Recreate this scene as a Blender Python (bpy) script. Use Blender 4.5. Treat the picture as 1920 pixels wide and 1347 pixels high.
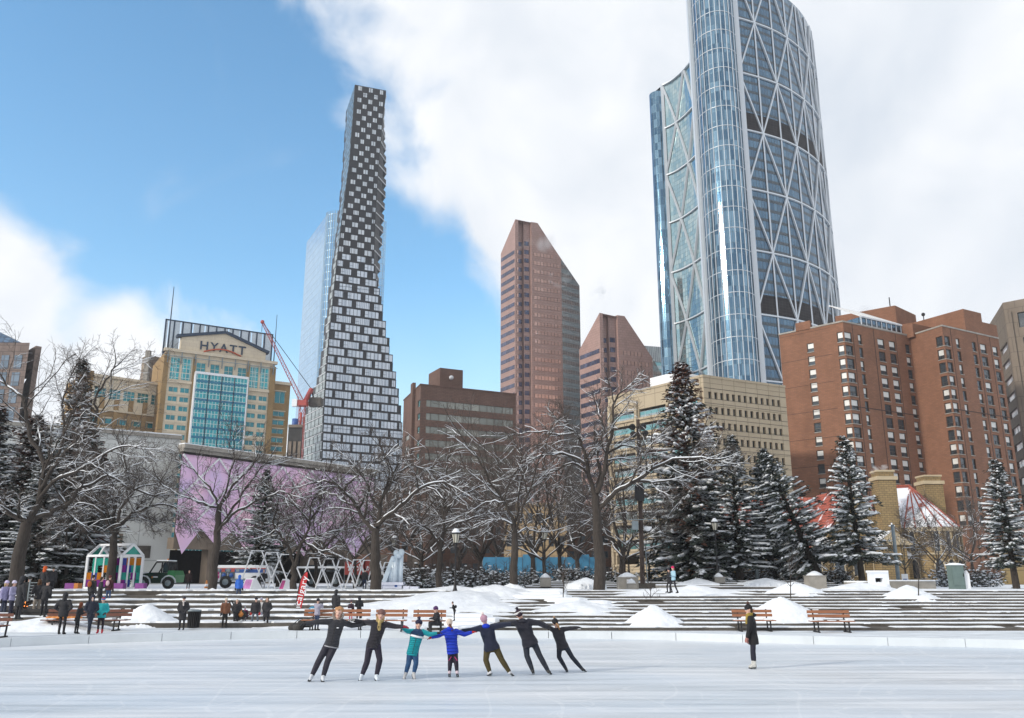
import bpy, bmesh, math, random
from mathutils import Vector, Matrix, noise
R = math.radians
SC = bpy.context.scene
for o in list(bpy.data.objects): bpy.data.objects.remove(o)
# ------------------------------------------------------------------ camera, sky, sun, exposure
FPX, PITCH, CAMH = 1590.0, math.atan(406.5/1590.0), 2.5
cam = bpy.data.cameras.new('camera'); co = bpy.data.objects.new('camera', cam); SC.collection.objects.link(co)
cam.sensor_width = 36; cam.lens = FPX/1920*36; cam.clip_start = .1; cam.clip_end = 8000
co.location = (0, 0, CAMH); co.rotation_euler = (math.pi/2+PITCH, 0, 0); SC.camera = co
SUN_EL, SUN_AZ = R(21), math.atan2(-.88, -.50)
w = bpy.data.worlds.new('World'); SC.world = w; w.use_nodes = True
def build_world():
    nt = w.node_tree; N = nt.nodes; L = nt.links; N.clear()
    def m(op, a, b=None, clamp=False):
        n = N.new('ShaderNodeMath'); n.operation = op; n.use_clamp = clamp
        for i, v in enumerate((a, b)):
            if v is None: continue
            if isinstance(v, (int, float)): n.inputs[i].default_value = v
            else: L.new(v, n.inputs[i])
        return n.outputs[0]
    out = N.new('ShaderNodeOutputWorld'); tc = N.new('ShaderNodeTexCoord')
    sky = N.new('ShaderNodeTexSky'); sky.sky_type = 'NISHITA'; sky.sun_disc = False
    sky.sun_elevation = SUN_EL; sky.sun_rotation = SUN_AZ; sky.altitude = 1000; sky.air_density = 1.25; sky.dust_density = .6; sky.ozone_density = 2.2
    b1 = N.new('ShaderNodeBackground'); b1.inputs[1].default_value = .15; hs = N.new('ShaderNodeHueSaturation'); hs.inputs['Saturation'].default_value = 1.18; hs.inputs['Value'].default_value = 1.38; hs.inputs['Hue'].default_value = .492; L.new(sky.outputs[0], hs.inputs['Color']); L.new(hs.outputs[0], b1.inputs[0])
    sep = N.new('ShaderNodeSeparateXYZ'); L.new(tc.outputs['Generated'], sep.inputs[0])
    x, y, z = sep.outputs
    az = m('MULTIPLY', m('ARCTAN2', x, y), 57.2958); el = m('MULTIPLY', m('ARCSINE', z), 57.2958)
    def nz(scale, det, rough, dist=0, off=0):
        n = N.new('ShaderNodeTexNoise'); n.inputs['Scale'].default_value = scale; n.inputs['Detail'].default_value = det
        n.inputs['Roughness'].default_value = rough; n.inputs['Distortion'].default_value = dist
        mp = N.new('ShaderNodeMapping'); mp.inputs['Location'].default_value = (off, off*.7, off*.3); L.new(tc.outputs['Generated'], mp.inputs[0]); L.new(mp.outputs[0], n.inputs['Vector'])
        return m('SUBTRACT', n.outputs['Fac'], .5)
    big = nz(3.2, 3, .5, .3, 4.1); fine = nz(9, 7, .52, .4, 1.3)
    warp = m('ADD', m('MULTIPLY', big, 26), m('MULTIPLY', fine, 13))
    # main bank: everything to the right of a slanting edge
    d1 = m('ADD', m('ADD', az, m('MULTIPLY', el, .50)), m('ADD', warp, -4.6))
    d1 = m('MULTIPLY', d1, .17)
    # low bank on the left
    d2 = m('SUBTRACT', m('ADD', 1.0, warp), m('ADD', el, m('MULTIPLY', az, .64)))
    d2 = m('MULTIPLY', d2, .20)
    thin = m('ADD', m('MULTIPLY', m('ADD', nz(5, 6, .55, 1.0, 8.8), -.03), 1.2, True), m('MULTIPLY', m('SUBTRACT', 21, el), .034, True), True)
    mask = m('MAXIMUM', m('MAXIMUM', d1, d2), thin, True)
    ss = N.new('ShaderNodeMapRange'); ss.interpolation_type = 'SMOOTHSTEP'; L.new(mask, ss.inputs[0])
    mask = ss.outputs[0]
    cr = N.new('ShaderNodeValToRGB'); cr.color_ramp.elements[0].position = .30; cr.color_ramp.elements[0].color = (.68, .74, .82, 1)
    cr.color_ramp.elements[1].position = .66; cr.color_ramp.elements[1].color = (.93, .95, .98, 1)
    L.new(m('ADD', m('ADD', m('MULTIPLY', big, 1.0), m('MULTIPLY', nz(6, 6, .55, .4, 2.2), .7)), .58), cr.inputs[0])
    b2 = N.new('ShaderNodeBackground'); b2.inputs[1].default_value = .84; L.new(cr.outputs[0], b2.inputs[0])
    mx = N.new('ShaderNodeMixShader'); L.new(mask, mx.inputs[0]); L.new(b1.outputs[0], mx.inputs[1]); L.new(b2.outputs[0], mx.inputs[2])
    L.new(mx.outputs[0], out.inputs[0])
build_world()
sl = bpy.data.lights.new('sun', 'SUN'); so = bpy.data.objects.new('sun', sl); SC.collection.objects.link(so)
sl.energy = 2.2; sl.angle = R(4); sl.color = (1, .93, .82)
sd = Vector((math.sin(SUN_AZ)*math.cos(SUN_EL), math.cos(SUN_AZ)*math.cos(SUN_EL), math.sin(SUN_EL)))
so.rotation_euler = sd.to_track_quat('Z', 'Y').to_euler()
SC.view_settings.view_transform = 'Standard'; SC.view_settings.look = 'None'; SC.view_settings.gamma = 1; SC.view_settings.exposure = .36
SC.render.resolution_x = 1024; SC.render.resolution_y = 718
try:
    SC.cycles.max_bounces = 6; SC.cycles.volume_bounces = 1; SC.cycles.caustics_reflective = False
except Exception: pass
# ------------------------------------------------------------------ photo pixel -> world point
CP, SP = math.cos(PITCH), math.sin(PITCH)
def ray(px, py):
    u = (px-960)/FPX; v = (673.5-py)/FPX
    return Vector((u, CP-v*SP, SP+v*CP))
CAM = Vector((0, 0, CAMH))
def atY(px, py, Y):
    r = ray(px, py); return CAM+r*(Y/r.y)
def onz(px, py, z):
    r = ray(px, py); return CAM+r*((z-CAMH)/r.z)
# ------------------------------------------------------------------ materials
def newmat(name):
    m = bpy.data.materials.new(name); m.use_nodes = True
    return m, m.node_tree.nodes, m.node_tree.links, m.node_tree.nodes['Principled BSDF']
def mixrgb(N, L, fac, a, b, typ='MIX'):
    n = N.new('ShaderNodeMix'); n.data_type = 'RGBA'; n.blend_type = typ
    for s, v in ((n.inputs[0], fac), (n.inputs[6], a), (n.inputs[7], b)):
        if isinstance(v, (int, float)): s.default_value = v
        elif isinstance(v, (tuple, list)): s.default_value = (*v[:3], 1)
        else: L.new(v, s)
    return n.outputs[2]
def coords(N, L, kind='Object', scale=(1, 1, 1)):
    tc = N.new('ShaderNodeTexCoord'); mp = N.new('ShaderNodeMapping'); mp.inputs['Scale'].default_value = scale
    L.new(tc.outputs[kind], mp.inputs[0]); return mp.outputs[0]
def M(name, col, rough=.75, metal=0, var=.18, vs=3.0, stretch=(1, 1, 1), bump=0, bs=20, spec=.5):
    """plain surface whose colour wanders a little, with optional relief"""
    m, N, L, P = newmat(name)
    P.inputs['Roughness'].default_value = rough; P.inputs['Metallic'].default_value = metal
    P.inputs['Specular IOR Level'].default_value = spec
    v = coords(N, L, 'Object', stretch)
    t = N.new('ShaderNodeTexNoise'); t.inputs['Scale'].default_value = vs; t.inputs['Detail'].default_value = 5; t.inputs['Roughness'].default_value = .6
    L.new(v, t.inputs['Vector'])
    mr = N.new('ShaderNodeMapRange'); mr.inputs[1].default_value = .3; mr.inputs[2].default_value = .7
    mr.inputs[3].default_value = 1-var; mr.inputs[4].default_value = 1+var; L.new(t.outputs['Fac'], mr.inputs[0])
    hs = N.new('ShaderNodeHueSaturation'); hs.inputs['Color'].default_value = (*col, 1); L.new(mr.outputs[0], hs.inputs['Value'])
    L.new(hs.outputs[0], P.inputs['Base Color'])
    if bump:
        t2 = N.new('ShaderNodeTexNoise'); t2.inputs['Scale'].default_value = bs; t2.inputs['Detail'].default_value = 4; L.new(v, t2.inputs['Vector'])
        b = N.new('ShaderNodeBump'); b.inputs['Strength'].default_value = bump; b.inputs['Distance'].default_value = .05
        L.new(t2.outputs['Fac'], b.inputs['Height']); L.new(b.outputs[0], P.inputs['Normal'])
    return m
def Mglass(name, c1, c2, pw=1.5, ph=4.0, mort=(.05, .06, .07), ms=.06, rough=.08, metal=.7, warp=.25, band=None, bandcol=(.02, .025, .03), bias=0.0, spec=.8, streak=(1, 1, 1), ns=.16):
    """curtain wall: panels of slightly different tint and tilt, mullion lines and floor bands, uv in metres"""
    m, N, L, P = newmat(name)
    P.inputs['Roughness'].default_value = rough; P.inputs['Metallic'].default_value = metal; P.inputs['Specular IOR Level'].default_value = spec
    uv = coords(N, L, 'UV')
    br = N.new('ShaderNodeTexBrick'); br.offset = 0; br.squash = 1
    br.inputs['Scale'].default_value = 1; br.inputs['Brick Width'].default_value = pw; br.inputs['Row Height'].default_value = ph
    br.inputs['Mortar Size'].default_value = ms; br.inputs['Mortar Smooth'].default_value = .1; br.inputs['Bias'].default_value = bias
    br.inputs['Color1'].default_value = (*c1, 1); br.inputs['Color2'].default_value = (*c2, 1); br.inputs['Mortar'].default_value = (*mort, 1)
    L.new(uv, br.inputs['Vector']); col = br.outputs['Color']
    if band:   # (period, fraction)
        sp = N.new('ShaderNodeSeparateXYZ'); L.new(uv, sp.inputs[0])
        a = N.new('ShaderNodeMath'); a.operation = 'DIVIDE'; L.new(sp.outputs[1], a.inputs[0]); a.inputs[1].default_value = band[0]
        f = N.new('ShaderNodeMath'); f.operation = 'FRACT'; L.new(a.outputs[0], f.inputs[0])
        g = N.new('ShaderNodeMath'); g.operation = 'LESS_THAN'; L.new(f.outputs[0], g.inputs[0]); g.inputs[1].default_value = band[1]
        col = mixrgb(N, L, g.outputs[0], col, bandcol)
    L.new(col, P.inputs['Base Color'])
    mr = N.new('ShaderNodeMapRange'); mr.inputs[3].default_value = rough; mr.inputs[4].default_value = .5; L.new(br.outputs['Fac'], mr.inputs[0]); L.new(mr.outputs[0], P.inputs['Roughness'])
    t = N.new('ShaderNodeTexNoise'); t.inputs['Scale'].default_value = ns; t.inputs['Detail'].default_value = 2; mp2 = N.new('ShaderNodeMapping'); mp2.inputs['Scale'].default_value = streak; L.new(uv, mp2.inputs[0]); L.new(mp2.outputs[0], t.inputs['Vector'])
    b = N.new('ShaderNodeBump'); b.inputs['Strength'].default_value = warp; b.inputs['Distance'].default_value = .5
    L.new(t.outputs['Fac'], b.inputs['Height']); L.new(b.outputs[0], P.inputs['Normal'])
    return m
def Mwall(name, c1, c2, mort, bw=.6, bh=.2, ms=.02, rough=.85, stain=.25, spec=.3, off=.5):
    """masonry or panels laid in courses with weathering, uv in metres"""
    m, N, L, P = newmat(name); P.inputs['Roughness'].default_value = rough; P.inputs['Specular IOR Level'].default_value = spec
    uv = coords(N, L, 'UV')
    br = N.new('ShaderNodeTexBrick'); br.offset = off; br.inputs['Scale'].default_value = 1
    br.inputs['Brick Width'].default_value = bw; br.inputs['Row Height'].default_value = bh; br.inputs['Mortar Size'].default_value = ms
    br.inputs['Color1'].default_value = (*c1, 1); br.inputs['Color2'].default_value = (*c2, 1); br.inputs['Mortar'].default_value = (*mort, 1)
    L.new(uv, br.inputs['Vector'])
    t = N.new('ShaderNodeTexNoise'); t.inputs['Scale'].default_value = .35; t.inputs['Detail'].default_value = 8; t.inputs['Roughness'].default_value = .65
    mp = N.new('ShaderNodeMapping'); mp.inputs['Scale'].default_value = (1, .45, 1); L.new(uv, mp.inputs[0]); L.new(mp.outputs[0], t.inputs['Vector'])
    mr = N.new('ShaderNodeMapRange'); mr.inputs[1].default_value = .3; mr.inputs[2].default_value = .7; mr.inputs[3].default_value = 1-stain; mr.inputs[4].default_value = 1+stain*.6
    L.new(t.outputs['Fac'], mr.inputs[0])
    hs = N.new('ShaderNodeHueSaturation'); L.new(br.outputs['Color'], hs.inputs['Color']); L.new(mr.outputs[0], hs.inputs['Value']); L.new(hs.outputs[0], P.inputs['Base Color'])
    b = N.new('ShaderNodeBump'); b.inputs['Strength'].default_value = .4; b.inputs['Distance'].default_value = .03; b.invert = True
    L.new(br.outputs['Fac'], b.inputs['Height']); L.new(b.outputs[0], P.inputs['Normal'])
    return m
MT = {}
MT['snow'] = M('snow', (.80, .83, .87), .7, var=.05, vs=2, bump=.5, bs=6, spec=.3)
MT['snowpile'] = M('piled_snow', (.78, .81, .85), .75, var=.09, vs=1.6, bump=.9, bs=4, spec=.3)
MT['concrete'] = M('concrete', (.085, .076, .066), .9, var=.35, vs=1.4, bump=.4, bs=8)
MT['concrete2'] = M('pale_concrete', (.30, .28, .25), .9, var=.25, vs=1.2, bump=.3, bs=8)
MT['bark'] = M('bark', (.048, .039, .033), .95, var=.4, vs=6, stretch=(3, 3, .5), bump=.9, bs=14)
MT['twig'] = M('twig_bark', (.088, .072, .064), .95, var=.3, vs=2)
MT['needle'] = M('spruce_needles', (.042, .054, .044), .9, var=.5, vs=1.5)
MT['cone'] = M('cone_tinted_needles', (.13, .06, .04), .9, var=.4, vs=1.5)
MT['black'] = M('black_metal', (.02, .02, .022), .5, .3)
MT['steel'] = M('grey_steel', (.22, .26, .28), .5, .5)
MT['white'] = M('white_paint', (.75, .76, .78), .5, var=.05)
MT['wood'] = M('shaded_bench_wood', (.13, .045, .026), .6, var=.3, vs=4, stretch=(.5, 8, 8))  # dark red tone: shade over the left benches put into the wood colour
MT['worange'] = M('weathered_orange_wood', (.30, .125, .062), .65, var=.3, vs=4, stretch=(.5, 8, 8))
MT['skin'] = M('skin', (.58, .36, .28), .55, var=.04)
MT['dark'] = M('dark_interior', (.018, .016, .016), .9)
# ------------------------------------------------------------------ mesh building
COL = SC.collection
class MB:
    def __init__(s): s.v = []; s.f = []; s.m = []; s.uv = []; s.sm = []
    def face(s, pts, mi=0, uv=None, smooth=False):
        b = len(s.v); s.v += [tuple(p) for p in pts]; s.f.append(tuple(range(b, b+len(pts)))); s.m.append(mi); s.uv.append(uv); s.sm.append(smooth)
    def mesh(s, vs, fs, mi=0, smooth=False):
        b = len(s.v); s.v += [tuple(p) for p in vs]
        for f in fs: s.f.append(tuple(i+b for i in f)); s.m.append(mi); s.uv.append(None); s.sm.append(smooth)
    def hexa(s, c, mi=0):   # 8 corners: 4 bottom ccw, 4 top ccw
        s.mesh(c, [(0, 3, 2, 1), (4, 5, 6, 7), (0, 1, 5, 4), (1, 2, 6, 5), (2, 3, 7, 6), (3, 0, 4, 7)], mi)
    def box(s, x0, x1, y0, y1, z0, z1, mi=0, mat=None):
        c = [Vector(p) for p in ((x0, y0, z0), (x1, y0, z0), (x1, y1, z0), (x0, y1, z0), (x0, y0, z1), (x1, y0, z1), (x1, y1, z1), (x0, y1, z1))]
        if mat: c = [mat @ p for p in c]
        s.hexa(c, mi)
    def prism(s, poly, z0, z1, mi=0, cap=True):   # poly ccw list of xy
        n = len(poly)
        for i in range(n):
            a, b = poly[i], poly[(i+1) % n]
            s.face([(a[0], a[1], z0), (b[0], b[1], z0), (b[0], b[1], z1), (a[0], a[1], z1)], mi)
        if cap:
            s.face([(p[0], p[1], z1) for p in poly], mi); s.face([(p[0], p[1], z0) for p in reversed(poly)], mi)
    def tube(s, pts, rad, n=6, mi=0, cap=True, smooth=True):
        pts = [Vector(p) for p in pts]
        if not isinstance(rad, (list, tuple)): rad = [rad]*len(pts)
        vs = []; fs = []; prev = None
        for i, p in enumerate(pts):
            d = (pts[min(i+1, len(pts)-1)]-pts[max(i-1, 0)])
            if d.length < 1e-9: d = Vector((0, 0, 1))
            d.normalize()
            if prev is None:
                a = Vector((1, 0, 0)) if abs(d.x) < .8 else Vector((0, 1, 0)); u = d.cross(a).normalized()
            else: u = (prev-d*prev.dot(d)).normalized()
            prev = u; v = d.cross(u)
            for k in range(n):
                t = 2*math.pi*k/n; vs.append(p+(u*math.cos(t)+v*math.sin(t))*rad[i])
        for i in range(len(pts)-1):
            for k in range(n):
                a = i*n+k; b = i*n+(k+1) % n; fs.append((a, b, b+n, a+n))
        if cap: fs.append(tuple(range(n-1, -1, -1))); fs.append(tuple((len(pts)-1)*n+k for k in range(n)))
        s.mesh(vs, fs, mi, smooth)
    def bar(s, a, b, w, h=None, mi=0, up=(0, 0, 1)):   # square beam
        a = Vector(a); b = Vector(b); h = h or w; d = (b-a).normalized(); up = Vector(up)
        if abs(d.dot(up)) > .95: up = Vector((0, 1, 0))
        x = d.cross(up).normalized()*w/2; y = x.cross(d).normalized()*h/2
        s.hexa([a-x-y, a+x-y, a+x+y, a-x+y, b-x-y, b+x-y, b+x+y, b-x+y], mi)
    def ell(s, c, r, n=12, k=8, mi=0, mat=None):
        c = Vector(c); vs = []; fs = []
        if isinstance(r, (int, float)): r = (r, r, r)
        for i in range(1, k):
            t = math.pi*i/k
            for j in range(n):
                a = 2*math.pi*j/n; q = Vector((math.sin(t)*math.cos(a)*r[0], math.sin(t)*math.sin(a)*r[1], math.cos(t)*r[2]))
                vs.append(c+(mat @ q if mat else q))
        t = Vector((0, 0, r[2])); t = mat @ t if mat else t
        vs += [c+t, c-t]; T = len(vs)-2; B = T+1
        for j in range(n): fs.append((T, j, (j+1) % n)); fs.append((B, (k-2)*n+(j+1) % n, (k-2)*n+j))
        for i in range(k-2):
            for j in range(n): fs.append((i*n+j, (i+1)*n+j, (i+1)*n+(j+1) % n, i*n+(j+1) % n))
        s.mesh(vs, fs, mi, True)
    def cap(s, a, b, r0, r1, n=10, mi=0):   # tapered capsule, closed
        a = Vector(a); b = Vector(b); d = b-a; ln = max(d.length, 1e-6); d = d/ln
        pts = []; rr = []
        for t in (90, 60, 30, 0): pts.append(a-d*r0*math.sin(R(t))); rr.append(max(r0*math.cos(R(t)), 1e-3))
        for t in (0, 30, 60, 90): pts.append(b+d*r1*math.sin(R(t))); rr.append(max(r1*math.cos(R(t)), 1e-3))
        s.tube(pts, rr, n, mi)
    def loft(s, rings, n=22, mi=0):   # rings: (centre, half axis a, half axis b)
        vs = []; fs = []
        for c, a, b in rings:
            for k in range(n): t = 2*math.pi*k/n; vs.append(Vector(c)+Vector(a)*math.cos(t)+Vector(b)*math.sin(t))
        for i in range(len(rings)-1):
            for k in range(n): p = i*n+k; q = i*n+(k+1) % n; fs.append((p, q, q+n, p+n))
        fs.append(tuple(range(n-1, -1, -1))); fs.append(tuple((len(rings)-1)*n+k for k in range(n))); s.mesh(vs, fs, mi, True)
    def lathe(s, prof, c=(0, 0, 0), n=16, mi=0, smooth=True):
        s.tube([(c[0], c[1], c[2]+z) for r, z in prof], [max(r, 1e-3) for r, z in prof], n, mi, True, smooth)
    def data(s, name, mats, off=Vector((0, 0, 0))):
        me = bpy.data.meshes.new(name); me.from_pydata([tuple(Vector(v)-off) for v in s.v], [], s.f)
        for mm in (mats if isinstance(mats, (list, tuple)) else [mats]): me.materials.append(MT[mm] if isinstance(mm, str) else mm)
        me.polygons.foreach_set('material_index', s.m); me.polygons.foreach_set('use_smooth', s.sm)
        if len(s.f) < 40000:
            uvl = me.uv_layers.new(name='UVMap'); buf = []
            for p in me.polygons:
                e = s.uv[p.index]
                if e: 
                    for q in e: buf += q
                    continue
                n = p.normal
                if abs(n.z) > .8:
                    for i in p.vertices: q = me.vertices[i].co; buf += (q.x, q.y)
                else:
                    t = Vector((-n.y, n.x)).normalized()
                    for i in p.vertices: q = me.vertices[i].co; buf += ((q.x+off.x)*t.x+(q.y+off.y)*t.y, q.z+off.z)
            uvl.data.foreach_set('uv', buf)
        me.update(); return me
    def build(s, name, mats, parent=None, local=False):
        off = Vector((0, 0, 0))
        if parent is not None and not local:
            p = parent
            while p is not None: off += p.location; p = p.parent
        o = bpy.data.objects.new(name, s.data(name, mats, off)); COL.objects.link(o)
        if parent is not None: o.parent = parent
        return o
def tag(o, label=None, cat=None, group=None, kind=None):
    for k, v in (('label', label), ('category', cat), ('group', group), ('kind', kind)):
        if v: o[k] = v
    return o
def thing(name, loc, label, cat, group=None, kind=None):
    o = bpy.data.objects.new(name, None); COL.objects.link(o); o.location = loc; o.empty_display_size = .2
    return tag(o, label, cat, group, kind)
def struct(name, mb, mat, kind='structure', label=None): return tag(mb.build(name, mat), label, None, None, kind)
def kids(o): return [c for c in o.children]
def copy_tree(o, parent=None):
    c = o.copy(); COL.objects.link(c); c.parent = parent
    for ch in kids(o): copy_tree(ch, c)
    return c
def place(proto, loc, rz=0, sc=1, label=None, group=None, tilt=0):
    if proto.get('used'): c = copy_tree(proto)
    else: c = proto; c['used'] = 1
    c.location = loc; c.rotation_euler = (0, tilt, 0 if tilt else rz); c.scale = sc if isinstance(sc, tuple) else (sc, sc, sc)
    if label: c['label'] = label
    if group: c['group'] = group
    return c
class F:   # a vertical facade between plan points p and q (left to right), facing the square
    def __init__(s, p, q):
        s.p = Vector(p[:2]); s.q = Vector(q[:2]); s.t = (s.q-s.p); s.len = s.t.length; s.t.normalize()
        n = Vector((s.t.y, -s.t.x))
        if n.dot(-s.p) < 0 and n.dot(-s.q) < 0: n = -n
        s.n = n
    def pt(s, a, z, d=0): q = s.p+s.t*a+s.n*d; return Vector((q.x, q.y, z))
    def hit(s, px, py):
        r = ray(px, py); k = s.p.dot(s.n)/(r.x*s.n.x+r.y*s.n.y); w_ = CAM+r*k
        return (Vector((w_.x, w_.y))-s.p).dot(s.t), w_.z
    def box(s, mb, a0, a1, z0, z1, d0, d1, mi=0):
        mb.hexa([s.pt(a0, z0, d1), s.pt(a1, z0, d1), s.pt(a1, z0, d0), s.pt(a0, z0, d0), s.pt(a0, z1, d1), s.pt(a1, z1, d1), s.pt(a1, z1, d0), s.pt(a0, z1, d0)], mi)
    def wall(s, mb, a0, a1, z0, z1, holes, depth=.25, mi=0, mr=None):
        mr = mi if mr is None else mr
        E = sorted(set([a0, a1]+[round(min(max(e, a0), a1), 3) for h in holes for e in h[:2]])); Z = sorted(set([z0, z1]+[round(min(max(e, z0), z1), 3) for h in holes for e in h[2:]]))
        def ish(a, z):
            for h in holes:
                if h[0] < a < h[1] and h[2] < z < h[3]: return True
            return False
        G = [[ish((E[i]+E[i+1])/2, (Z[j]+Z[j+1])/2) for j in range(len(Z)-1)] for i in range(len(E)-1)]
        for j in range(len(Z)-1):
            i = 0
            while i < len(E)-1:
                if G[i][j]: i += 1; continue
                k = i
                while k < len(E)-1 and not G[k][j]: k += 1
                mb.face([s.pt(E[i], Z[j]), s.pt(E[k], Z[j]), s.pt(E[k], Z[j+1]), s.pt(E[i], Z[j+1])], mi); i = k
        for h in holes:
            A, B, C, D = h; A = max(A, a0); B = min(B, a1)
            for p, q in (((A, C), (A, D)), ((B, D), (B, C)), ((B, C), (A, C)), ((A, D), (B, D))):
                mb.face([s.pt(p[0], p[1]), s.pt(q[0], q[1]), s.pt(q[0], q[1], -depth), s.pt(p[0], p[1], -depth)], mr)
def window(f, a0, a1, z0, z1, parent, mats, d=-.2, nx=2, nz=1, fw=.07, split=None, name='window', only=None):
    """a framed window; mats = [glass, frame]"""
    mb = only or MB()
    f.box(mb, a0+fw, a1-fw, z0+fw, z1-fw, d, d+.03, 0)
    f.box(mb, a0, a1, z0, z0+fw, d, d+.08, 1); f.box(mb, a0, a1, z1-fw, z1, d, d+.08, 1)
    f.box(mb, a0, a0+fw, z0+fw, z1-fw, d, d+.08, 1); f.box(mb, a1-fw, a1, z0+fw, z1-fw, d, d+.08, 1)
    for i in range(1, nx):
        a = a0+(a1-a0)*i/nx; f.box(mb, a-fw*.4, a+fw*.4, z0+fw, z1-fw, d+.03, d+.07, 1)
    for z in ([z0+(z1-z0)*i/nz for i in range(1, nz)] if split is None else [z0+(z1-z0)*split]):
        f.box(mb, a0+fw, a1-fw, z-fw*.4, z+fw*.4, d+.03, d+.065, 1)
    if only is None: return mb.build(name, mats, parent)
def poly_out(pts): # ensure ccw
    a = sum(pts[i][0]*pts[(i+1) % len(pts)][1]-pts[(i+1) % len(pts)][0]*pts[i][1] for i in range(len(pts)))
    return list(pts) if a > 0 else list(reversed(pts))
def text_mesh(body, size, depth, mat, name, parent, origin, xdir, zdir, spread=1.0, shear=0):
    cu = bpy.data.curves.new(name, 'FONT'); cu.body = body; cu.size = size; cu.extrude = depth/2; cu.space_character = spread; cu.align_x = 'CENTER'; cu.shear = shear; cu.offset = size*.008
    to = bpy.data.objects.new('tmp', cu); COL.objects.link(to)
    dg = bpy.context.evaluated_depsgraph_get(); me = bpy.data.meshes.new_from_object(to.evaluated_get(dg)); bpy.data.objects.remove(to)
    me.name = name; x = Vector(xdir).normalized(); z = Vector(zdir).normalized(); n = x.cross(z)
    mm = Matrix((x, z, n)).transposed().to_4x4(); mm.translation = Vector(origin); me.transform(mm)
    off = Vector(parent.location) if parent else Vector((0, 0, 0))
    me.transform(Matrix.Translation(-off)); me.materials.clear(); me.materials.append(MT[mat])
    o = bpy.data.objects.new(name, me); COL.objects.link(o); o.parent = parent; return o
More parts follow.
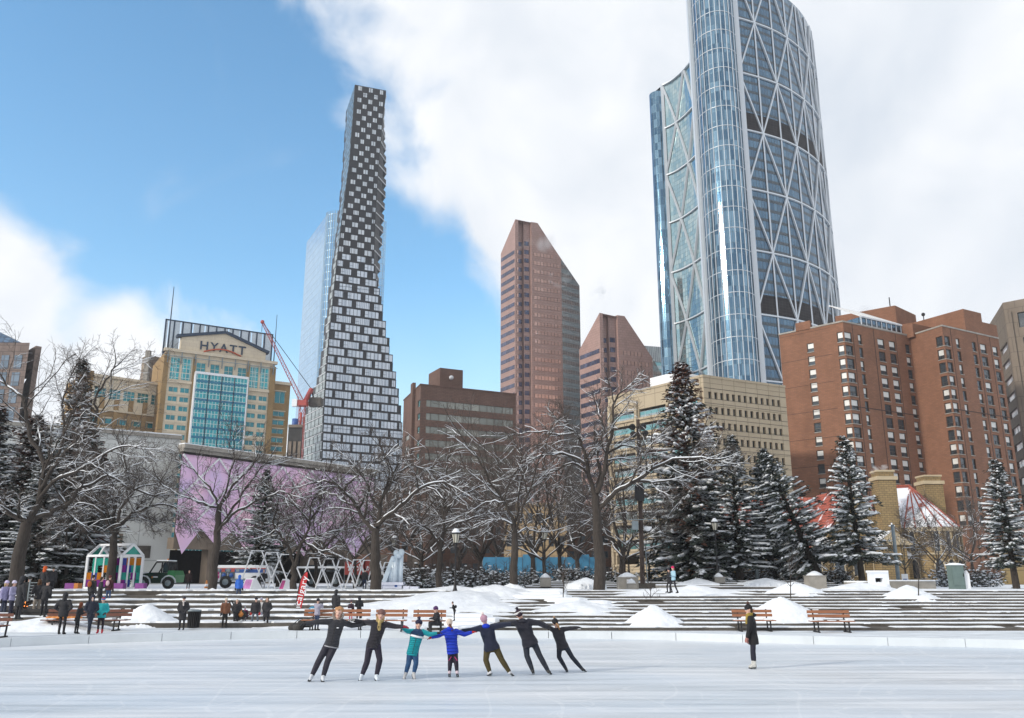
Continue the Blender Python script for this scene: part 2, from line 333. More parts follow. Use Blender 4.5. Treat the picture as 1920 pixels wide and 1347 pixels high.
# ------------------------------------------------------------------ GROUND, RINK, STEPS
Z1 = 1.7          # level of the square above the steps
ZA = .25          # apron round the rink
def ice_mat():
    m, N, L, P = newmat('rink_ice')
    v = coords(N, L, 'Object', (.10, 1.3, 1)); t = N.new('ShaderNodeTexNoise'); t.inputs['Scale'].default_value = 1.5; t.inputs['Detail'].default_value = 7; t.inputs['Roughness'].default_value = .62; L.new(v, t.inputs['Vector'])
    v2 = coords(N, L, 'Object', (.05, .12, 1)); t2 = N.new('ShaderNodeTexNoise'); t2.inputs['Scale'].default_value = 2; t2.inputs['Detail'].default_value = 3; L.new(v2, t2.inputs['Vector'])
    cr = N.new('ShaderNodeValToRGB'); cr.color_ramp.elements[0].position = .36; cr.color_ramp.elements[0].color = (.62, .66, .70, 1); cr.color_ramp.elements[1].position = .64; cr.color_ramp.elements[1].color = (.73, .75, .78, 1)
    L.new(t.outputs['Fac'], cr.inputs[0])
    cr2 = N.new('ShaderNodeValToRGB'); cr2.color_ramp.elements[0].position = .38; cr2.color_ramp.elements[0].color = (.84, .89, .94, 1); cr2.color_ramp.elements[1].position = .6; cr2.color_ramp.elements[1].color = (1, 1, 1, 1)
    L.new(t2.outputs['Fac'], cr2.inputs[0])
    col = mixrgb(N, L, 1.0, cr.outputs[0], cr2.outputs[0], 'MULTIPLY')
    fac = None
    for sc, st, th in ((.35, (1, .32, 1), .010), (.5, (.42, 1, 1), .008), (.8, (.8, .6, 1), .007)):   # skate scratches
        vv = coords(N, L, 'Object', st); wv = N.new('ShaderNodeTexVoronoi'); wv.feature = 'DISTANCE_TO_EDGE'; wv.inputs['Scale'].default_value = sc
        nn = N.new('ShaderNodeTexNoise'); nn.inputs['Scale'].default_value = .4; nn.inputs['Detail'].default_value = 1; L.new(vv, nn.inputs['Vector'])
        ad = N.new('ShaderNodeVectorMath'); ad.operation = 'ADD'; L.new(vv, ad.inputs[0]); sc_ = N.new('ShaderNodeVectorMath'); sc_.operation = 'SCALE'; sc_.inputs['Scale'].default_value = 3; L.new(nn.outputs['Color'], sc_.inputs[0]); L.new(sc_.outputs[0], ad.inputs[1]); L.new(ad.outputs[0], wv.inputs['Vector'])
        lt = N.new('ShaderNodeMath'); lt.operation = 'LESS_THAN'; lt.inputs[1].default_value = th; L.new(wv.outputs['Distance'], lt.inputs[0])
        if fac is None: fac = lt.outputs[0]
        else:
            mx = N.new('ShaderNodeMath'); mx.operation = 'MAXIMUM'; L.new(fac, mx.inputs[0]); L.new(lt.outputs[0], mx.inputs[1]); fac = mx.outputs[0]
    for cx, cy, sc in ((-38, 62, .55), (30, -34, .42), (6, 70, .36), (-14, -22, .5)):   # long blade cuts
        tc = N.new('ShaderNodeTexCoord'); mp = N.new('ShaderNodeMapping'); mp.inputs['Location'].default_value = (-cx, -cy, 0); L.new(tc.outputs['Object'], mp.inputs[0])
        wv = N.new('ShaderNodeTexWave'); wv.wave_type = 'RINGS'; wv.rings_direction = 'Z'; wv.inputs['Scale'].default_value = sc*.31; wv.inputs['Distortion'].default_value = 2.5; wv.inputs['Detail'].default_value = 1; wv.inputs['Detail Scale'].default_value = .15; L.new(mp.outputs[0], wv.inputs['Vector'])
        lt = N.new('ShaderNodeMath'); lt.operation = 'GREATER_THAN'; lt.inputs[1].default_value = .9994; L.new(wv.outputs['Fac'], lt.inputs[0])
        nm = N.new('ShaderNodeTexNoise'); nm.inputs['Scale'].default_value = .25; L.new(mp.outputs[0], nm.inputs['Vector']); g2 = N.new('ShaderNodeMath'); g2.operation = 'GREATER_THAN'; g2.inputs[1].default_value = .5; L.new(nm.outputs['Fac'], g2.inputs[0])
        ml = N.new('ShaderNodeMath'); ml.operation = 'MULTIPLY'; L.new(lt.outputs[0], ml.inputs[0]); L.new(g2.outputs[0], ml.inputs[1]); mx = N.new('ShaderNodeMath'); mx.operation = 'MAXIMUM'; L.new(fac, mx.inputs[0]); L.new(ml.outputs[0], mx.inputs[1]); fac = mx.outputs[0]
    hf = N.new('ShaderNodeMath'); hf.operation = 'MULTIPLY'; hf.inputs[1].default_value = .22; L.new(fac, hf.inputs[0])
    L.new(mixrgb(N, L, hf.outputs[0], col, (.86, .88, .9)), P.inputs['Base Color'])
    mr = N.new('ShaderNodeMapRange'); mr.inputs[1].default_value = .35; mr.inputs[2].default_value = .65; mr.inputs[3].default_value = .28; mr.inputs[4].default_value = .6; L.new(t.outputs['Fac'], mr.inputs[0]); L.new(mr.outputs[0], P.inputs['Roughness'])
    P.inputs['Specular IOR Level'].default_value = .4
    b = N.new('ShaderNodeBump'); b.inputs['Strength'].default_value = .12; b.inputs['Distance'].default_value = .02; L.new(t.outputs['Fac'], b.inputs['Height']); L.new(b.outputs[0], P.inputs['Normal'])
    return m
MT['ice'] = ice_mat()
mb = MB(); mb.face([(-90, -60, 0), (90, -60, 0), (90, 41, 0), (-90, 41, 0)]); struct('ice_rink', mb, 'ice')
mb = MB(); mb.face([(-3000, 49.0, Z1-.012), (3000, 49.0, Z1-.012), (3000, 5000, Z1-.012), (-3000, 5000, Z1-.012)]); struct('ground', mb, 'snow')
mb = MB()
for a in ((-3000, -90, -1500, 49), (90, 3000, -1500, 49)): mb.face([(a[0], a[2], -.02), (a[1], a[2], -.02), (a[1], a[3], -.02), (a[0], a[3], -.02)])
mb.face([(-90, -1500, -.02), (90, -1500, -.02), (90, -60, -.02), (-90, -60, -.02)]); struct('snowfield', mb, 'snow')
# road behind the square
MT['asphalt'] = M('asphalt', (.06, .06, .062), .9, var=.4, vs=.6)
mb = MB(); mb.face([(-300, 96, Z1+.004), (300, 96, Z1+.004), (300, 108, Z1+.004), (-300, 108, Z1+.004)]); struct('road', mb, 'asphalt')
# white board round the ice
MT['board'] = M('rink_board', (.62, .66, .69), .6, var=.07, vs=.8)
bp = [onz(px, py, 0) for px, py in ((-700, 1268), (-300, 1237), (0, 1214), (300, 1203), (600, 1197), (1100, 1198), (1500, 1208), (1920, 1217), (2400, 1238))]
def smooth_path(ps, n=6):
    out = []
    for i in range(len(ps)-1):
        a, b, c, d = ps[max(i-1, 0)], ps[i], ps[i+1], ps[min(i+2, len(ps)-1)]
        for k in range(n):
            t = k/n; out.append(.5*((2*b)+(c-a)*t+(2*a-5*b+4*c-d)*t*t+(-a+3*b-3*c+d)*t**3))
    return out+[ps[-1]]
bpp = smooth_path(bp)
thb = thing('rink_board', bpp[len(bpp)//2], 'low pale board curving round the far edge of the ice', 'rink board')
seg = 0; acc = []
def board_part(ch):
    m_ = MB()
    for i in range(len(ch)-1):
        a, b = ch[i], ch[i+1]; up = Vector((0, 0, .30)); bk = Vector((0, .14, 0))
        m_.hexa([a, b, b+bk, a+bk, a+up, b+up, b+bk+up, a+bk+up])
    return m_
L_ = 0; cur = [bpp[0]]
for i in range(1, len(bpp)):
    a, b = cur[-1], bpp[i]
    while (b-a).length > 2.6 - L_:
        d = (b-a).normalized(); p = a+d*(2.6-L_); cur.append(p-d*.012); board_part(cur).build('board_panel', 'board', thb); cur = [p+d*.012]; a = p; L_ = 0
    L_ += (b-a).length; cur.append(b)
board_part(cur).build('board_panel', 'board', thb)
# apron behind the board
mb = MB()
for i in range(len(bpp)-1):
    a, b = bpp[i]+Vector((0, .14, 0)), bpp[i+1]+Vector((0, .14, 0))
    mb.face([(a.x, a.y, ZA), (b.x, b.y, ZA), (b.x, 50, ZA), (a.x, 50, ZA)])
MT['apron'] = M('trodden_snow_apron', (.62, .66, .70), .7, var=.22, vs=1.1, stretch=(.5, 1.6, 1), bump=.6, bs=5)
struct('rink_apron', mb, 'apron')
# steps: seven tall ones on the left, twelve low ones on the right
def steps(name, x0, x1, y0, tread, n, zt, seed, curve=lambda x: 0, cover=lambda x, k: 0.0):
    rs = random.Random(seed); h = (zt-ZA)/n; mb = MB(); sn = MB(); N_ = int((x1-x0)/.22); xs = [x0+(x1-x0)*i/N_ for i in range(N_+1)]
    for k in range(n):
        ya = y0+k*tread; yb = y0+(k+1)*tread if k < n-1 else 52
        za = ZA+k*h; zb = za+h
        for i in range(0, N_, 6):
            a, b = xs[i], xs[min(i+6, N_)]; ca, cb = curve(a), curve(b)
            mb.face([(a, ya+ca, za-.01), (b, ya+cb, za-.01), (b, ya+cb, zb), (a, ya+ca, zb)]); mb.face([(a, ya+ca, zb), (b, ya+cb, zb), (b, yb+.02+cb, zb), (a, yb+.02+ca, zb)])
        # snow lying on the tread: ragged front edge, in places hanging over the riser
        prev = None
        for i, x in enumerate(xs):
            c = curve(x); cv = cover(x, k)
            e = noise.noise(Vector((x*.55, k*3.1, seed)))*.9+noise.noise(Vector((x*2.6, k*5.3, seed+4)))*.5
            fr = .12+max(0, e)*.55*tread/.8+min(0, max(-.11, (e+.25)*.6))
            th = (.035+.05*(noise.noise(Vector((x*.9, k*2.2, seed+9)))+.6))*(1 if tread > 1 else .42)
            drop = 0
            if cv > 0: fr = fr*(1-cv)+(-.05-.25*cv)*cv; th += .06*cv; drop = h*cv
            bare = noise.noise(Vector((x*.35, k*7.7, seed+20))) > .48 and cv <= 0
            th = max(th, .02) if not bare else -.02
            top = za+h+th; P_ = [(x, ya+c+fr-.04, za+h-.015-drop), (x, ya+c+fr, za+h+th*.8-drop*.4), (x, ya+c+fr+.12, top), (x, yb+c+.01, top)]
            if prev:
                for q in range(3): sn.face([prev[q], P_[q], P_[q+1], prev[q+1]], 0, None, True)
            prev = P_
    struct(name, mb, 'concrete'); struct('snow_on_steps', sn, 'snow', 'stuff', 'snow lying along the treads of the steps')
def curl(x): return -.9*max(0, (-x-14)/12)**1.5 if x < -14 else 0
steps('left_steps', -48, -3.6, 39.6, 1.42, 7, Z1, 3, curl, lambda x, k: 0)
def rc(x, k):
    v = noise.noise(Vector((x*.25+3, k*.35, 77)))
    mid = max(0, 1-abs(x-2.0)/7.5)
    return min(1, max(0, (v+mid*.62-.60)/.16))
steps('right_steps', -3.6, 60, 37.6, .95, 12, Z1, 8, lambda x: 0, rc)
# low flights on the upper level
mb = MB(); sn = MB()
for (pa, pb, Y0, n, hh) in ((985, 1165, 57.5, 4, .10), (1298, 1560, 55.5, 4, .11), (1165, 1300, 57, 1, .36)):
    xa = (pa-960)/FPX*Y0*1.03; xb = (pb-960)/FPX*Y0*1.03
    for k in range(n):
        y = Y0+k*1.0; z = Z1+k*hh; mb.box(xa+k*.5, xb-k*.2, y, y+8, z-.02, z+hh); sn.box(xa+k*.5, xb-k*.2, y+.08, y+8-.05, z+hh, z+hh+.05)
    
struct('upper_steps', mb, 'concrete'); struct('snow_on_upper_steps', sn, 'snow', 'stuff')
# snow piles and drifts
def pile(px, py_top, py_base, wpx, z0, seed, label, dy=.9, name='snow_pile', p=1.15, flat=0, grp='shovelled snow piles on and above the steps', Y=None):
    c = onz(px, py_base, z0) if Y is None else atY(px, py_base, Y)
    if z0 == ZA+.001: kk = (py_base-1080)/1694; Y_ = 8.03/(kk+.146) if px < 900 else 6.999/(kk+.1263); z0 = ZA+(.146*(Y_-39.6) if px < 900 else .1263*(Y_-37.6))-.12; c = atY(px, py_base, Y_)
    elif z0 > .9 and c.y < 48.6: c = atY(px, py_base, 48.8)
    t = c.y/CP; rx = wpx/2/FPX*c.y*1.03; ry = rx*dy; c = Vector((c.x, c.y+ry*.55, z0))
    H = atY(px, py_top, c.y).z-z0; mb = MB(); n = 60; vs = []; fs = []
    for j in range(n+1):
        for i in range(n+1):
            u = -1.4+2.8*i/n; v = -1.4+2.8*j/n; r = math.hypot(u, v)
            q = Vector((u*rx, v*ry, 0)); nn = noise.noise(Vector((u*2+seed, v*2, seed)))*.22+noise.noise(Vector((u*6+seed, v*6, 2)))*.09+noise.noise(Vector((u*17+seed, v*17, 5)))*.14+abs(noise.noise(Vector((u*30+seed, v*30, 7))))*.05
            f = 1-max(0, (r*(1+nn*.8)-flat)/(1-flat))**p
            vs.append((c.x+q.x, c.y+q.y, z0+(H*f*(1+nn*.55) if f > 0 else max(f*5, -2.5))))
    for j in range(n):
        for i in range(n): a = j*(n+1)+i; fs.append((a, a+1, a+n+2, a+n+1))
    vs = [Vector(v) for v in vs]; mb.mesh(vs, fs, 0, True)
    o = mb.build(name, 'snowpile'); bb = c.copy(); o.location = bb; o.data.transform(Matrix.Translation(-bb)); return tag(o, label, 'snow pile', grp)
for a in ((258, 1132, 1174, 150, ZA+.001, 1, 'cone of shovelled snow behind the bench at far left', .8),
          (60, 1158, 1184, 260, ZA, 2, 'long low snowbank under the fire pit at the left edge', .5),
          (170, 1096, 1113, 95, Z1-.6, 3, 'small trodden snowbank at the foot of the coloured glass house', .6),
          (1229, 1134, 1174, 135, ZA+.001, 6, 'rounded snow cone round a bare sapling, left of the lone skater', .8),
          (1481, 1119, 1166, 185, ZA+.001, 7, 'large snow cone on the steps just right of the lone skater', .8),
          (1718, 1097, 1126, 135, ZA+.001, 9, 'wide snow heap at the top of the right steps below the green cabinet', .8),
          (1500, 1091, 1116, 150, ZA+.001, 10, 'small peaked heap behind the large snow cone right of the lone skater', .6),
          (575, 1104, 1116, 30, Z1-.2, 11, 'little heap of snow beside the red feather flag top', .7),
          (395, 1103, 1113, 34, Z1-.15, 12, 'snow heaped round the trunk beside the white ambulance', .8),
          (714, 1108, 1120, 42, Z1-.2, 13, 'snow lump in front of the ice sculpture tree', .8),
          (520, 1173, 1177, 16, ZA, 14, 'tiny lumps of snow at the foot of the left steps by the flag', .8)):
    pile(*a)
def drift(px, Yc, wpx, ry, amp, seed, label, sk=0):
    cx = (px-960)/FPX*Yc*1.02; rx = wpx/2/FPX*Yc*1.03; mb = MB(); n = 46; vs = []; fs = []
    for j in range(n+1):
        for i in range(n+1):
            u = -1.5+3.0*i/n; v = -1.5+3.0*j/n; x = cx+u*rx*(1-.42*v)+sk*v; y = Yc+v*ry; r = math.hypot(u, v)+noise.noise(Vector((u*2.2+seed, v*2.2, 1)))*.35+noise.noise(Vector((u*6+seed, v*6, 2)))*.12
            base = ZA+.1263*min(max(y-37.6, -.6), 11.4)
            vs.append(Vector((x, y, base+.05+amp*(1-r)*(1.0 if r < 1 else .6)+noise.noise(Vector((x*2.1, y*2.1, seed)))*.035)))
    for j in range(n):
        for i in range(n): a = j*(n+1)+i; fs.append((a, a+1, a+n+2, a+n+1))
    mb.mesh(vs, fs, 0, True); o = mb.build('snow_drift', 'snowpile'); bb = Vector((cx, Yc, ZA)); o.location = bb; o.data.transform(Matrix.Translation(-bb)); return tag(o, label, 'snow drift', 'shovelled snow piles on and above the steps')
drift(858, 44.8, 240, 4.6, .50, 4, 'broad smooth snow drift covering the steps behind the blue skater', .8)
drift(925, 48.0, 170, 2.6, .42, 24, 'upper snow drift spreading round the forked tree trunk')
drift(1078, 43.0, 150, 2.2, .30, 5, 'shallow drift over the middle steps above the last skater in the line')
pile(960, 1092, 1108, 60, Z1, 15, 'low snow ridge behind the lamp post base in the middle', .6)
pile(1100, 1083, 1096, 70, Z1+.3, 16, 'white mound left of the thick trunk in the middle', .6)
pile(1313, 1084, 1095, 75, Z1+.3, 17, 'mound beside the square lamp plinth under the tall spruce', .6)
pile(1440, 1084, 1095, 100, Z1+.3, 18, 'smooth mound on the raised bed below the leaning spruce', .6)
pile(1620, 1092, 1106, 140, Z1, 19, 'thin white bank in front of the curved bed wall by the church', .5)
pile(850, 1098, 1112, 130, Z1, 20, 'snow bank behind the lamp post left of the middle', .5)
drift(1270, 48.0, 230, 1.6, .34, 21, 'flat snow bank below the walker in the pink hat')

# ------------------------------------------------------------------ BUILDINGS
UP = Vector((0, 0, 1))
def slab_shell(mb, pts, z0, z1, mi=0): mb.prism(poly_out(pts), z0, z1, mi)
def corner(px, py, Y): p = atY(px, py, Y); return p
def side(p, z, px, py): return onz(px, py, z)     # another roof corner of the same height
def behind(f, depth, at='q', ang=90):
    """point reached by walking away from the viewer from one end of facade f"""
    b = f.q if at == 'q' else f.p; d = -f.n
    return Vector((b.x, b.y))+d*depth

# ---- hotel with the sign
MT['hbrick'] = Mwall('ochre_brick', (.35, .23, .10), (.30, .195, .085), (.20, .14, .08), .5, .18, .02)
MT['hstone'] = Mwall('cream_stone', (.62, .54, .41), (.58, .50, .385), (.45, .38, .29), 2.2, 1.1, .03, stain=.1)
MT['teal'] = Mglass('teal_glass', (.03, .36, .40), (.02, .22, .27), 1.05, 1.6, (.5, .58, .56), .09, .12, .45, .3)
MT['tealw'] = Mglass('teal_window_glass', (.02, .26, .30), (.015, .15, .19), 2.0, 1.6, (.02, .10, .12), .04, .15, .4, .3)
MT['navy'] = M('navy_metal', (.02, .04, .075), .5, .3)
def hotel():
    Y = 262; a = atY(311, 658, Y); z = a.z; b = onz(516, 684, z); f = F(a, b)
    root = thing('hotel', (a.x, a.y, Z1), 'cream and ochre hotel block with a big turquoise glass bay and a lettered gable', 'hotel')
    W = f.len; zb = Z1; H = lambda px, py: f.hit(px, py)
    wall = MB(); stone = MB()
    g0 = H(361, 701); g1 = H(464, 714); gb = H(349, 835)
    # windows: columns of pairs on both flanks
    wins = []
    fl = (H(319, 738)[1]-H(301, 816)[1])/4.0
    zt = H(331, 726)[1]
    zr = zt
    cols_l = [(W*.055, W*.135), (W*.155, W*.235)]; cols_r = [(W*.765, W*.845), (W*.865, W*.945)]
    for cs in cols_l+cols_r:
        for k in range(22): wins.append((cs[0], cs[1], zr-k*3.02-1.7, zr-k*3.02))
    wins = [w_ for w_ in wins if w_[2] > 3]
    big = [(W*.05, W*.135, zr+2.4, zr+9.9), (W*.150, W*.235, zr+2.4, zr+9.9), (W*.765, W*.85, zr+2.4, zr+9.9), (W*.865, W*.95, zr+2.4, zr+9.9)]
    mid = [(W*(.275+i*.125), W*(.36+i*.125), zr+5.2, zr+8.9) for i in range(4)]
    f.wall(stone, 0, W, zb, z, wins+big+mid, .3)
    dp = 24; pts = [f.p, f.q, behind(f, dp, 'q'), behind(f, dp, 'p')]
    for i in (1, 2, 3): p, q = pts[i], pts[(i+1) % 4]; wall.face([(p.x, p.y, zb), (q.x, q.y, zb), (q.x, q.y, z), (p.x, p.y, z)])
    wall.face([(p.x, p.y, z) for p in pts])
    # brick pilasters
    for s0, s1 in ((-.3, W*.035), (W*.245, W*.27), (W*.735, W*.76), (W*.955, W+.3)): f.box(wall, s0, s1, zb, z-.9, -.2, .45)
    stone.build('wall', 'hstone', root); wall.build('brickwork', 'hbrick', root)
    for w_ in wins: window(f, *w_, root, ['tealw', 'hstone'], -.28, 2, 1, .12)
    for w_ in big: window(f, *w_, root, ['teal', 'hstone'], -.28, 2, 3, .15)
    for w_ in mid: window(f, *w_, root, ['tealw', 'hstone'], -.28, 2, 2, .15)
    # string courses, cornice
    tr = MB(); f.box(tr, -.6, W+.6, z, z+.9, -.6, .9)
    for k in range(22):
        zz = zr-k*3.02+.45
        if zz < 4: break
        for s0, s1 in ((W*.036, W*.244), (W*.761, W*.954)): f.box(tr, s0, s1, zz, zz+.2, .02, .16)
    for s0, s1 in ((W*.036, W*.246), (W*.76, W*.955)): f.box(tr, s0, s1, zr+1.3, zr+2.1, .02, .7)
    tr.build('cornice', 'hstone', root)
    # glass bay
    gb_ = MB(); s0, s1 = W*.272, W*.732; zt2 = zr+4.6
    f.box(gb_, s0, s1, zb, zt2, .0, 2.2); gb_.build('glass_bay', 'teal', root)
    fr = MB(); f.box(fr, s0-.35, s1+.35, zt2, zt2+.8, 0, 2.5); f.box(fr, s0-.4, s0, zb, zt2, 0, 2.5); f.box(fr, s1, s1+.4, zb, zt2, 0, 2.5); fr.build('bay_frame', 'white', root)
    mu = MB()
    for k in (1, 2, 3): s = s0+(s1-s0)*k/4; f.box(mu, s-.12, s+.12, zb, zt2, 2.2, 2.5)
    mu.build('mullion', 'navy', root)
    sp = MB()
    k = 0
    while zt2-2.4-k*3.02 > zb: f.box(sp, s0, s1, zt2-2.6-k*3.02, zt2-1.9-k*3.02, 2.2, 2.26); k += 1
    MT['spandrel'] = M('blue_spandrel', (.02, .15, .25), .3, .3); sp.build('spandrel', 'spandrel', root)
    # gable with the name
    ga = MB(); A, B = W*.125, W*.905; zc = z+.9; zh = z+3.6; ap = z+8.6
    def pgon(mb, ps, d0, d1, mi=0):
        fr_ = [f.pt(s, zz, d1) for s, zz in ps]; bk = [f.pt(s, zz, d0) for s, zz in ps]; n = len(ps)
        mb.face(fr_, mi); mb.face(bk[::-1], mi)
        for i in range(n): j = (i+1) % n; mb.face([fr_[i], bk[i], bk[j], fr_[j]], mi)
    pgon(ga, [(A, zc), (B, zc), (B, zh), ((A+B)/2, ap), (A, zh+1.6)], -3, -.3); ga.build('gable', 'hstone', root)
    rf = MB()
    for p, q in (((A-1.5, zh+1.6), ((A+B)/2, ap)), (((A+B)/2, ap), (B+1, zh))): rf.bar(f.pt(p[0], p[1]+.25, -.9), f.pt(q[0], q[1]+.25, -.9), 2.6, .9)
    rf.build('gable_roof', 'navy', root)
    c = f.pt(W*.50, z+2.0, -.15); x = Vector((f.t.x, f.t.y, 0))
    text_mesh('HYATT', 4.1, .3, 'navy', 'sign_lettering', root, c, x, UP, 1.22)
    MT['rust'] = M('sign_red', (.45, .08, .03), .5)
    arc = MB(); pts_ = [f.pt(W*.50+(t-.5)*12, z+1.3+1.5*math.sin(math.pi*min(1, t*1.0)), .1) for t in [i/12 for i in range(13)]]; arc.tube(pts_, .26, 5); arc.build('sign_swoosh', 'rust', root)
    # screen on the roof: posts, rails, translucent slats
    MT['mesh'] = M('pale_louvre', (.55, .62, .68), .5, .2)
    sc = MB(); ps = MB(); zs0, zs1 = z+2.5, z+12.2; bkd = -6
    nn = 13
    for i in range(nn+1): s = W*(.0+i/nn); f.box(ps, s-.2, s+.2, z, zs1, bkd-.3, bkd+.3)
    f.box(ps, 0, W, zs1-.35, zs1, bkd-.25, bkd+.25); f.box(ps, 0, W, zs0-2, zs0-.6, bkd-.25, bkd+.25)
    for i in range(100):
        s = W*(i+.5)/100
        if (i*7) % 11 != 3: f.box(sc, s-.17, s+.17, zs0-1, zs1-.4, bkd-.1, bkd+.05)
    ps.build('roof_screen_frame', 'navy', root); sc.build('roof_screen', 'mesh', root)
    ms = MB(); t = f.pt(.6, z, -1); ms.tube([t, t+UP*22], [.28, .1], 6); ms.build('mast', 'navy', root); ms = MB(); t = f.pt(W-.3, z, -1); ms.tube([t, t+UP*18], [.2, .08], 6); ms.build('mast', 'navy', root)
    rl = MB(); f.box(rl, -.5, W+.5, z-1.7, z-1.5, 1.3, 1.5)
    for i in range(9): s = W*(.02+.96*i/8); f.box(rl, s-.15, s+.15, z-3.8, z+.1, .5, .7); rl.bar(f.pt(s, z-3.6, .6), f.pt(s, z-1.6, 1.4), .2)
    rl.build('eaves_rail', 'steel', root)
    # left wing
    a2 = atY(157, 703, Y-6); f2 = F(a2, onz(301, 724, a2.z)); z2 = a2.z; W2 = f2.len
    g = MB(); st = MB(); ws = []; cw = W2/5.35
    bl = MB()
    for i in range(5):
        c = W2*.13+cw*i*.99+cw*.12
        ws.append((c, c+3.6, z2-6.6, z2-3.2))
        for k in range(20):
            zz = z2-12.6-k*3.02
            if zz > 4: ws.append((c-.3, c+3.9, zz-1.75, zz))
    up = [w_ for w_ in ws if w_[3] > z2-4]; lo = [w_ for w_ in ws if w_ not in up]
    f2.wall(st, 0, W2, z2-10.4, z2, up, .3); f2.wall(g, 0, W2, zb, z2-10.4, lo, .3)
    P_ = [f2.p, f2.q, behind(f2, 18, 'q'), behind(f2, 18, 'p')]
    for i in (1, 2, 3): p, q = P_[i], P_[(i+1) % 4]; g.face([(p.x, p.y, zb), (q.x, q.y, zb), (q.x, q.y, z2), (p.x, p.y, z2)])
    g.face([(p.x, p.y, z2) for p in P_])
    f2.box(g, -.4, 2.8, zb, z2+1.6, -3, .5)
    for i in range(6): s = W2*.13+cw*(i-.12)*.99; f2.box(g, s-1.4 if i else s-1, s, z2-8.6-22, z2-6.2, .01, .4)
    f2.box(st, 2.8, W2, z2, z2+.8, -.5, .8); f2.box(st, 2.8, W2, z2-10.4, z2-9.9, 0.01, .5)
    for w_ in lo: f2.box(st, w_[0]-.2, w_[1]+.2, w_[3], w_[3]+.35, .01, .2)
    g.build('wing_brickwork', 'hbrick', root); st.build('wing_wall', 'hstone', root)
    for w_ in up: window(f2, *w_, root, ['tealw', 'hstone'], -.28, 3, 3, .15)
    rest = MB()
    for i, w_ in enumerate(sorted(lo, key=lambda w_: -w_[3])):
        if i < 30: window(f2, *w_, root, ['tealw', 'hstone'], -.28, 2, 1, .12)
    # right wing
    a3 = f.pt(W, 0, -5); f3 = F((a3.x, a3.y), (a3.x+f.t.x*7.2, a3.y+f.t.y*7.2)); z3 = f3.hit(530, 722)[1]
    g = MB(); st = MB(); ws = [(2.0, 5.6, z3-6.6, z3-2.4)]+[(1.6, 5.8, z3-9.4-k*3.02-1.75, z3-9.4-k*3.02) for k in range(16)]; ws = [w_ for w_ in ws if w_[2] > 3]
    f3.wall(g, 0, f3.len, zb, z3, ws, .3)
    P_ = [f3.p, f3.q, behind(f3, 16, 'q'), behind(f3, 16, 'p')]
    for i in (1, 2, 3): p, q = P_[i], P_[(i+1) % 4]; g.face([(p.x, p.y, zb), (q.x, q.y, zb), (q.x, q.y, z3), (p.x, p.y, z3)])
    g.face([(p.x, p.y, z3) for p in P_]); f3.box(st, -.3, 7.5, z3, z3+1, -.5, .6); f3.box(st, .4, 6.6, z3-8.4, z3-1, .01, .1) if 0 else None
    for w_ in ws: f3.box(st, w_[0]-.2, w_[1]+.2, w_[3], w_[3]+.3, .01, .2)
    g.build('wing_brickwork', 'hbrick', root); st.build('wing_cornice', 'hstone', root)
    for w_ in ws: window(f3, *w_, root, ['tealw', 'hstone'], -.28, 2, 1, .12)
hotel()

# ---- pale concrete lift block behind the hotel wing
def simple_block(name, pts, z0, z1, mat, label, cat): 
    root = thing(name, (pts[0][0], pts[0][1], z0), label, cat); mb = MB(); slab_shell(mb, pts, z0, z1); mb.build('wall', mat, root); return root
MT['taupe'] = Mwall('taupe_concrete', (.27, .22, .17), (.24, .19, .15), (.14, .11, .09), 6, 3.4, .15, stain=.15)
a = atY(267, 671, 300); b = onz(285, 669, a.z); c = onz(304, 672, a.z); fb = F(a, b); r_ = simple_block('office_block', [(a.x, a.y), (b.x, b.y-3), (c.x+4, c.y+6), (a.x+6, a.y+16)], Z1, a.z, 'taupe', 'plain taupe concrete block rising behind the hotel wing', 'building')
mb = MB(); mb.box(b.x-.6, b.x+1.0, b.y-4.4, b.y-3.0, Z1, a.z+1.2); mb.build('pier', 'concrete2', r_)

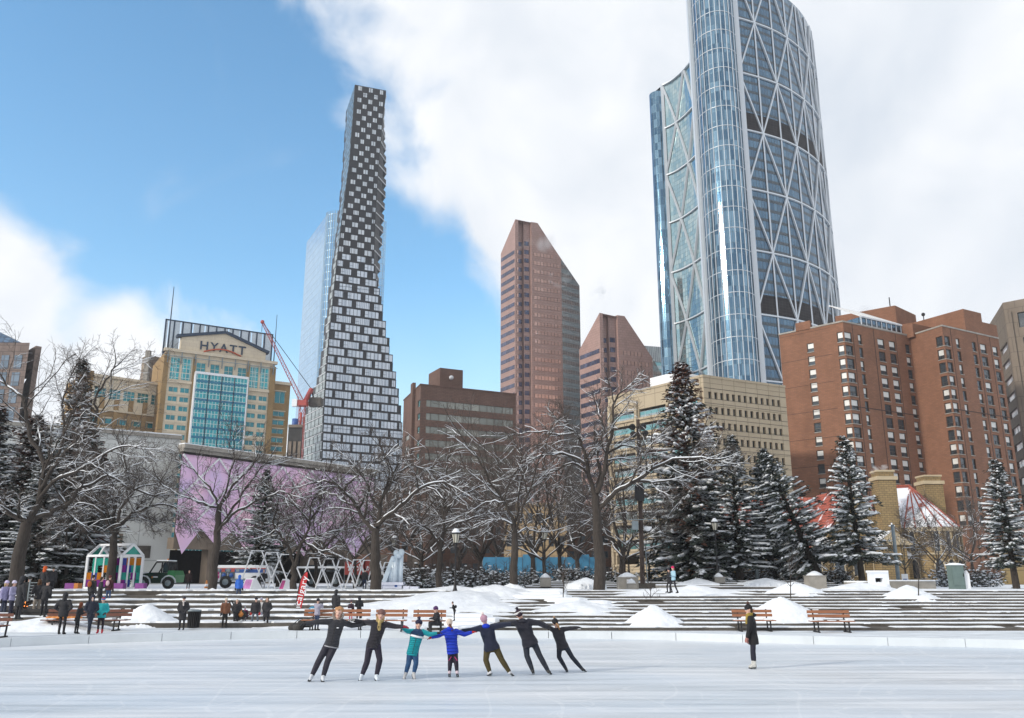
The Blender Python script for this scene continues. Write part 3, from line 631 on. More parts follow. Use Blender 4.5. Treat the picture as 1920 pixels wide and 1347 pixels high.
# ---- far left tower
MT['fls'] = Mwall('grey_brown_granite', (.20, .15, .13), (.17, .13, .11), (.10, .08, .07), 3, 1.7, .08)
MT['flg'] = Mglass('grey_blue_glass', (.22, .28, .34), (.12, .16, .2), 1.6, 1.9, (.05, .05, .06), .1, .15, .5)
def far_left():
    Y = 215; a = atY(-60, 600, Y); z = a.z; b = atY(30, 700, Y)
    x0 = atY(-90, 700, Y).x; x1 = atY(33, 800, Y).x; x2 = atY(56, 800, Y).x
    root = thing('office_tower', (x1, Y, Z1), 'stepped grey granite and glass office tower cut by the left edge', 'office tower')
    zt = atY(28, 643, Y).z; zp = atY(0, 617, Y).z; zs = atY(50, 685, Y).z
    mb = MB(); kb = (Y+22)/Y; mb.prism([(x0, Y), (x1, Y), (x1*kb-.5, Y+22), (x0*kb, Y+22)], Z1, zt)
    x2 = x2*(Y+8)/Y; mb.prism([(x1, Y+3), (x2, Y+8), (x2*(Y+22)/(Y+8)-.5, Y+22), (x1*kb, Y+22)], Z1, zs)
    xm = (x1+x2)/2
    mb.hexa([(x1, Y+3, zs), (x2, Y+8, zs), (x2*(Y+16)/(Y+8)-.5, Y+16, zs), (x1*kb, Y+16, zs), (x1, Y+3, zt), (x1+1, Y+4, zt), (x1*kb+.3, Y+16, zt), (x1*kb, Y+16, zt)]); mb.build('wall', 'fls', root)
    g = MB()
    hx = atY(8, 617, Y).x
    g.hexa([(x0, Y+2, zt), (x1-2.2, Y+2, zt), (x1*kb-3, Y+20, zt), (x0*kb, Y+20, zt), (x0, Y+6, zt+9), (hx*1.03-1.5, Y+6, zt+5), (hx*1.08-2.5, Y+16, zt+5), (x0*kb, Y+16, zt+9)])
    g.build('glass_roof', 'flg', root)
    n = 0
    for k in range(16):
        z0 = zt-6-k*4.6
        if z0 < 20: break
        for i in range(5):
            s = x1-3.4-i*3.4
            m_ = MB(); m_.box(s, s+2.0, Y-.12, Y+.1, z0-1.0, z0+2.6); m_.build('window', 'flg', root)
        m_ = MB(); m_.box(x1+.7, x2-.9, Y+3.2, Y+6, z0-1, z0+1.6, 0); 
far_left()

# ---- performing arts block: pale wall, lilac mural wall, garage
MT['pale'] = Mwall('pale_render', (.60, .61, .59), (.57, .58, .57), (.40, .41, .40), 8, 4, .05, stain=.08)
def mural_mat():
    m, N, L, P = newmat('lilac_mural'); P.inputs['Roughness'].default_value = .5
    v = coords(N, L, 'Object', (.12, .12, .16)); t = N.new('ShaderNodeTexNoise'); t.inputs['Scale'].default_value = 1; t.inputs['Detail'].default_value = 4; t.inputs['Distortion'].default_value = 1; L.new(v, t.inputs['Vector'])
    cr = N.new('ShaderNodeValToRGB'); e = cr.color_ramp.elements; e[0].position = .3; e[0].color = (.64, .50, .78, 1); e[1].position = .68; e[1].color = (.84, .52, .64, 1); q = e.new(.5); q.color = (.76, .52, .74, 1)
    L.new(t.outputs['Fac'], cr.inputs[0]); L.new(cr.outputs[0], P.inputs['Base Color']); return m
MT['mural'] = mural_mat()
MT['brownc'] = M('brown_concrete', (.17, .135, .105), .9, var=.2, vs=.5)
def arts():
    a = atY(142, 808, 84); b = onz(339, 824, a.z); f = F(a, b); z = a.z
    root = thing('theatre_block', (b.x, b.y, Z1), 'long low pale rendered block with a dark roof edge below the hotel', 'building')
    mb = MB(); pts = [f.pt(-25, 0), f.pt(f.len, 0), f.pt(f.len, 0, -16), f.pt(-25, 0, -16)]; slab_shell(mb, [(p.x, p.y) for p in pts], Z1, z); mb.build('wall', 'pale', root)
    t = MB(); f.box(t, -25, f.len+.1, z, z+.35, -16, .25); t.build('roof_edge', 'concrete2', root); t = MB(); f.box(t, -25, f.len, z+.35, z+.47, -15.6, .2); t.build('roof_snow', 'snow', root)
    v = MB(); s, zz = f.hit(262, 1035); f.box(v, s-1, s+1, zz-.6, zz+.6, .02, .1); v.build('vent', 'concrete', root)
    d = MB(); s, zz = f.hit(180, 1000); s2, z2 = f.hit(250, 1005); f.box(d, s-3, s2-1, Z1, zz, .02, .3); d.build('recess', 'brownc', root)
    # mural building
    a = atY(341, 847, 86); z = a.z; b = onz(590, 879, z); f = F(a, b); e = f.pt(f.len*1.55, 0)
    f = F((f.p.x, f.p.y), (e.x, e.y)); root = thing('mural_building', (a.x, a.y, Z1), 'building with a lilac and pink cloud mural laced with white diagonal cables', 'building')
    bs = MB(); vd = Vector((f.p.x, f.p.y)).normalized()*16; q0, q1 = f.p, f.q; bs.prism(poly_out([(q0.x, q0.y), (q1.x, q1.y), (q1.x+vd.x, q1.y+16), (q0.x+vd.x, q0.y+vd.y)]), Z1+4.5, z); bs.build('upper_wall', 'brownc', root)
    mu = MB(); zl = f.hit(341, 985)[1]; z_lo = f.hit(360, 1040)[1]
    n = 7; w_ = f.len/n; ps = [(0, z-.1), (f.len, z-.1)]
    pts = [f.pt(0, z-.1, .15), f.pt(0, z_lo+2.2, .15)]
    for i in range(n): s = i*w_; pts += [f.pt(s+w_*.25, z_lo+(0.9 if i % 2 else 0), .15), f.pt(s+w_*.75, z_lo+2.6, .15)]
    pts += [f.pt(f.len, z_lo+3, .15), f.pt(f.len, z-.1, .15)]
    mu.face(pts); mo = mu.build('mural', 'mural', root)
    ca = MB(); st = 4.2; hgt = z-.3-z_lo
    for i in range(-4, 16):
        for sg in (1, -1):
            s0 = i*st; s1 = s0+sg*(hgt-3.4)*.95; lo, hi = z_lo+3.4, z-.3
            A_, B_ = (s0, hi), (s1, lo)
            def clip(P, Q):
                (x0, y0), (x1, y1) = P, Q
                if x1 < 0: t_ = (0-x0)/(x1-x0); x1, y1 = 0, y0+(y1-y0)*t_
                if x1 > f.len: t_ = (f.len-x0)/(x1-x0); x1, y1 = f.len, y0+(y1-y0)*t_
                return (x0, y0), (x1, y1)
            if s0 < 0 or s0 > f.len: continue
            A_, B_ = clip(A_, B_); ca.bar(f.pt(A_[0], A_[1], .35), f.pt(B_[0], B_[1], .35), .16)
    ca.build('cable_net', 'white', root)
    co_ = MB(); f.box(co_, -.05, f.len+.3, z, z+.35, -.5, .35); f.box(co_, -.1, f.len+.3, z+.35, z+.75, -.6, .6); co_.build('cornice', 'concrete2', root)
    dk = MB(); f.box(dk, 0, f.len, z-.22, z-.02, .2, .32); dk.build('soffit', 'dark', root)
    rs = MB(); f.box(rs, -.1, f.len+.2, z+.75, z+.85, -.5, .55); rs.build('roof_snow', 'snow', root)
    lo = MB(); s0 = 0.3; s1 = f.hit(387, 1060)[0]; s2 = f.hit(403, 1060)[0]
    f.box(lo, 0, f.len, Z1+3.4, Z1+4.5, -1, .1); f.box(lo, s1, s2, Z1, Z1+3.4, -1, .1)
    for k in range(1, 6): f.box(lo, s2+k*6, s2+k*6+1.2, Z1, Z1+3.4, -1, .05)
    lo.build('lintel', 'brownc', root)
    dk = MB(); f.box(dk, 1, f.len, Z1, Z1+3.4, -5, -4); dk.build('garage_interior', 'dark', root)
arts()

# ---- glass tower behind the pixel tower
MT['bp'] = Mglass('sky_glass', (.30, .52, .74), (.24, .45, .68), 3, 4.2, (.30, .40, .48), .12, .03, .9, .05)
def glass_tower():
    Y = 430; a = atY(612, 404, Y); z = a.z; l = onz(577, 490, z*1.0); # sloping roof line to the left means a receding face
    a2 = onz(575, 455, z); rb = onz(634, 402, z); 
    root = thing('glass_tower', (a.x, a.y, Z1), 'smooth pale blue glass skyscraper standing behind the dark pixelated tower', 'skyscraper')
    r = 5; pts = [(a2.x, a2.y)]
    d = Vector((a.x-a2.x, a.y-a2.y)).normalized(); n = Vector((d.y, -d.x)); 
    e = Vector((a.x, a.y)); pts.append((e.x, e.y))
    c = e+Vector((-n.x, -n.y))*(-r); ang0 = math.atan2(e.y-(e.y+0), 1)
    # rounded corner turning to the right
    dirn = d.copy(); p = e.copy()
    for k in range(8): 
        th = -math.radians(11); dirn = Vector((dirn.x*math.cos(th)-dirn.y*math.sin(th), dirn.x*math.sin(th)+dirn.y*math.cos(th))) if 0 else Vector((dirn.x*math.cos(-th)-dirn.y*math.sin(-th), dirn.x*math.sin(-th)+dirn.y*math.cos(-th)))
        p = p+dirn*1.3; pts.append((p.x, p.y))
    p = p+dirn*25; pts.append((p.x, p.y)); pts.append((a2.x+dirn.x*45, a2.y+dirn.y*45))
    mb = MB(); P_ = pts; u = 0
    for i in range(len(P_)):
        q0, q1 = P_[i], P_[(i+1) % len(P_)]; L0 = math.hypot(q1[0]-q0[0], q1[1]-q0[1])
        mb.face([(q0[0], q0[1], Z1), (q1[0], q1[1], Z1), (q1[0], q1[1], z), (q0[0], q0[1], z)], 0, [(u, 0), (u+L0, 0), (u+L0, z), (u, z)], 1 < i < 9); u += L0
    mb.face([(p_[0], p_[1], z) for p_ in P_]); mb.build('curtain_wall', 'bp', root)
    mu = MB()
    for i in range(1, 10): q = P_[i]; mu.bar((q[0], q[1], Z1), (q[0], q[1], z+1.5), .25)
    mu.build('mullion', 'steel', root)
glass_tower()
# ---- pixelated dark tower
MT['pixd'] = Mwall('dark_metal_panels', (.030, .031, .036), (.024, .025, .029), (.010, .010, .012), 3, 3, .05, rough=.5, stain=.15)
MT['pixg'] = Mglass('pale_reflective_window', (.62, .68, .75), (.48, .55, .63), 1.6, 30, (.06, .07, .08), .09, .1, .35, .35)
MT['pixw'] = Mglass('white_blind_window', (.62, .66, .70), (.48, .53, .58), 1.4, 30, (.05, .06, .07), .10, .2, .1, .2)
MT['pixs'] = Mglass('green_grey_side_glass', (.40, .46, .46), (.27, .32, .33), 1.8, 1.95, (.06, .07, .07), .10, .12, .5, .4)
MT['rail'] = M('pale_balcony_edge', (.55, .57, .6), .5)
def lerp(tab, y):
    if y <= tab[0][0]: return tab[0][1]
    for (a, va), (b, vb) in zip(tab, tab[1:]):
        if y <= b: return va+(vb-va)*(y-a)/(b-a)
    return tab[-1][1]
def pixel_tower():
    Y = 335.0
    FL = [(159, 665.5), (230, 661), (300, 655), (400, 642), (450, 636), (520, 628), (560, 624), (612, 618), (700, 611), (760, 607), (862, 603), (960, 600)]
    FR = [(159, 724), (200, 719), (300, 710), (400, 704), (470, 702), (500, 706), (540, 715), (575, 720), (610, 728), (642, 734), (677, 741), (712, 747), (747, 752), (790, 755), (960, 757)]
    BL = [(159, 652), (230, 648), (300, 644.5), (400, 637), (450, 631), (520, 624), (600, 617), (650, 609), (700, 598), (727, 583), (766, 570), (862, 560), (960, 552)]
    BR = [(159, 726), (200, 727), (240, 730), (290, 732), (330, 731), (400, 727), (470, 722), (520, 718), (545, 716.5)]
    AN = [(159, 20), (500, 26), (862, 32)]
    rows = [159.0]
    while rows[-1] < 930:
        y = rows[-1]; rows.append(y+lerp([(159, 10.8), (400, 11.2), (480, 13.5), (560, 15.2), (700, 16.0), (862, 16.8)], y))
    root = thing('pixel_tower', (atY(603, 862, Y).x, Y, Z1), 'tall twisting tower clad in dark panels with a checkerboard of pale windows', 'skyscraper')
    wall = MB(); rail = MB(); allw = []; side_g = MB(); led = MB()
    for k in range(len(rows)-1):
        yt, yb = rows[k], rows[k+1]
        y = yt if yt < 200 else round(yt/34)*34 if yt > 560 else yt
        xl = lerp(FL, yt); z1 = atY(xl, yt, Y).z; z0 = atY(lerp(FL, yb), yb, Y).z
        if z0 < Z1: break
        zc = z1; fl = atY(xl, yt, Y); an = R(lerp(AN, yt)); d = Vector((math.cos(an), math.sin(an)))
        def along(p, dv, px):  # distance along dv from p until it shows at column px, at this height
            r = (px-960)/FPX; zz = zc-CAMH   # camera x/y relation: u = x / (y cos + z sin)
            # (p.x + t dv.x) = r*((p.y+t dv.y)*CP + zz*SP)
            return (r*(p.y*CP+zz*SP)-p.x)/(dv.x-r*dv.y*CP)
        xr = lerp(FR, math.floor(yt/32)*32+16 if yt > 555 else yt)
        t = along(fl, d, xr); fr = (fl.x+d.x*t, fl.y+d.y*t)
        nv = Vector((-d.y, d.x))
        tl = along(fl, nv, lerp(BL, yt)); tl = min(max(tl, 4), 60)
        if k % 4 < 2 and yt < 660: tl += 2.0
        bl = (fl.x+nv.x*tl, fl.y+nv.y*tl)
        xbr = lerp(BR, yt)
        if yt < 545:
            p2 = Vector((fr[0], fr[1])); bulge = max(0.3, along(p2, d, xbr)); brf = (p2.x+d.x*bulge+nv.x*7, p2.y+d.y*bulge+nv.y*7)
        else: brf = (fr[0]+nv.x*14, fr[1]+nv.y*14)
        D = 16
        poly = [(fl.x, fl.y), fr, brf, (brf[0]+nv.x*12, brf[1]+nv.y*12), (bl[0]+nv.x*3, bl[1]+nv.y*3), bl]
        if yt < 545 and k % 2 == 1:   # balcony floor: the right corner is cut back behind the slab
            poly[2] = (fr[0]+(brf[0]-fr[0])*.55, fr[1]+(brf[1]-fr[1])*.55)
        wall.prism(poly, z0, z1+.02)
        f = F((fl.x, fl.y), fr)
        W = f.len
        if yt < 545 and k % 2 == 0:
            rail.bar((fr[0], fr[1], z0+.2), (brf[0], brf[1], z0+.2), .5, .4)
        pitch = lerp([(159, 9.6), (300, 9.3), (450, 9.6), (520, 10.0), (600, 9.7), (700, 9.2), (862, 9.0)], yt)*lerp([(159, .50), (300, .53), (450, .62), (520, .74), (600, .84), (862, .92)], yt)
        fr_ = lerp([(159, .36), (300, .38), (420, .45), (480, .58), (540, .74), (600, .78), (700, .85), (862, .90)], yt)
        s = (-pitch*.25 if k % 2 else pitch*.25)+.3
        if yt > 640: s -= pitch*.25
        while s < W:
            a0 = max(s, .25); a1 = min(s+pitch*fr_, W-.25)
            if a1-a0 > 1.0: allw.append((k, f, a0, a1, z0+.45, z1-.42, yt))
            s += pitch
        # left flank glass and ledges
        fs = F(bl, (fl.x, fl.y))
        if tl > 3:
            s = .4 if k % 2 else 1.6
            while s < fs.len-1.2:
                e = min(s+4.2, fs.len-.3); fs.box(side_g, s, e, z0+.3, z1-.4, .02, .12); s += 5.0
            if yt > 600: fs.box(led, 0, fs.len, z1-.3, z1, 0, .25)
    wall.build('wall', 'pixd', root); rail.build('balcony_edge', 'rail', root)
    side_g.build('side_glazing', 'pixs', root); led.build('ledge', 'rail', root)
    allw.sort(key=lambda w_: -(w_[3]-w_[2])*(w_[5]-w_[4])); rest = MB()
    for i, w_ in enumerate(allw):
        m_ = MB() if i < 98 else rest; k, f, a0, a1, z0, z1, yt = w_
        low = yt > 470; gi = 0
        f.box(m_, a0, a1, z0, z1, .02, .10, 0 if low else 2)
        nb = max(2, round((a1-a0)/1.5))
        for q in range(nb+1): a = a0+(a1-a0)*q/nb; f.box(m_, a-.05, a+.05, z0, z1, .10, .16, 1)
        if low:
            a = a0+(a1-a0)/nb; f.box(m_, a0, a, z0+(z1-z0)*.42, z0+(z1-z0)*.42+.1, .10, .15, 1)
        if i < 98: m_.build('window', ['pixg', 'pixd', 'pixw'], root)
    tag(rest.build('small_windows', ['pixg', 'pixd', 'pixw'], root), kind='stuff')
    # glazed podium
    p0 = atY(603, 930, Y); 
pixel_tower()

# ---- low brown brick office block
MT['bbrick'] = Mwall('brown_brick', (.150, .090, .070), (.125, .076, .060), (.09, .055, .045), 1.2, .4, .03, stain=.18)
MT['strip'] = Mglass('grey_strip_glass', (.30, .30, .26), (.17, .18, .16), 2.2, 30, (.07, .06, .05), .12, .15, .35, .3)
MT['orange_refl'] = Mglass('orange_reflection_strip_glass', (.66, .42, .35), (.54, .33, .27), 1.6, 30, (.06, .035, .03), .14, .15, .35, .3)  # orange reflections on the strip windows put into the glass colour
def brown_block():
    a = atY(789, 722, 205); z = a.z; b = onz(952, 739, z); l = onz(757, 752, z); f = F(a, b); g = F(l, a)
    root = thing('brown_office_block', (a.x, a.y, Z1), 'low dark brown brick office block with pale strip windows and a rooftop plant room', 'office block')
    mb = MB(); d = f.len; bk = Vector((l.x-a.x, l.y-a.y)); nb_ = 0
    q0, q1, q3 = f.pt(0, 0), f.pt(f.len*1.1, 0), g.pt(0, 0); q2 = q1+(q3-q0)
    hol = []
    rows = []
    zz = z-3.6
    while zz > 8: rows.append(zz); zz -= 3.3
    fw = f.len*1.1; s0 = fw*.06
    f.wall(mb, 0, fw, Z1, z, [(s0+fw*.0, fw*.97, r-1.7, r) for r in rows], .35)
    sc = f.hit(805, 760)[0]; g.wall(mb, 0, g.len, Z1, z, [(g.len*.15, g.len*.42, r-1.5, r) for r in rows[2:]]+[(g.len*.86, g.len*.99, r-1.7, r) for r in rows], .35)
    for p, q in ((q1, q2), (q2, q3)): mb.face([(p.x, p.y, Z1), (q.x, q.y, Z1), (q.x, q.y, z), (p.x, p.y, z)])
    mb.face([(p.x, p.y, z) for p in (q0, q1, q2, q3)])
    pr = MB(); g.box(mb, g.len*.60, g.len*.72, Z1, z+1.8, 0, .8)
    h = f.hit(822, 707); h2 = f.hit(866, 707); 
    f.box(mb, h[0]+2, h2[0]+2, z, z+6, -12, -4)
    mb.build('wall', 'bbrick', root)
    for i, r in enumerate(rows):
        m_ = MB(); f.box(m_, s0, fw*.97, r-1.7, r, -.33, -.25); m_.build('window_band', 'strip', root)
        m_ = MB(); g.box(m_, g.len*.86, g.len*.99, r-1.7, r, -.33, -.25); m_.build('window', 'teal', root)
        if i > 1: m_ = MB(); g.box(m_, g.len*.15, g.len*.42, r-1.5, r, -.33, -.25); m_.build('window', 'strip', root)
    t = MB(); f.box(t, -.2, fw, z, z+.3, -.4, .15); g.box(t, 0, g.len, z, z+.3, -.4, .15); t.build('coping', 'bbrick', root)
    sd_ = MB(); c = f.pt(h[0]+5, z+3.6, -3.9); sd_.tube([c, c-Vector((f.n.x, f.n.y, 0))*-.5], [.55, .55], 14); sd_.build('satellite_dish', 'rail', root)
brown_block()

# ---- two brown granite towers with sloping tops
MT['gran'] = Mwall('brown_granite', (.36, .225, .195), (.32, .20, .17), (.14, .08, .07), 1.6, 1.0, .03, rough=.4, stain=.12, spec=.7)
MT['bluestrip'] = Mglass('violet_strip_glass', (.10, .11, .19), (.06, .065, .11), 1.6, 30, (.05, .03, .03), .12, .1, .5, .3)
MT['silver'] = Mglass('silver_reflecting_facade', (.36, .33, .33), (.28, .265, .27), 1.5, 1.9, (.12, .10, .10), .09, .12, .6, .5, (3.95, .45), (.24, .17, .155))  # warm grey floor bands stand in for the granite towers' striped reflections
def slant_tower(Y, left, apex, n1, n2, flat, c2, right, label, floor, nrow, cut=None, bands_l='bluestrip'):
    """left/apex/... are roofline pixels; the shaft stands on corner 'apex' at depth Y"""
    A = atY(*apex, Y)
    # directions taken from the receding bands
    C0 = A; fd = Vector((math.cos(R(22)), math.sin(R(22)))); ld = Vector((-math.sin(R(30)), math.cos(R(30))))
    def along(p, dv, px, py):
        r = ray(px, py); k = (p.x*dv.y-p.y*dv.x)/(r.x*dv.y-r.y*dv.x); w_ = CAM+r*k
        return (Vector((w_.x, w_.y))-Vector((p.x, p.y))).dot(dv), w_.z
    P0 = Vector((A.x, A.y))
    tc, zc2 = along(P0, fd, *c2); tf, zf = along(P0, fd, *flat); tn1 = along(P0, fd, *n1)[0]; tn2 = along(P0, fd, *n2)[0]
    tl, zl = along(P0, ld, *left); Q = P0+fd*tc; rd = Vector((math.sin(R(50)), math.cos(R(50)))); tr, zr = along(Q, rd, *right)
    zA = A.z; root = thing('granite_tower', (A.x, A.y, Z1), label, 'skyscraper', 'brown granite office towers')
    Lp = P0+ld*tl; N1 = P0+fd*tn1; N2 = P0+fd*tn2; notch = [P0+fd*tn1-Vector((fd.y, -fd.x))*0]
    inn = Vector((-fd.y, fd.x)); dn = 3.2
    prof = [Lp, P0, N1, N1+inn*dn, N1+inn*dn+(N2-N1)*.5, N1+inn*dn*.5+(N2-N1)*.5, N1+inn*dn*.5+(N2-N1)*.95, N2, Q, Q+rd*tr]
    zt = [zl, zA, zA, zA, zA, zA, zA, zA if tn2 < tf else zf, zc2, zr]
    if cut: zt[2:8] = [cut]*6
    mb = MB()
    for i in range(len(prof)-1):
        p, q = prof[i], prof[i+1]
        if i == 7 and tf > tn2:   # front: flat part then slope
            m_ = P0+fd*tf; mb.face([(p.x, p.y, Z1), (q.x, q.y, Z1), (q.x, q.y, zt[8]), (m_.x, m_.y, zA if not cut else zf), (p.x, p.y, zt[7])]); continue
        if i == 8: continue
        mb.face([(p.x, p.y, Z1), (q.x, q.y, Z1), (q.x, q.y, zt[i+1]), (p.x, p.y, zt[i])])
    back = Lp+rd*20+fd*4
    R_ = prof[-1]; B2 = R_+inn*14
    # roof planes
    tops = [(p.x, p.y, z_) for p, z_ in zip(prof, zt)]
    mpt = P0+fd*tf
    mt = (mpt.x, mpt.y, zf); back_t = (mpt.x*1.07, mpt.y*1.07, zf); rl = Lp.normalized()*14; bl_t = (Lp.x+rl.x+1, Lp.y+rl.y, zl)
    mb.face([tops[0], tops[1], mt, back_t, bl_t]); mb.face([mt, tops[8], tops[9], back_t])
    mb.face([(Lp.x, Lp.y, Z1), (Lp.x, Lp.y, zl), bl_t, (bl_t[0], bl_t[1], Z1)])
    mb.face([(R_.x, R_.y, Z1), (R_.x, R_.y, zr), back_t, (back_t[0], back_t[1], Z1)])
    mb.build('wall', 'gran', root)
    s_ = MB(); a, b = prof[8], prof[9]; g = F(a, b); L0 = g.len
    s_.face([(a.x, a.y, Z1), (b.x, b.y, Z1), (b.x, b.y, zr), (a.x, a.y, zc2)], 0, [(0, Z1), (L0, Z1), (L0, zr), (0, zc2)]); s_.build('silver_facade', 'silver', root)
    cut_f = lambda s, z_: True
    f1 = F(prof[7], prof[8]); f0 = F(prof[0], prof[1]); fn = F(prof[1], prof[2]); f2 = F(prof[4], prof[5]) ; f3 = F(prof[6], prof[5])
    for k in range(nrow):
        zz = zl-2.5-k*floor
        if zz < 30: break
        m_ = MB(); f0.box(m_, .5, f0.len-.6, zz-1.7, zz, .02, .08); m_.build('window_band', bands_l, root)
        e = f1.len
        if zz > zc2-2: e = f1.len*(1-(zz+2-zc2)/(zf-zc2+1e-6)) if tf > tn2 else f1.len
        if e > 3 and zz < zc2+ (zf-zc2)*.55:
            m_ = MB(); f1.box(m_, .9, min(e, f1.len)-.8, zz-1.7, zz, .02, .08)
            m_.build('window_band', 'orange_refl', root)
        m_ = MB(); fn.box(m_, fn.len*.35, fn.len*.85, zz-1.6, zz, .02, .08); m_.build('window', 'orange_refl', root)
    nb = MB()
    for k in range(nrow):
        zz = (cut or zA)-9-k*floor
        if zz < 30: break
        for i in (3, 5):
            h = F(prof[i], prof[i+1]); h.box(nb, .3, h.len-.2, zz-1.9, zz, .02, .08)
    tag(nb.build('recess_windows', 'bluestrip', root), kind='stuff')
    return root
slant_tower(345, (939, 476), (966, 411.5), (972, 412), (996, 415), (1008, 420), (1052, 486), (1086.5, 536), 'tallest brown granite tower with a sloping top and strip windows coloured as orange reflections', 3.95, 36)
t_ = slant_tower(316, (1086, 657), (1124, 587), (1131, 620), (1158, 610), (1171, 597), (1223, 671), (1240, 700), 'shorter brown granite tower with a sloping top, right of the tallest brown one', 3.95, 24)
# ---- sliver of green glass block beyond
MT['grg'] = Mglass('green_band_glass', (.20, .42, .44), (.14, .32, .35), 3, 3.8, (.2, .3, .32), .1, .1, .6, .2, (3.8, .45), (.35, .42, .44))
a = atY(1196, 648, 470); b = onz(1262, 656, a.z); rt = simple_block('glass_office_block', [(a.x, a.y), (b.x+12, b.y), (b.x+12, b.y+25), (a.x, a.y+25)], Z1, a.z-9, 'grg', 'green glass office block glimpsed between the shorter granite tower and the crescent tower', 'office block')
m_ = MB(); m_.prism([(a.x, a.y-.5), (b.x+12, b.y-.5), (b.x+12, b.y+20), (a.x, a.y+20)], a.z-9, a.z); MT['fin'] = Mwall('grey_fins', (.38, .42, .44), (.34, .38, .4), (.15, .17, .18), 1.2, 40, .25); m_.build('screen', 'fin', rt)

# ---- crescent glass tower with diagonal bracing
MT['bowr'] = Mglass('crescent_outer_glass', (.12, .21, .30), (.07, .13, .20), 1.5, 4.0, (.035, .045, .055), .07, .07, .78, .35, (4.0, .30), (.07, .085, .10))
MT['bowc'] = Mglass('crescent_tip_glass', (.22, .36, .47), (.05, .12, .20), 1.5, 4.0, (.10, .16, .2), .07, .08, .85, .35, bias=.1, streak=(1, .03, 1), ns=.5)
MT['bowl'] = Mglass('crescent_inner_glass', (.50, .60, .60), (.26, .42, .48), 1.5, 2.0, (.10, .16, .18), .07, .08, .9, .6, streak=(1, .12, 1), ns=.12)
MT['bows'] = M('bracing_paint', (.58, .62, .66), .45, .2, var=.05)
def crescent():
    Yc = 285; z4 = atY(1400, 350, Yc).z; zt = atY(1400, 350, Yc).z
    rp = [onz(px, py, z4) for px, py in ((1400, 350), (1436, 357.5), (1472, 367), (1500, 378), (1524, 391), (1539, 402))]
    rp = [Vector((p.x, p.y)) for p in rp]
    P3 = rp[0]
    # continue the curve past the silhouette, round to the back
    d = (rp[-1]-rp[-2]).normalized(); p = rp[-1]; ext = []
    for k in range(16):
        th = R(6.5); d = Vector((d.x*math.cos(th)-d.y*math.sin(th), d.x*math.sin(th)+d.y*math.cos(th))); p = p+d*8; ext.append(p)
    def resample(ps, st):
        out = [ps[0]]; acc = 0; i = 0
        ps = [Vector(q) for q in ps]; cur = ps[0]; j = 1
        while j < len(ps):
            dd = (ps[j]-cur).length
            if dd >= st: cur = cur+(ps[j]-cur).normalized()*st; out.append(cur)
            else: 
                st_left = st-dd; prev = ps[j]; j += 1
                if j >= len(ps): break
                k = (ps[j]-prev).length
                while k < st_left and j+1 < len(ps): st_left -= k; prev = ps[j]; j += 1; k = (ps[j]-prev).length
                cur = prev+(ps[j]-prev).normalized()*st_left; out.append(cur)
        return out
    def cat(ps, n=5):
        q = [Vector((a.x, a.y, 0)) for a in ps]; return [Vector((a.x, a.y)) for a in smooth_path(q, n)]
    outer = resample(cat(rp+ext[:9]), 3.0)
    # tip cylinder between the two white posts
    P2 = Vector(atY(1319, 400, Yc+7).xy)
    mid = (P2+P3)/2; rad = (P3-P2).length/2; base = math.atan2(P2.y-mid.y, P2.x-mid.x)
    tip = [mid+Vector((math.cos(base+math.pi*k/14), math.sin(base+math.pi*k/14)*1.25))*rad for k in range(15)]
    # concave face: from behind P2 to the far tip
    zc = atY(1249, 330, 361).z
    ip = [Vector(onz(px, py, zc).xy) for px, py in ((1249, 330), (1268, 322), (1290, 307), (1306, 292))]
    ip = [Vector((q.x, q.y)) for q in ip]
    dd = (ip[-1]-ip[-2]).normalized(); ip += [ip[-1]+dd*9, ip[-1]+dd*20]
    inner = resample(cat(ip), 3.0)
    Lt = Vector(atY(1240, 540, 368).xy); z = 232
    zt_in = z-2
    lt_m = (Lt+ip[0])/2
    dlt = (ip[0]-Lt); tip2 = [lt_m+Vector((math.cos(a_)*dlt.length/2, -abs(math.sin(a_))*dlt.length*.5)) for a_ in [math.pi-math.pi*k/8 for k in range(9)]]
    root = thing('crescent_tower', (P3.x, P3.y, Z1), 'huge curved glass skyscraper wrapped in a white diagonal steel lattice', 'skyscraper')
    def skin(mb, ps, z0, z1, off=0, mi=0):
        u = 0
        for i in range(len(ps)-1):
            p, q = ps[i], ps[i+1]; l = (q-p).length; mb.face([(p.x, p.y, z0), (q.x, q.y, z0), (q.x, q.y, z1), (p.x, p.y, z1)], mi, [(u, z0), (u+l, z0), (u+l, z1), (u, z1)], False); u += l
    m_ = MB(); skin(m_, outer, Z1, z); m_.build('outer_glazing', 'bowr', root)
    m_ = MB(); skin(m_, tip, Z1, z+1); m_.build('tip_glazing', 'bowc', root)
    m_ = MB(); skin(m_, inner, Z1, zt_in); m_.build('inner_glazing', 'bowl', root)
    m_ = MB(); skin(m_, tip2, Z1, zt_in-3); b_ = [Lt, Lt*((Lt.y+30)/Lt.y)+Vector((2, 0))]; skin(m_, b_[::-1], Z1, zt_in-3); m_.build('far_tip_glazing', 'bowc', root)
    # body behind the skins so that no face is open
    cap = MB(); O = outer[-1]; loop = tip+outer[1:]+[O+Vector((-20, 30)), inner[-1]]
    cap.face([(q.x, q.y, z) for q in loop]); lp2 = inner+[inner[-1]+Vector((10, 26)), Lt*((Lt.y+30)/Lt.y)+Vector((2, 0)), Lt]; cap.face([(q.x, q.y, zt_in-.1) for q in lp2])
    for p, q in ((P2, inner[-1]), (O, O+Vector((-20, 30))), (O+Vector((-20, 30)), Lt*((Lt.y+30)/Lt.y)+Vector((2, 0)))): cap.face([(p.x, p.y, Z1), (q.x, q.y, Z1), (q.x, q.y, z-2), (p.x, p.y, z-2)])
    cap.build('roof_and_back', 'bowr', root)
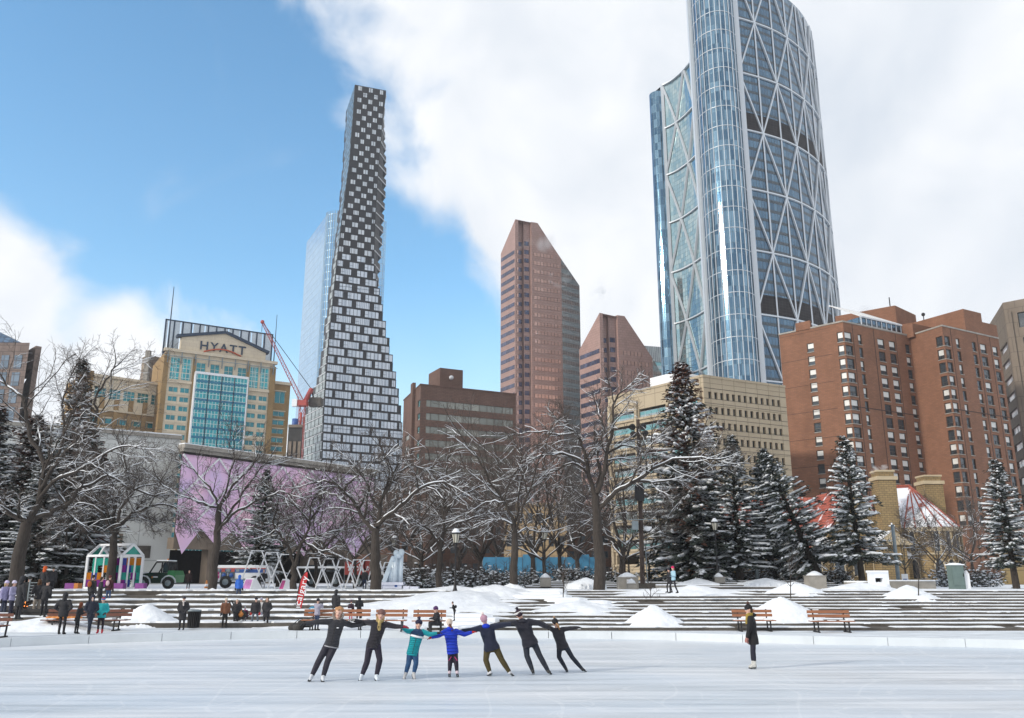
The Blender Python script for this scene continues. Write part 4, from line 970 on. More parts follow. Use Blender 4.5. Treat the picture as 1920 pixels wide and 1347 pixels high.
    # dark mechanical floors
    dk = MB()
    def nodez(py): return atY(1400, py, Yc).z
    z3, z6 = nodez(243+2), nodez(583)
    def shift(ps, d_):
        out = []
        for i, p in enumerate(ps):
            t = (ps[min(i+1, len(ps)-1)]-ps[max(i-1, 0)]).normalized(); n = Vector((t.y, -t.x)); out.append(p+n*d_)
        return out
    so_ = shift(outer, .12); so1 = shift(outer, .3)
    z_a = atY(1394, 243, Yc).z; md = 24.0
    zrow = [z_a+md*k for k in range(-6, 4)]
    for k0 in (0, -3):
        zz = z_a+md*k0; skin(dk, so_, zz+.8, zz+7.6)
    MT['bowd'] = Mglass('louvre_floor', (.024, .020, .021), (.014, .012, .013), 1.5, 1.1, (.05, .045, .045), .05, .6, .0, .1, spec=.1); dk.build('plant_floor', 'bowd', root)
    # bracing on the outer face
    cum = [0]
    for i in range(len(outer)-1): cum.append(cum[-1]+(outer[i+1]-outer[i]).length)
    s_half = None
    # half-module from the photographed node
    hp = Vector(onz(1448, 469.5, atY(1410, 463, Yc).z).xy); half = (hp-P3).length*1.0
    def at(ps, cm, s):
        for i in range(len(ps)-1):
            if cm[i+1] >= s: t = (s-cm[i])/(cm[i+1]-cm[i]); return ps[i]+(ps[i+1]-ps[i])*t
        return ps[-1]
    br = MB(); hz = MB(); vt = MB()
    def line(mb, ps, cm, s0, z0, s1, z1_, w_, n=8):
        prev = None
        for i in range(n+1):
            t = i/n; q = at(ps, cm, s0+(s1-s0)*t); p = Vector((q.x, q.y, z0+(z1_-z0)*t))
            if prev is not None and (p-prev).length > .01: mb.bar(prev, p, w_, w_*.7)
            prev = p
    nrow = len(zrow); par0 = 0
    top = z-1
    for r in range(nrow):
        zz = zrow[r]
        if zz < top: rb = MB(); line(rb, so1, cum, 0, zz, cum[-1], zz, .72, 40); rb.build('ring_beam', 'bows', root)
        odd = (r-6) % 2   # row at z_a: node one half-module in
        for j in range(0, 9):
            s = j*half
            if (j % 2 == 1) == (odd == 0):
                for ds in (-half, half):
                    z1_ = zz+md; s1 = s+ds
                    if s1 < -.1 or s > cum[-1]: continue
                    if zz >= top: continue
                    if z1_ > top: t = (top-zz)/md; z1_ = top; s1 = s+ds*t
                    line(br, so1, cum, s, zz, s1, z1_, .72, 6)
    for j in range(1, 9):
        s = j*half*1.0
        if s < cum[-1]: cl = MB(); line(cl, so1, cum, s, Z1, s, top, .5, 1); cl.build('column', 'bows', root)
    # posts
    cl = MB(); cl.bar((P3.x+.4, P3.y-.3, Z1), (P3.x+.4, P3.y-.3, z+2), 2.0, 2.0); cl.build('column', 'bows', root)
    # inner face bracing
    cm2 = [0]
    for i in range(len(inner)-1): cm2.append(cm2[-1]+(inner[i+1]-inner[i]).length)
    hp = Vector(onz(1268, 235, atY(1241, 248, 361).z).xy); h2 = (hp-ip[0]).length
    in1 = shift(inner, .4)
    zi = atY(1249, 330, 361).z; zr2 = [zi+md*k for k in range(-5, 4)]
    for r, zz in enumerate(zr2):
        if zz < zt_in: rb = MB(); line(rb, in1, cm2, 0, zz, cm2[-1], zz, .75, 20); rb.build('ring_beam', 'bows', root)
        odd = (r-5+1) % 2
        for j in range(0, 5):
            if (j % 2 == 1) == (odd == 0):
                s = j*h2
                for ds in (-h2, h2):
                    z1_ = zz+md; s1 = s+ds
                    if s1 < -.1 or zz >= zt_in-.5 or s > cm2[-1]: continue
                    if z1_ > zt_in: t = (zt_in-zz)/md; z1_ = zt_in; s1 = s+ds*t
                    line(br, in1, cm2, s, zz, s1, z1_, .9, 4)
    cl = MB(); cl.bar((P2.x-.6, P2.y, Z1), (P2.x-.6, P2.y, z+2), 2.2, 2.2); cl.build('column', 'bows', root)
    vt.bar((ip[0].x, ip[0].y-.4, Z1), (ip[0].x, ip[0].y-.4, zt_in), 1.3, 1.3)
    line(hz, in1, cm2, 0, zt_in-.4, cm2[-1], zt_in-.4, 1.0, 20)
    hz.build('ring_beam', 'bows', root); br.build('diagonal_bracing', 'bows', root); vt.build('column', 'bows', root)
    fl = MB()
    # slim fins on the tip
    for k in range(1, 14):
        q = tip[k]; o_ = (q-mid).normalized()*.2; fl.bar((q.x+o_.x, q.y+o_.y, Z1), (q.x+o_.x, q.y+o_.y, z+1), .22)
    for zz in [Z1+8*i for i in range(2, 29)]:
        for k in range(14): a_, b_ = tip[k], tip[k+1]; fl.bar((a_.x, a_.y-.1, zz), (b_.x, b_.y-.1, zz), .18)
    fl.build('tip_fins', 'bows', root)
crescent()

# ---- beige office block
MT['beige'] = Mwall('beige_precast', (.42, .35, .25), (.40, .33, .235), (.24, .20, .14), 2.4, 3.5, .05, stain=.08, off=0)
MT['win'] = Mglass('dark_window_glass', (.07, .09, .11), (.04, .05, .06), 1.2, 1.4, (.02, .02, .02), .03, .1, .3, .3)
def beige_block():
    a = atY(1318, 707, 128); z = a.z; b = onz(1469, 727, z); l = onz(1140, 748, z); f = F(a, b); g = F(l, a)
    f = F(f.p, f.p+f.t*f.len*1.02)
    root = thing('beige_office_block', (a.x, a.y, Z1), 'beige precast office block with small deep set windows and recessed balconies', 'office block')
    mb = MB(); hol = []
    rh = 3.48; c0 = f.hit(1340, 742); s_first = f.hit(1339.5, 740)[0]; s_last = f.hit(1458, 760)[0]; pit = (s_last-s_first)/11
    ztop = f.hit(1342, 736)[1]; zsp = ztop-f.hit(1344, 764)[1]
    cols = [s_first+i*pit for i in range(-1, 18)]; cols = [c for c in cols if c > .8 and c < f.len-1.5]
    for k in range(11):
        zt = ztop-k*zsp
        for c in cols: hol.append((c, c+pit*.52, zt-zsp*.45, zt))
    hol = [h for h in hol if h[2] > 4]
    f.wall(mb, 0, f.len, Z1, z, hol, .45)
    # left face with wide balcony openings
    gh = []; zt = z-3.0
    k = 0
    while zt-k*zsp > 5:
        for s0, s1 in ((.05, .30), (.345, .645), (.67, .95)): gh.append((g.len*s0, g.len*s1, zt-k*zsp-zsp*.62, zt-k*zsp))
        k += 1
    g.wall(mb, 0, g.len, Z1, z, gh, 1.6)
    q = [f.pt(0, 0), f.pt(f.len, 0), g.pt(0, 0)]; q.insert(2, q[1]+(q[2]-q[0]))
    for i, j in ((1, 2), (2, 3)): mb.face([(q[i].x, q[i].y, Z1), (q[j].x, q[j].y, Z1), (q[j].x, q[j].y, z), (q[i].x, q[i].y, z)])
    mb.face([(p.x, p.y, z) for p in q])
    # raised bands on the left face
    for h in gh[::3]: g.box(mb, g.len*.03, g.len*.97, h[2]-.35, h[2], .01, .3)
    for s in (.02, .32, .655, .965): g.box(mb, g.len*s-.25, g.len*s+.3, Z1, z-1.5, .01, .45)
    mb.build('wall', 'beige', root)
    bk = MB(); 
    hol.sort(key=lambda h: -h[3])
    rest = MB(); n = 0
    for h in hol:
        vis = n < 62; m_ = MB() if vis else rest
        f.box(m_, h[0], h[1], h[2], h[3], -.42, -.36, 0); f.box(m_, (h[0]+h[1])/2-.04, (h[0]+h[1])/2+.04, h[2], h[3], -.36, -.31, 1); f.box(m_, h[0], h[1], h[3]-.08, h[3], -.36, -.3, 1)
        if vis: m_.build('window', ['win', 'black'], root)
        n += 1
    tag(rest.build('lower_windows', ['win', 'black'], root), kind='stuff')
    for h in gh[:30]:
        m_ = MB(); g.box(m_, h[0], h[1], h[2], h[3], -1.58, -1.5); m_.build('balcony_glazing', 'win', root)
        m_ = MB(); g.box(m_, h[0]+.1, h[1]-.1, h[2], h[2]+.95, -.12, -.08, 0); g.box(m_, h[0]+.1, h[1]-.1, h[2]+.95, h[2]+1.03, -.14, -.06, 1); m_.build('balustrade', ['grg', 'steel'], root)
    cp = MB(); f.box(cp, -.15, f.len, z, z+.35, -.5, .12); g.box(cp, 0, g.len, z, z+.35, -.5, .12); cp.build('coping', 'beige', root)
    gr = MB()
    for zz in [z-1.7]+[ztop-k*zsp+.5 for k in range(6)]+[ztop-k*zsp-zsp*.48 for k in range(6)]: f.box(gr, 0, f.len, zz, zz+.07, .005, .02)
    gr.build('panel_joint', 'concrete', root)
    pb = MB(); s0 = g.hit(1200, 730)[0]; s1 = g.hit(1255, 720)[0]; g.box(pb, s0, s1, z, z+2.6, -9, -2.5); pb.build('plant_room', 'white', root)
beige_block()

# ---- big brick apartment block
MT['brick'] = Mwall('orange_brick', (.255, .120, .070), (.21, .097, .057), (.17, .095, .065), .8, .26, .035, stain=.2)
MT['brick2'] = M('brick_joint', (.05, .03, .025), .9)
MT['blind'] = M('window_blind', (.62, .62, .60), .4, var=.08, vs=.6)
MT['wframe'] = M('window_frame', (.035, .035, .035), .5)
def apartments():
    Y = 150; a = atY(1580, 604, Y); z = a.z; l = onz(1460.5, 629, z); c = onz(1705, 631, z); d = onz(1766, 612, z); e = onz(1872, 636, z)
    root = thing('brick_apartment_block', (a.x, a.y, Z1), 'orange brown brick apartment block with corner windows and a glazed roof lounge', 'apartment block')
    f1, f2, f3, f4 = F(l, a), F(a, c), F(c, d), F(d, e)
    rs = random.Random(4)
    wall = MB(); wins = []; pit = 0
    def col(f, px0, px1, py0, py1, n, pitch, lim=4):
        s0, zt = f.hit(px0, py0); s1, _ = f.hit(px1, py0+1); zb_ = f.hit(px0, py1)[1]
        return [(s0, s1, zb_-k*pitch, zt-k*pitch) for k in range(n) if zb_-k*pitch > lim]
    t1 = f1.hit(1513, 645)[1]; t2 = f1.hit(1517, 669)[1]; pitch = t1-t2
    W1 = col(f1, 1512.5, 1524, 645, 660, 14, pitch)
    C1 = col(f1, 1568.5, 1580.2, 624, 641, 14, pitch); C1 = [(h[0], f1.len, h[2], h[3]) for h in C1]
    zt, zb_ = C1[0][3], C1[0][2]
    zb_ -= (zt-zb_)*.12
    C1 = [(h[0], h[1], h[2]-.2, h[3]) for h in C1]; W1 = [(h[0], h[1]+.15, h[2]-.2, h[3]) for h in W1]
    def colz(f, px0, px1, k0, hh, n=14, off=0, frac=1.0, pyr=660):
        s0 = f.hit(px0, pyr)[0]; s1 = f.hit(px1, pyr)[0]; return [(s0, s1, zt+off-k*pitch-(zt-zb_)*hh, zt+off-k*pitch) for k in range(k0, n) if zt+off-k*pitch > 6]
    C2 = [(0, h, q[2], q[3]) for q, h in [(q, f2.hit(1597, 630)[0]) for q in C1]]
    N2 = colz(f2, 1609, 1615.5, 0, 1.0, pyr=635)
    A2 = colz(f2, 1646, 1658, 0, 1.0, pyr=645); B2 = colz(f2, 1667.5, 1679, 0, 1.0, pyr=650); D2 = colz(f2, 1698, 1706.5, 0, .95, pyr=656); D2 = [(h[0], min(h[1], f2.len-.3), h[2], h[3]) for h in D2]
    C3 = colz(f3, 1755, 1768, 0, 1.0, pyr=640); C3 = [(h[0], f3.len, h[2], h[3]) for h in C3]
    C4 = [(0, f4.hit(1781, 640)[0], h[2], h[3]) for h in C3]
    N4 = colz(f4, 1793, 1799.5, 0, 1.0, pyr=645); N5 = colz(f4, 1823, 1830, -1, 1.0, pyr=650); N6 = colz(f4, 1838, 1849, -1, 1.0, pyr=650); N7 = colz(f4, 1862, 1871, 0, 1.0, pyr=660)
    N5 = [h for h in N5 if h[3] < z-1]; N6 = [h for h in N6 if h[3] < z-1]; N7 = [(h[0], min(h[1], f4.len-.3), h[2], h[3]) for h in N7]
    f1.wall(wall, 0, f1.len, Z1, z, W1+C1, .3); f2.wall(wall, 0, f2.len, Z1, z, C2+N2+A2+B2+D2, .3)
    f3.wall(wall, 0, f3.len, Z1, z, C3, .3); f4.wall(wall, 0, f4.len, Z1, z, C4+N4+N5+N6+N7, .3)
    # stepped bay further right
    g0 = f4.pt(f4.len, 0); 
    pts = [l, a, c, d, e]; bk = [(e.x+4, e.y+35), (l.x+20, l.y+45)]
    poly = [(p.x, p.y) for p in pts]+bk
    n = len(poly)
    for i in range(4, n): p, q = poly[i], poly[(i+1) % n]; wall.face([(p[0], p[1], Z1), (q[0], q[1], Z1), (q[0], q[1], z), (p[0], p[1], z)])
    wall.face([(p[0], p[1], z-.6) for p in poly])
    # parapet upstands and taller pieces
    f1.box(wall, f1.hit(1493, 620)[0], f1.hit(1524, 615)[0], z, z+1.9, -4, .0) if 0 else None
    s0 = f1.hit(1493, 622)[0]; s1 = f1.hit(1520, 616)[0]; f1.box(wall, s0, s1, z, z+1.6, -.5, .15)
    s0 = f4.hit(1811, 620)[0]; s1 = f4.hit(1845, 630)[0]; f4.box(wall, s0, s1, z, z+4.6, -14, .02); f4.box(wall, s1, f4.len, z, z+2.8, -14, .02)
    f4.box(wall, f4.hit(1760, 610)[0]+1, s0, z-.5, z+2.2, -16, -6)
    h1 = atY(1678, 573, 175); h2 = atY(1707, 579, 182); wall.prism([(h1.x-10, h1.y+8), (h1.x, h1.y), (h2.x+1, h2.y), (h2.x-6, h2.y+12)], z-1, h1.z)
    h1 = atY(1733, 602, 170); wall.prism([(h1.x-7, h1.y+5), (h1.x, h1.y), (h1.x+9, h1.y+7), (h1.x+2, h1.y+14)], z-1, h1.z)
    wall.build('wall', 'brick', root)
    cp = MB()
    for f in (f1, f2, f3, f4): f.box(cp, -.05, f.len, z, z+.28, -.45, .12)
    cp.build('coping', 'concrete2', root)
    jt = MB()
    for f, ss in ((f2, (f2.hit(1600, 640)[0], f2.hit(1640, 650)[0], f2.hit(1681, 655)[0])), (f4, (f4.hit(1784, 640)[0], f4.hit(1834, 650)[0], f4.hit(1857, 650)[0]))):
        for s in ss: f.box(jt, s, s+.14, Z1, z-.1, .003, .03)
    for k in range(0, 12, 2):
        zz = zt-k*pitch+1.15; f1.box(jt, 0, f1.len-2.5, zz, zz+.07, .003, .02)
    for f in (f2, f4): f.box(jt, 1.6, f.len, zt-6*pitch+1.2, zt-6*pitch+1.36, .003, .04)
    jt.build('movement_joint', 'brick2', root)
    allw = []
    for f, L_ in ((f1, W1+C1), (f2, C2+N2+A2+B2+D2), (f3, C3), (f4, C4+N4+N5+N6+N7)):
        for h in L_: allw.append((f, h))
    allw.sort(key=lambda w_: -w_[1][3]*1.0-(2 if w_[0] in (f1,) else 0)); rest = MB(); nn = 0
    for f, h in allw:
        a0, a1, b0, b1 = h; m_ = MB() if nn < 99 else rest; d_ = -.26; sp = b0+(b1-b0)*.38
        has_blind = rs.random() < (.85 if f in (f1,) else .5)  # pale blind in the upper pane, more often on the left face
        gm = 1 if has_blind else 0
        f.box(m_, a0, a1, sp, b1, d_, d_+.03, gm); f.box(m_, a0, a1, b0, sp, d_, d_+.03, 0)
        for u0, u1, v0, v1 in ((a0, a1, b0, b0+.1), (a0, a1, b1-.1, b1), (a0, a0+.1, b0, b1), (a1-.1, a1, b0, b1), (a0, a1, sp-.07, sp+.07)): f.box(m_, u0, u1, v0, v1, d_+.03, d_+.10, 2)
        if a1-a0 > 1.6: s = a0+(a1-a0)*.5; f.box(m_, s-.05, s+.05, b0, sp, d_+.03, d_+.1, 2)
        f.box(m_, a0-.02, a1+.02, b0-.12, b0, -.02, .12, 3)
        if nn < 99: m_.build('window', ['win', 'blind', 'wframe', 'concrete2'], root)
        nn += 1
    tag(rest.build('lower_windows', ['win', 'blind', 'wframe', 'concrete2'], root), kind='stuff')
    # glazed lounge on the roof
    s0 = f2.hit(1625, 620)[0]; s1 = f2.len-1; gl = MB(); fr = MB(); zr0, zr1 = z-.2, z+2.3
    f2.box(gl, s0, s1, zr0, zr1, -6, -1.0)
    A_, B_ = [f2.pt(s, zr1, -.9) for s in (s0-.2, s1+.3)]; C_, D_ = [f2.pt(s, zr1+3.6, -7) for s in (s1-4, s0-1)]
    gl.face([A_, B_, C_, D_]); 
    for i in range(13):
        t = i/12; fr.bar(A_.lerp(B_, t)+UP*.1, D_.lerp(C_, t)+UP*.1, .22)
    fr.bar(A_, B_, .3); fr.bar(D_, C_, .3)
    for i in range(9): s = s0+(s1-s0)*i/8; f2.box(fr, s-.1, s+.1, zr0, zr1, -1.0, -.88)
    f2.box(fr, s0, s1, zr0+.9, zr0+1.0, -1.0, -.9)
    gl.build('roof_lounge_glass', 'bowr', root); fr.build('roof_lounge_frame', 'rail', root)
    am = MB(); h = atY(1668, 566, 178); am.tube([(h.x, h.y, z+8), (h.x, h.y, h.z+1)], .12, 5); h = atY(1731, 590, 172); am.tube([(h.x, h.y, z+3), (h.x, h.y, h.z)], .1, 5); am.ell((h.x, h.y, h.z), .4, 8, 6); am.build('aerial', 'black', root)
apartments()
# ---- concrete tower cut by the right edge
MT['conc3'] = Mwall('warm_grey_concrete', (.20, .165, .13), (.185, .15, .12), (.12, .10, .08), 3, 3.5, .06, stain=.15)
def right_tower():
    a = atY(1880, 568, 190); z = a.z; l = onz(1854, 610, z); b = onz(1990, 535, z); f = F(a, atY(1990, 560, 182)); g = F(l, a)
    root = thing('concrete_tower', (a.x, a.y, Z1), 'warm grey concrete tower with dark window slots cut by the right edge', 'office tower'); mb = MB()
    rows = [z-9-k*3.9 for k in range(14) if z-9-k*3.9 > 8]
    f.wall(mb, 0, f.len, Z1, z, [(3.0, f.len, r-1.5, r) for r in rows]+[(2.6, f.len, z-6.6, z-3.0)], .6)
    g.wall(mb, 0, g.len, Z1, z, [(g.len*.45, g.len*.92, r-1.7, r) for r in rows], .4)
    q = [f.pt(0, 0), f.pt(f.len, 0), g.pt(0, 0)]; q.insert(2, q[1]+(q[2]-q[0])); mb.face([(p.x, p.y, z) for p in q])
    f.box(mb, .2, 1.5, Z1, z-2.5, .01, .5); mb.build('wall', 'conc3', root)
    for r in rows:
        m_ = MB(); f.box(m_, 3.0, f.len, r-1.5, r, -.58, -.5); m_.build('window_band', 'win', root); m_ = MB(); g.box(m_, g.len*.45, g.len*.92, r-1.7, r, -.38, -.3); m_.build('window_band', 'silver', root)
    m_ = MB(); f.box(m_, 2.6, f.len, z-6.6, z-3.0, -.58, -.5); m_.build('window_band', 'win', root)
right_tower()
# ---- sandstone church with red roofs
MT['sand'] = Mwall('yellow_sandstone', (.30, .215, .105), (.25, .18, .09), (.16, .12, .07), .55, .24, .03, stain=.3)
MT['sandpale'] = M('dressed_stone', (.44, .36, .24), .85, var=.12, vs=1)
def roof_mat(name, amount, off):
    m, N, L, P = newmat(name); P.inputs['Roughness'].default_value = .75
    uv = coords(N, L, 'UV'); br = N.new('ShaderNodeTexBrick'); br.inputs['Scale'].default_value = 1; br.inputs['Brick Width'].default_value = .5; br.inputs['Row Height'].default_value = .35; br.inputs['Mortar Size'].default_value = .03
    br.inputs['Color1'].default_value = (.42, .10, .06, 1); br.inputs['Color2'].default_value = (.33, .08, .05, 1); br.inputs['Mortar'].default_value = (.15, .04, .03, 1); L.new(uv, br.inputs['Vector'])
    v = coords(N, L, 'Object', (1, 1, .6)); t = N.new('ShaderNodeTexNoise'); t.inputs['Scale'].default_value = .5; t.inputs['Detail'].default_value = 7; t.inputs['Roughness'].default_value = .65; L.new(v, t.inputs['Vector'])
    mr = N.new('ShaderNodeMapRange'); mr.inputs[1].default_value = amount; mr.inputs[2].default_value = amount+.05; L.new(t.outputs['Fac'], mr.inputs[0])
    L.new(mixrgb(N, L, mr.outputs[0], br.outputs['Color'], (.8, .82, .86)), P.inputs['Base Color']); return m
MT['rroof'] = roof_mat('red_tile_roof_snow_patches', .58, 0); MT['sroof'] = roof_mat('red_tile_roof_mostly_snow', .40, 0)
def arch_window(f, s, z0, w_, h, root, d=.05):
    m_ = MB(); pts = [(-w_/2, 0), (w_/2, 0), (w_/2, h-w_)]+[(w_/2*math.cos(t)**1, h-w_+w_*math.sin(t)) for t in [R(x) for x in range(15, 180, 15)]]+[(-w_/2, h-w_)]
    def ring(sc, dd): return [f.pt(s+x*sc, z0+zz*(sc if sc > 1 else 1)-(0 if sc <= 1 else .06), dd) for x, zz in pts]
    a = ring(1, d); m_.face(a, 0); o = [f.pt(s+x*(1+.14/(w_/2)), z0+zz+(.14 if zz > h-w_ else (-.1 if zz == 0 else 0)), d+.08) for x, zz in pts]; i = ring(1, d+.08); n = len(pts)
    for k in range(n): j = (k+1) % n; m_.face([o[k], o[j], i[j], i[k]], 1); m_.face([i[k], i[j], a[j], a[k]], 1)
    m_.build('arched_window', ['win', 'sandpale'], root)
def church():
    Yc = 96
    c = atY(1742, 1020, Yc); zA = atY(1742, 990, Yc).z; zP = atY(1712, 905, Yc).z; g = Z1
    root = thing('church', (c.x, c.y, g), 'sandstone church with snowy red tile roofs, apse and two square chimneys', 'church')
    rx = (atY(1795, 990, Yc).x-atY(1686, 990, Yc).x)/2; cx = (atY(1795, 990, Yc).x+atY(1686, 990, Yc).x)/2
    n = 8; ap = [(cx+rx*math.cos(R(a)), Yc+rx*.9*math.sin(R(a))) for a in [180+22.5*i for i in range(9)]]+[(cx+rx, Yc+9), (cx-rx, Yc+9)]
    mb = MB(); mb.prism(ap, g, zA, 0)
    # nave body to the left
    x0 = atY(1405, 1000, Yc).x; x1 = cx-rx*.55; zE = atY(1500, 985, Yc).z
    zE = atY(1540, 1085, Yc).z+3.0
    F_ = F((x0, Yc+3), (x1, Yc+3)); F_.box(mb, 0, F_.len, g, zE, -14, 0)
    aisle = F((x0, Yc-1.5), (cx-rx*.9, Yc-1.5)); zL = atY(1600, 1040, Yc-1.5).z; aisle.box(mb, 0, aisle.len, g, zL, -5, 0)
    # chimneys
    def chim(pxl, pxr, pt, Y, zt0):
        xl, xr = atY(pxl, pt+40, Y).x, atY(pxr, pt+40, Y).x; zt = atY(pxl, pt, Y).z; m_ = MB(); w_ = xr-xl
        m_.box(xl, xr, Y, Y+w_, zt0, zt, 0); m_.box(xl-.15, xr+.15, Y-.15, Y+w_+.15, zt, zt+.4, 1); m_.box(xl+.1, xr-.1, Y+.1, Y+w_-.1, zt+.4, zt+.9, 0); m_.box(xl, xr, Y, Y+w_, zt+.9, zt+1.1, 1); m_.build('chimney', ['sand', 'sandpale'], root); return xl, xr, zt
    global CH1, CH2
    CH1 = chim(1650, 1684, 900, Yc-2, g); CH2 = chim(1738, 1773, 908, Yc+5, g+4)
    # gabled cross wing between nave and chimney
    xg0, xg1 = atY(1560, 990, Yc).x, atY(1652, 990, Yc).x; zg = atY(1600, 985, Yc).z; zgp = atY(1610, 915, Yc).z; ym = Yc-.5
    mb.box(xg0, xg1, ym, ym+10, g, zg); 
    mb.face([(xg0, ym, zg), (xg1, ym, zg), ((xg0+xg1)/2, ym, zgp)])
    mb.build('wall', 'sand', root)
    rf = MB(); xm = (xg0+xg1)/2
    for q in ([(xg0-.5, ym-.3, zg-.3), (xg0-.5, ym+12, zg-.3), (xm, ym+12, zgp+.2), (xm, ym-.3, zgp+.2)], [(xg1+.5, ym-.3, zg-.3), (xm, ym-.3, zgp+.2), (xm, ym+12, zgp+.2), (xg1+.5, ym+12, zg-.3)]):
        rf.face(q); rf.face([(p[0], p[1], p[2]-.3) for p in q][::-1])
    zR = atY(1500, 930, Yc+8).z
    for q in ([(x0-2, Yc+2.6, zE-.3), (x1, Yc+2.6, zE-.3), (x1, Yc+10, zR), (x0-2, Yc+10, zR)], [(x0-2, Yc+17.4, zE-.3), (x0-2, Yc+10, zR), (x1, Yc+10, zR), (x1, Yc+17.4, zE-.3)]): rf.face(q)
    rf.build('roof', 'rroof', root)
    a2 = MB(); xa = cx-rx*.9; q = [(x0-1, Yc-2.0, zL-.2), (xa, Yc-2.0, zL-.2), (xa, Yc+3, zL+2.6), (x0-1, Yc+3, zL+2.6)]; a2.face(q); a2.face([(p[0], p[1], p[2]-.25) for p in q][::-1]); a2.build('aisle_roof', 'sroof', root)
    sr = MB(); pk = (atY(1712, 905, Yc+3).x, Yc+4, zP); pk0 = (atY(1684, 908, Yc+3).x, Yc+4, zP-.1); ev = [(cx+(x-cx)*1.07, Yc+(y-Yc)*1.07, zA-.1) for x, y in ap]
    ev[-1] = (cx-rx*1.07, Yc+9, zA-.1); ev[-2] = (cx+rx*1.07, Yc+9, zA-.1)
    n = len(ev)
    sr.face([ev[0], ev[1], pk, pk0]); sr.face([ev[-1], ev[0], pk0])
    for i in range(1, n-1): sr.face([ev[i], ev[i+1], pk])
    sr.face([ev[n-1], pk0, pk]); sr.face([(p[0], p[1], p[2]-.02) for p in ev][::-1]); sr.build('apse_roof', 'sroof', root)
    hp = MB(); hp.bar(pk, pk0, .35)
    for i in range(1, 9): hp.bar(ev[i], pk, .14)
    hp.build('ridge_tile', MT['rroof'], root)
    # windows
    for px in (1487, 1532, 1575, 1610, 1648, 1668): s = aisle.hit(px, 1070)[0]; arch_window(aisle, s, g+.8, 1.0, 3.2, root)
    fs = [F(ap[i], ap[i+1]) for i in range(8)]
    for i in (1, 3, 4, 5, 6): arch_window(fs[i], fs[i].len/2, g+3.35, .55, 2.3, root); arch_window(fs[i], fs[i].len/2, g+.5, .9, 2.0, root)
    st = MB()
    for i in range(8): fs[i].box(st, 0, fs[i].len, g+3.0, g+3.2, .0, .12); fs[i].box(st, 0, fs[i].len, zA-.5, zA-.05, .0, .25)
    st.build('string_course', 'sandpale', root)
    pg = MB(); s0 = atY(1650, 1020, Yc-3.5).x; s1 = atY(1700, 1020, Yc-3.5).x; zp = atY(1670, 1022, Yc-3.5).z; pg.box(s0, s1, Yc-3.4, Yc-1, g, zp, 0); pg.box(s0-.3, s1+.6, Yc-3.7, Yc-1, zp, zp+.2, 1); pg.face([(s0-.3, Yc-3.7, zp+.2), (s1+.6, Yc-3.7, zp+.2), ((s0+s1)/2, Yc-3.7, zp+1.5)], 1); pg.face([(s0-.3, Yc-3.7, zp+.22), ((s0+s1)/2, Yc-3.7, zp+1.52), ((s0+s1)/2, Yc, zp+1.52), (s0-.3, Yc, zp+.22)], 2); pg.face([(s1+.6, Yc-3.7, zp+.22), (s1+.6, Yc, zp+.22), ((s0+s1)/2, Yc, zp+1.52), ((s0+s1)/2, Yc-3.7, zp+1.52)], 2); pg.build('porch', ['sand', 'sandpale', 'snow'], root)
    cr = MB(); x_ = (s0+s1)/2; cr.bar((x_, Yc-3.6, zp+1.4), (x_, Yc-3.6, zp+2.3), .12); cr.bar((x_-.3, Yc-3.6, zp+2.0), (x_+.3, Yc-3.6, zp+2.0), .12); cr.build('cross', 'white', root)
    # plain hall at the right edge
    a = atY(1872, 1035, 84); r2 = simple_block('parish_hall', [(a.x, 84), (a.x+30, 84), (a.x+34, 95), (a.x*95/84, 95)], Z1, a.z, 'hallw', 'plain yellow walled hall at the right edge behind the snowy spruce', 'building')
    m_ = MB(); m_.box(a.x-.2, a.x+30, 83.8, 84.4, a.z, a.z+.25); m_.build('roof_edge', 'sandpale', r2)
MT['hallw'] = Mwall('ochre_render', (.34, .25, .12), (.32, .235, .115), (.2, .15, .08), 4, 3, .04, stain=.1)
church()

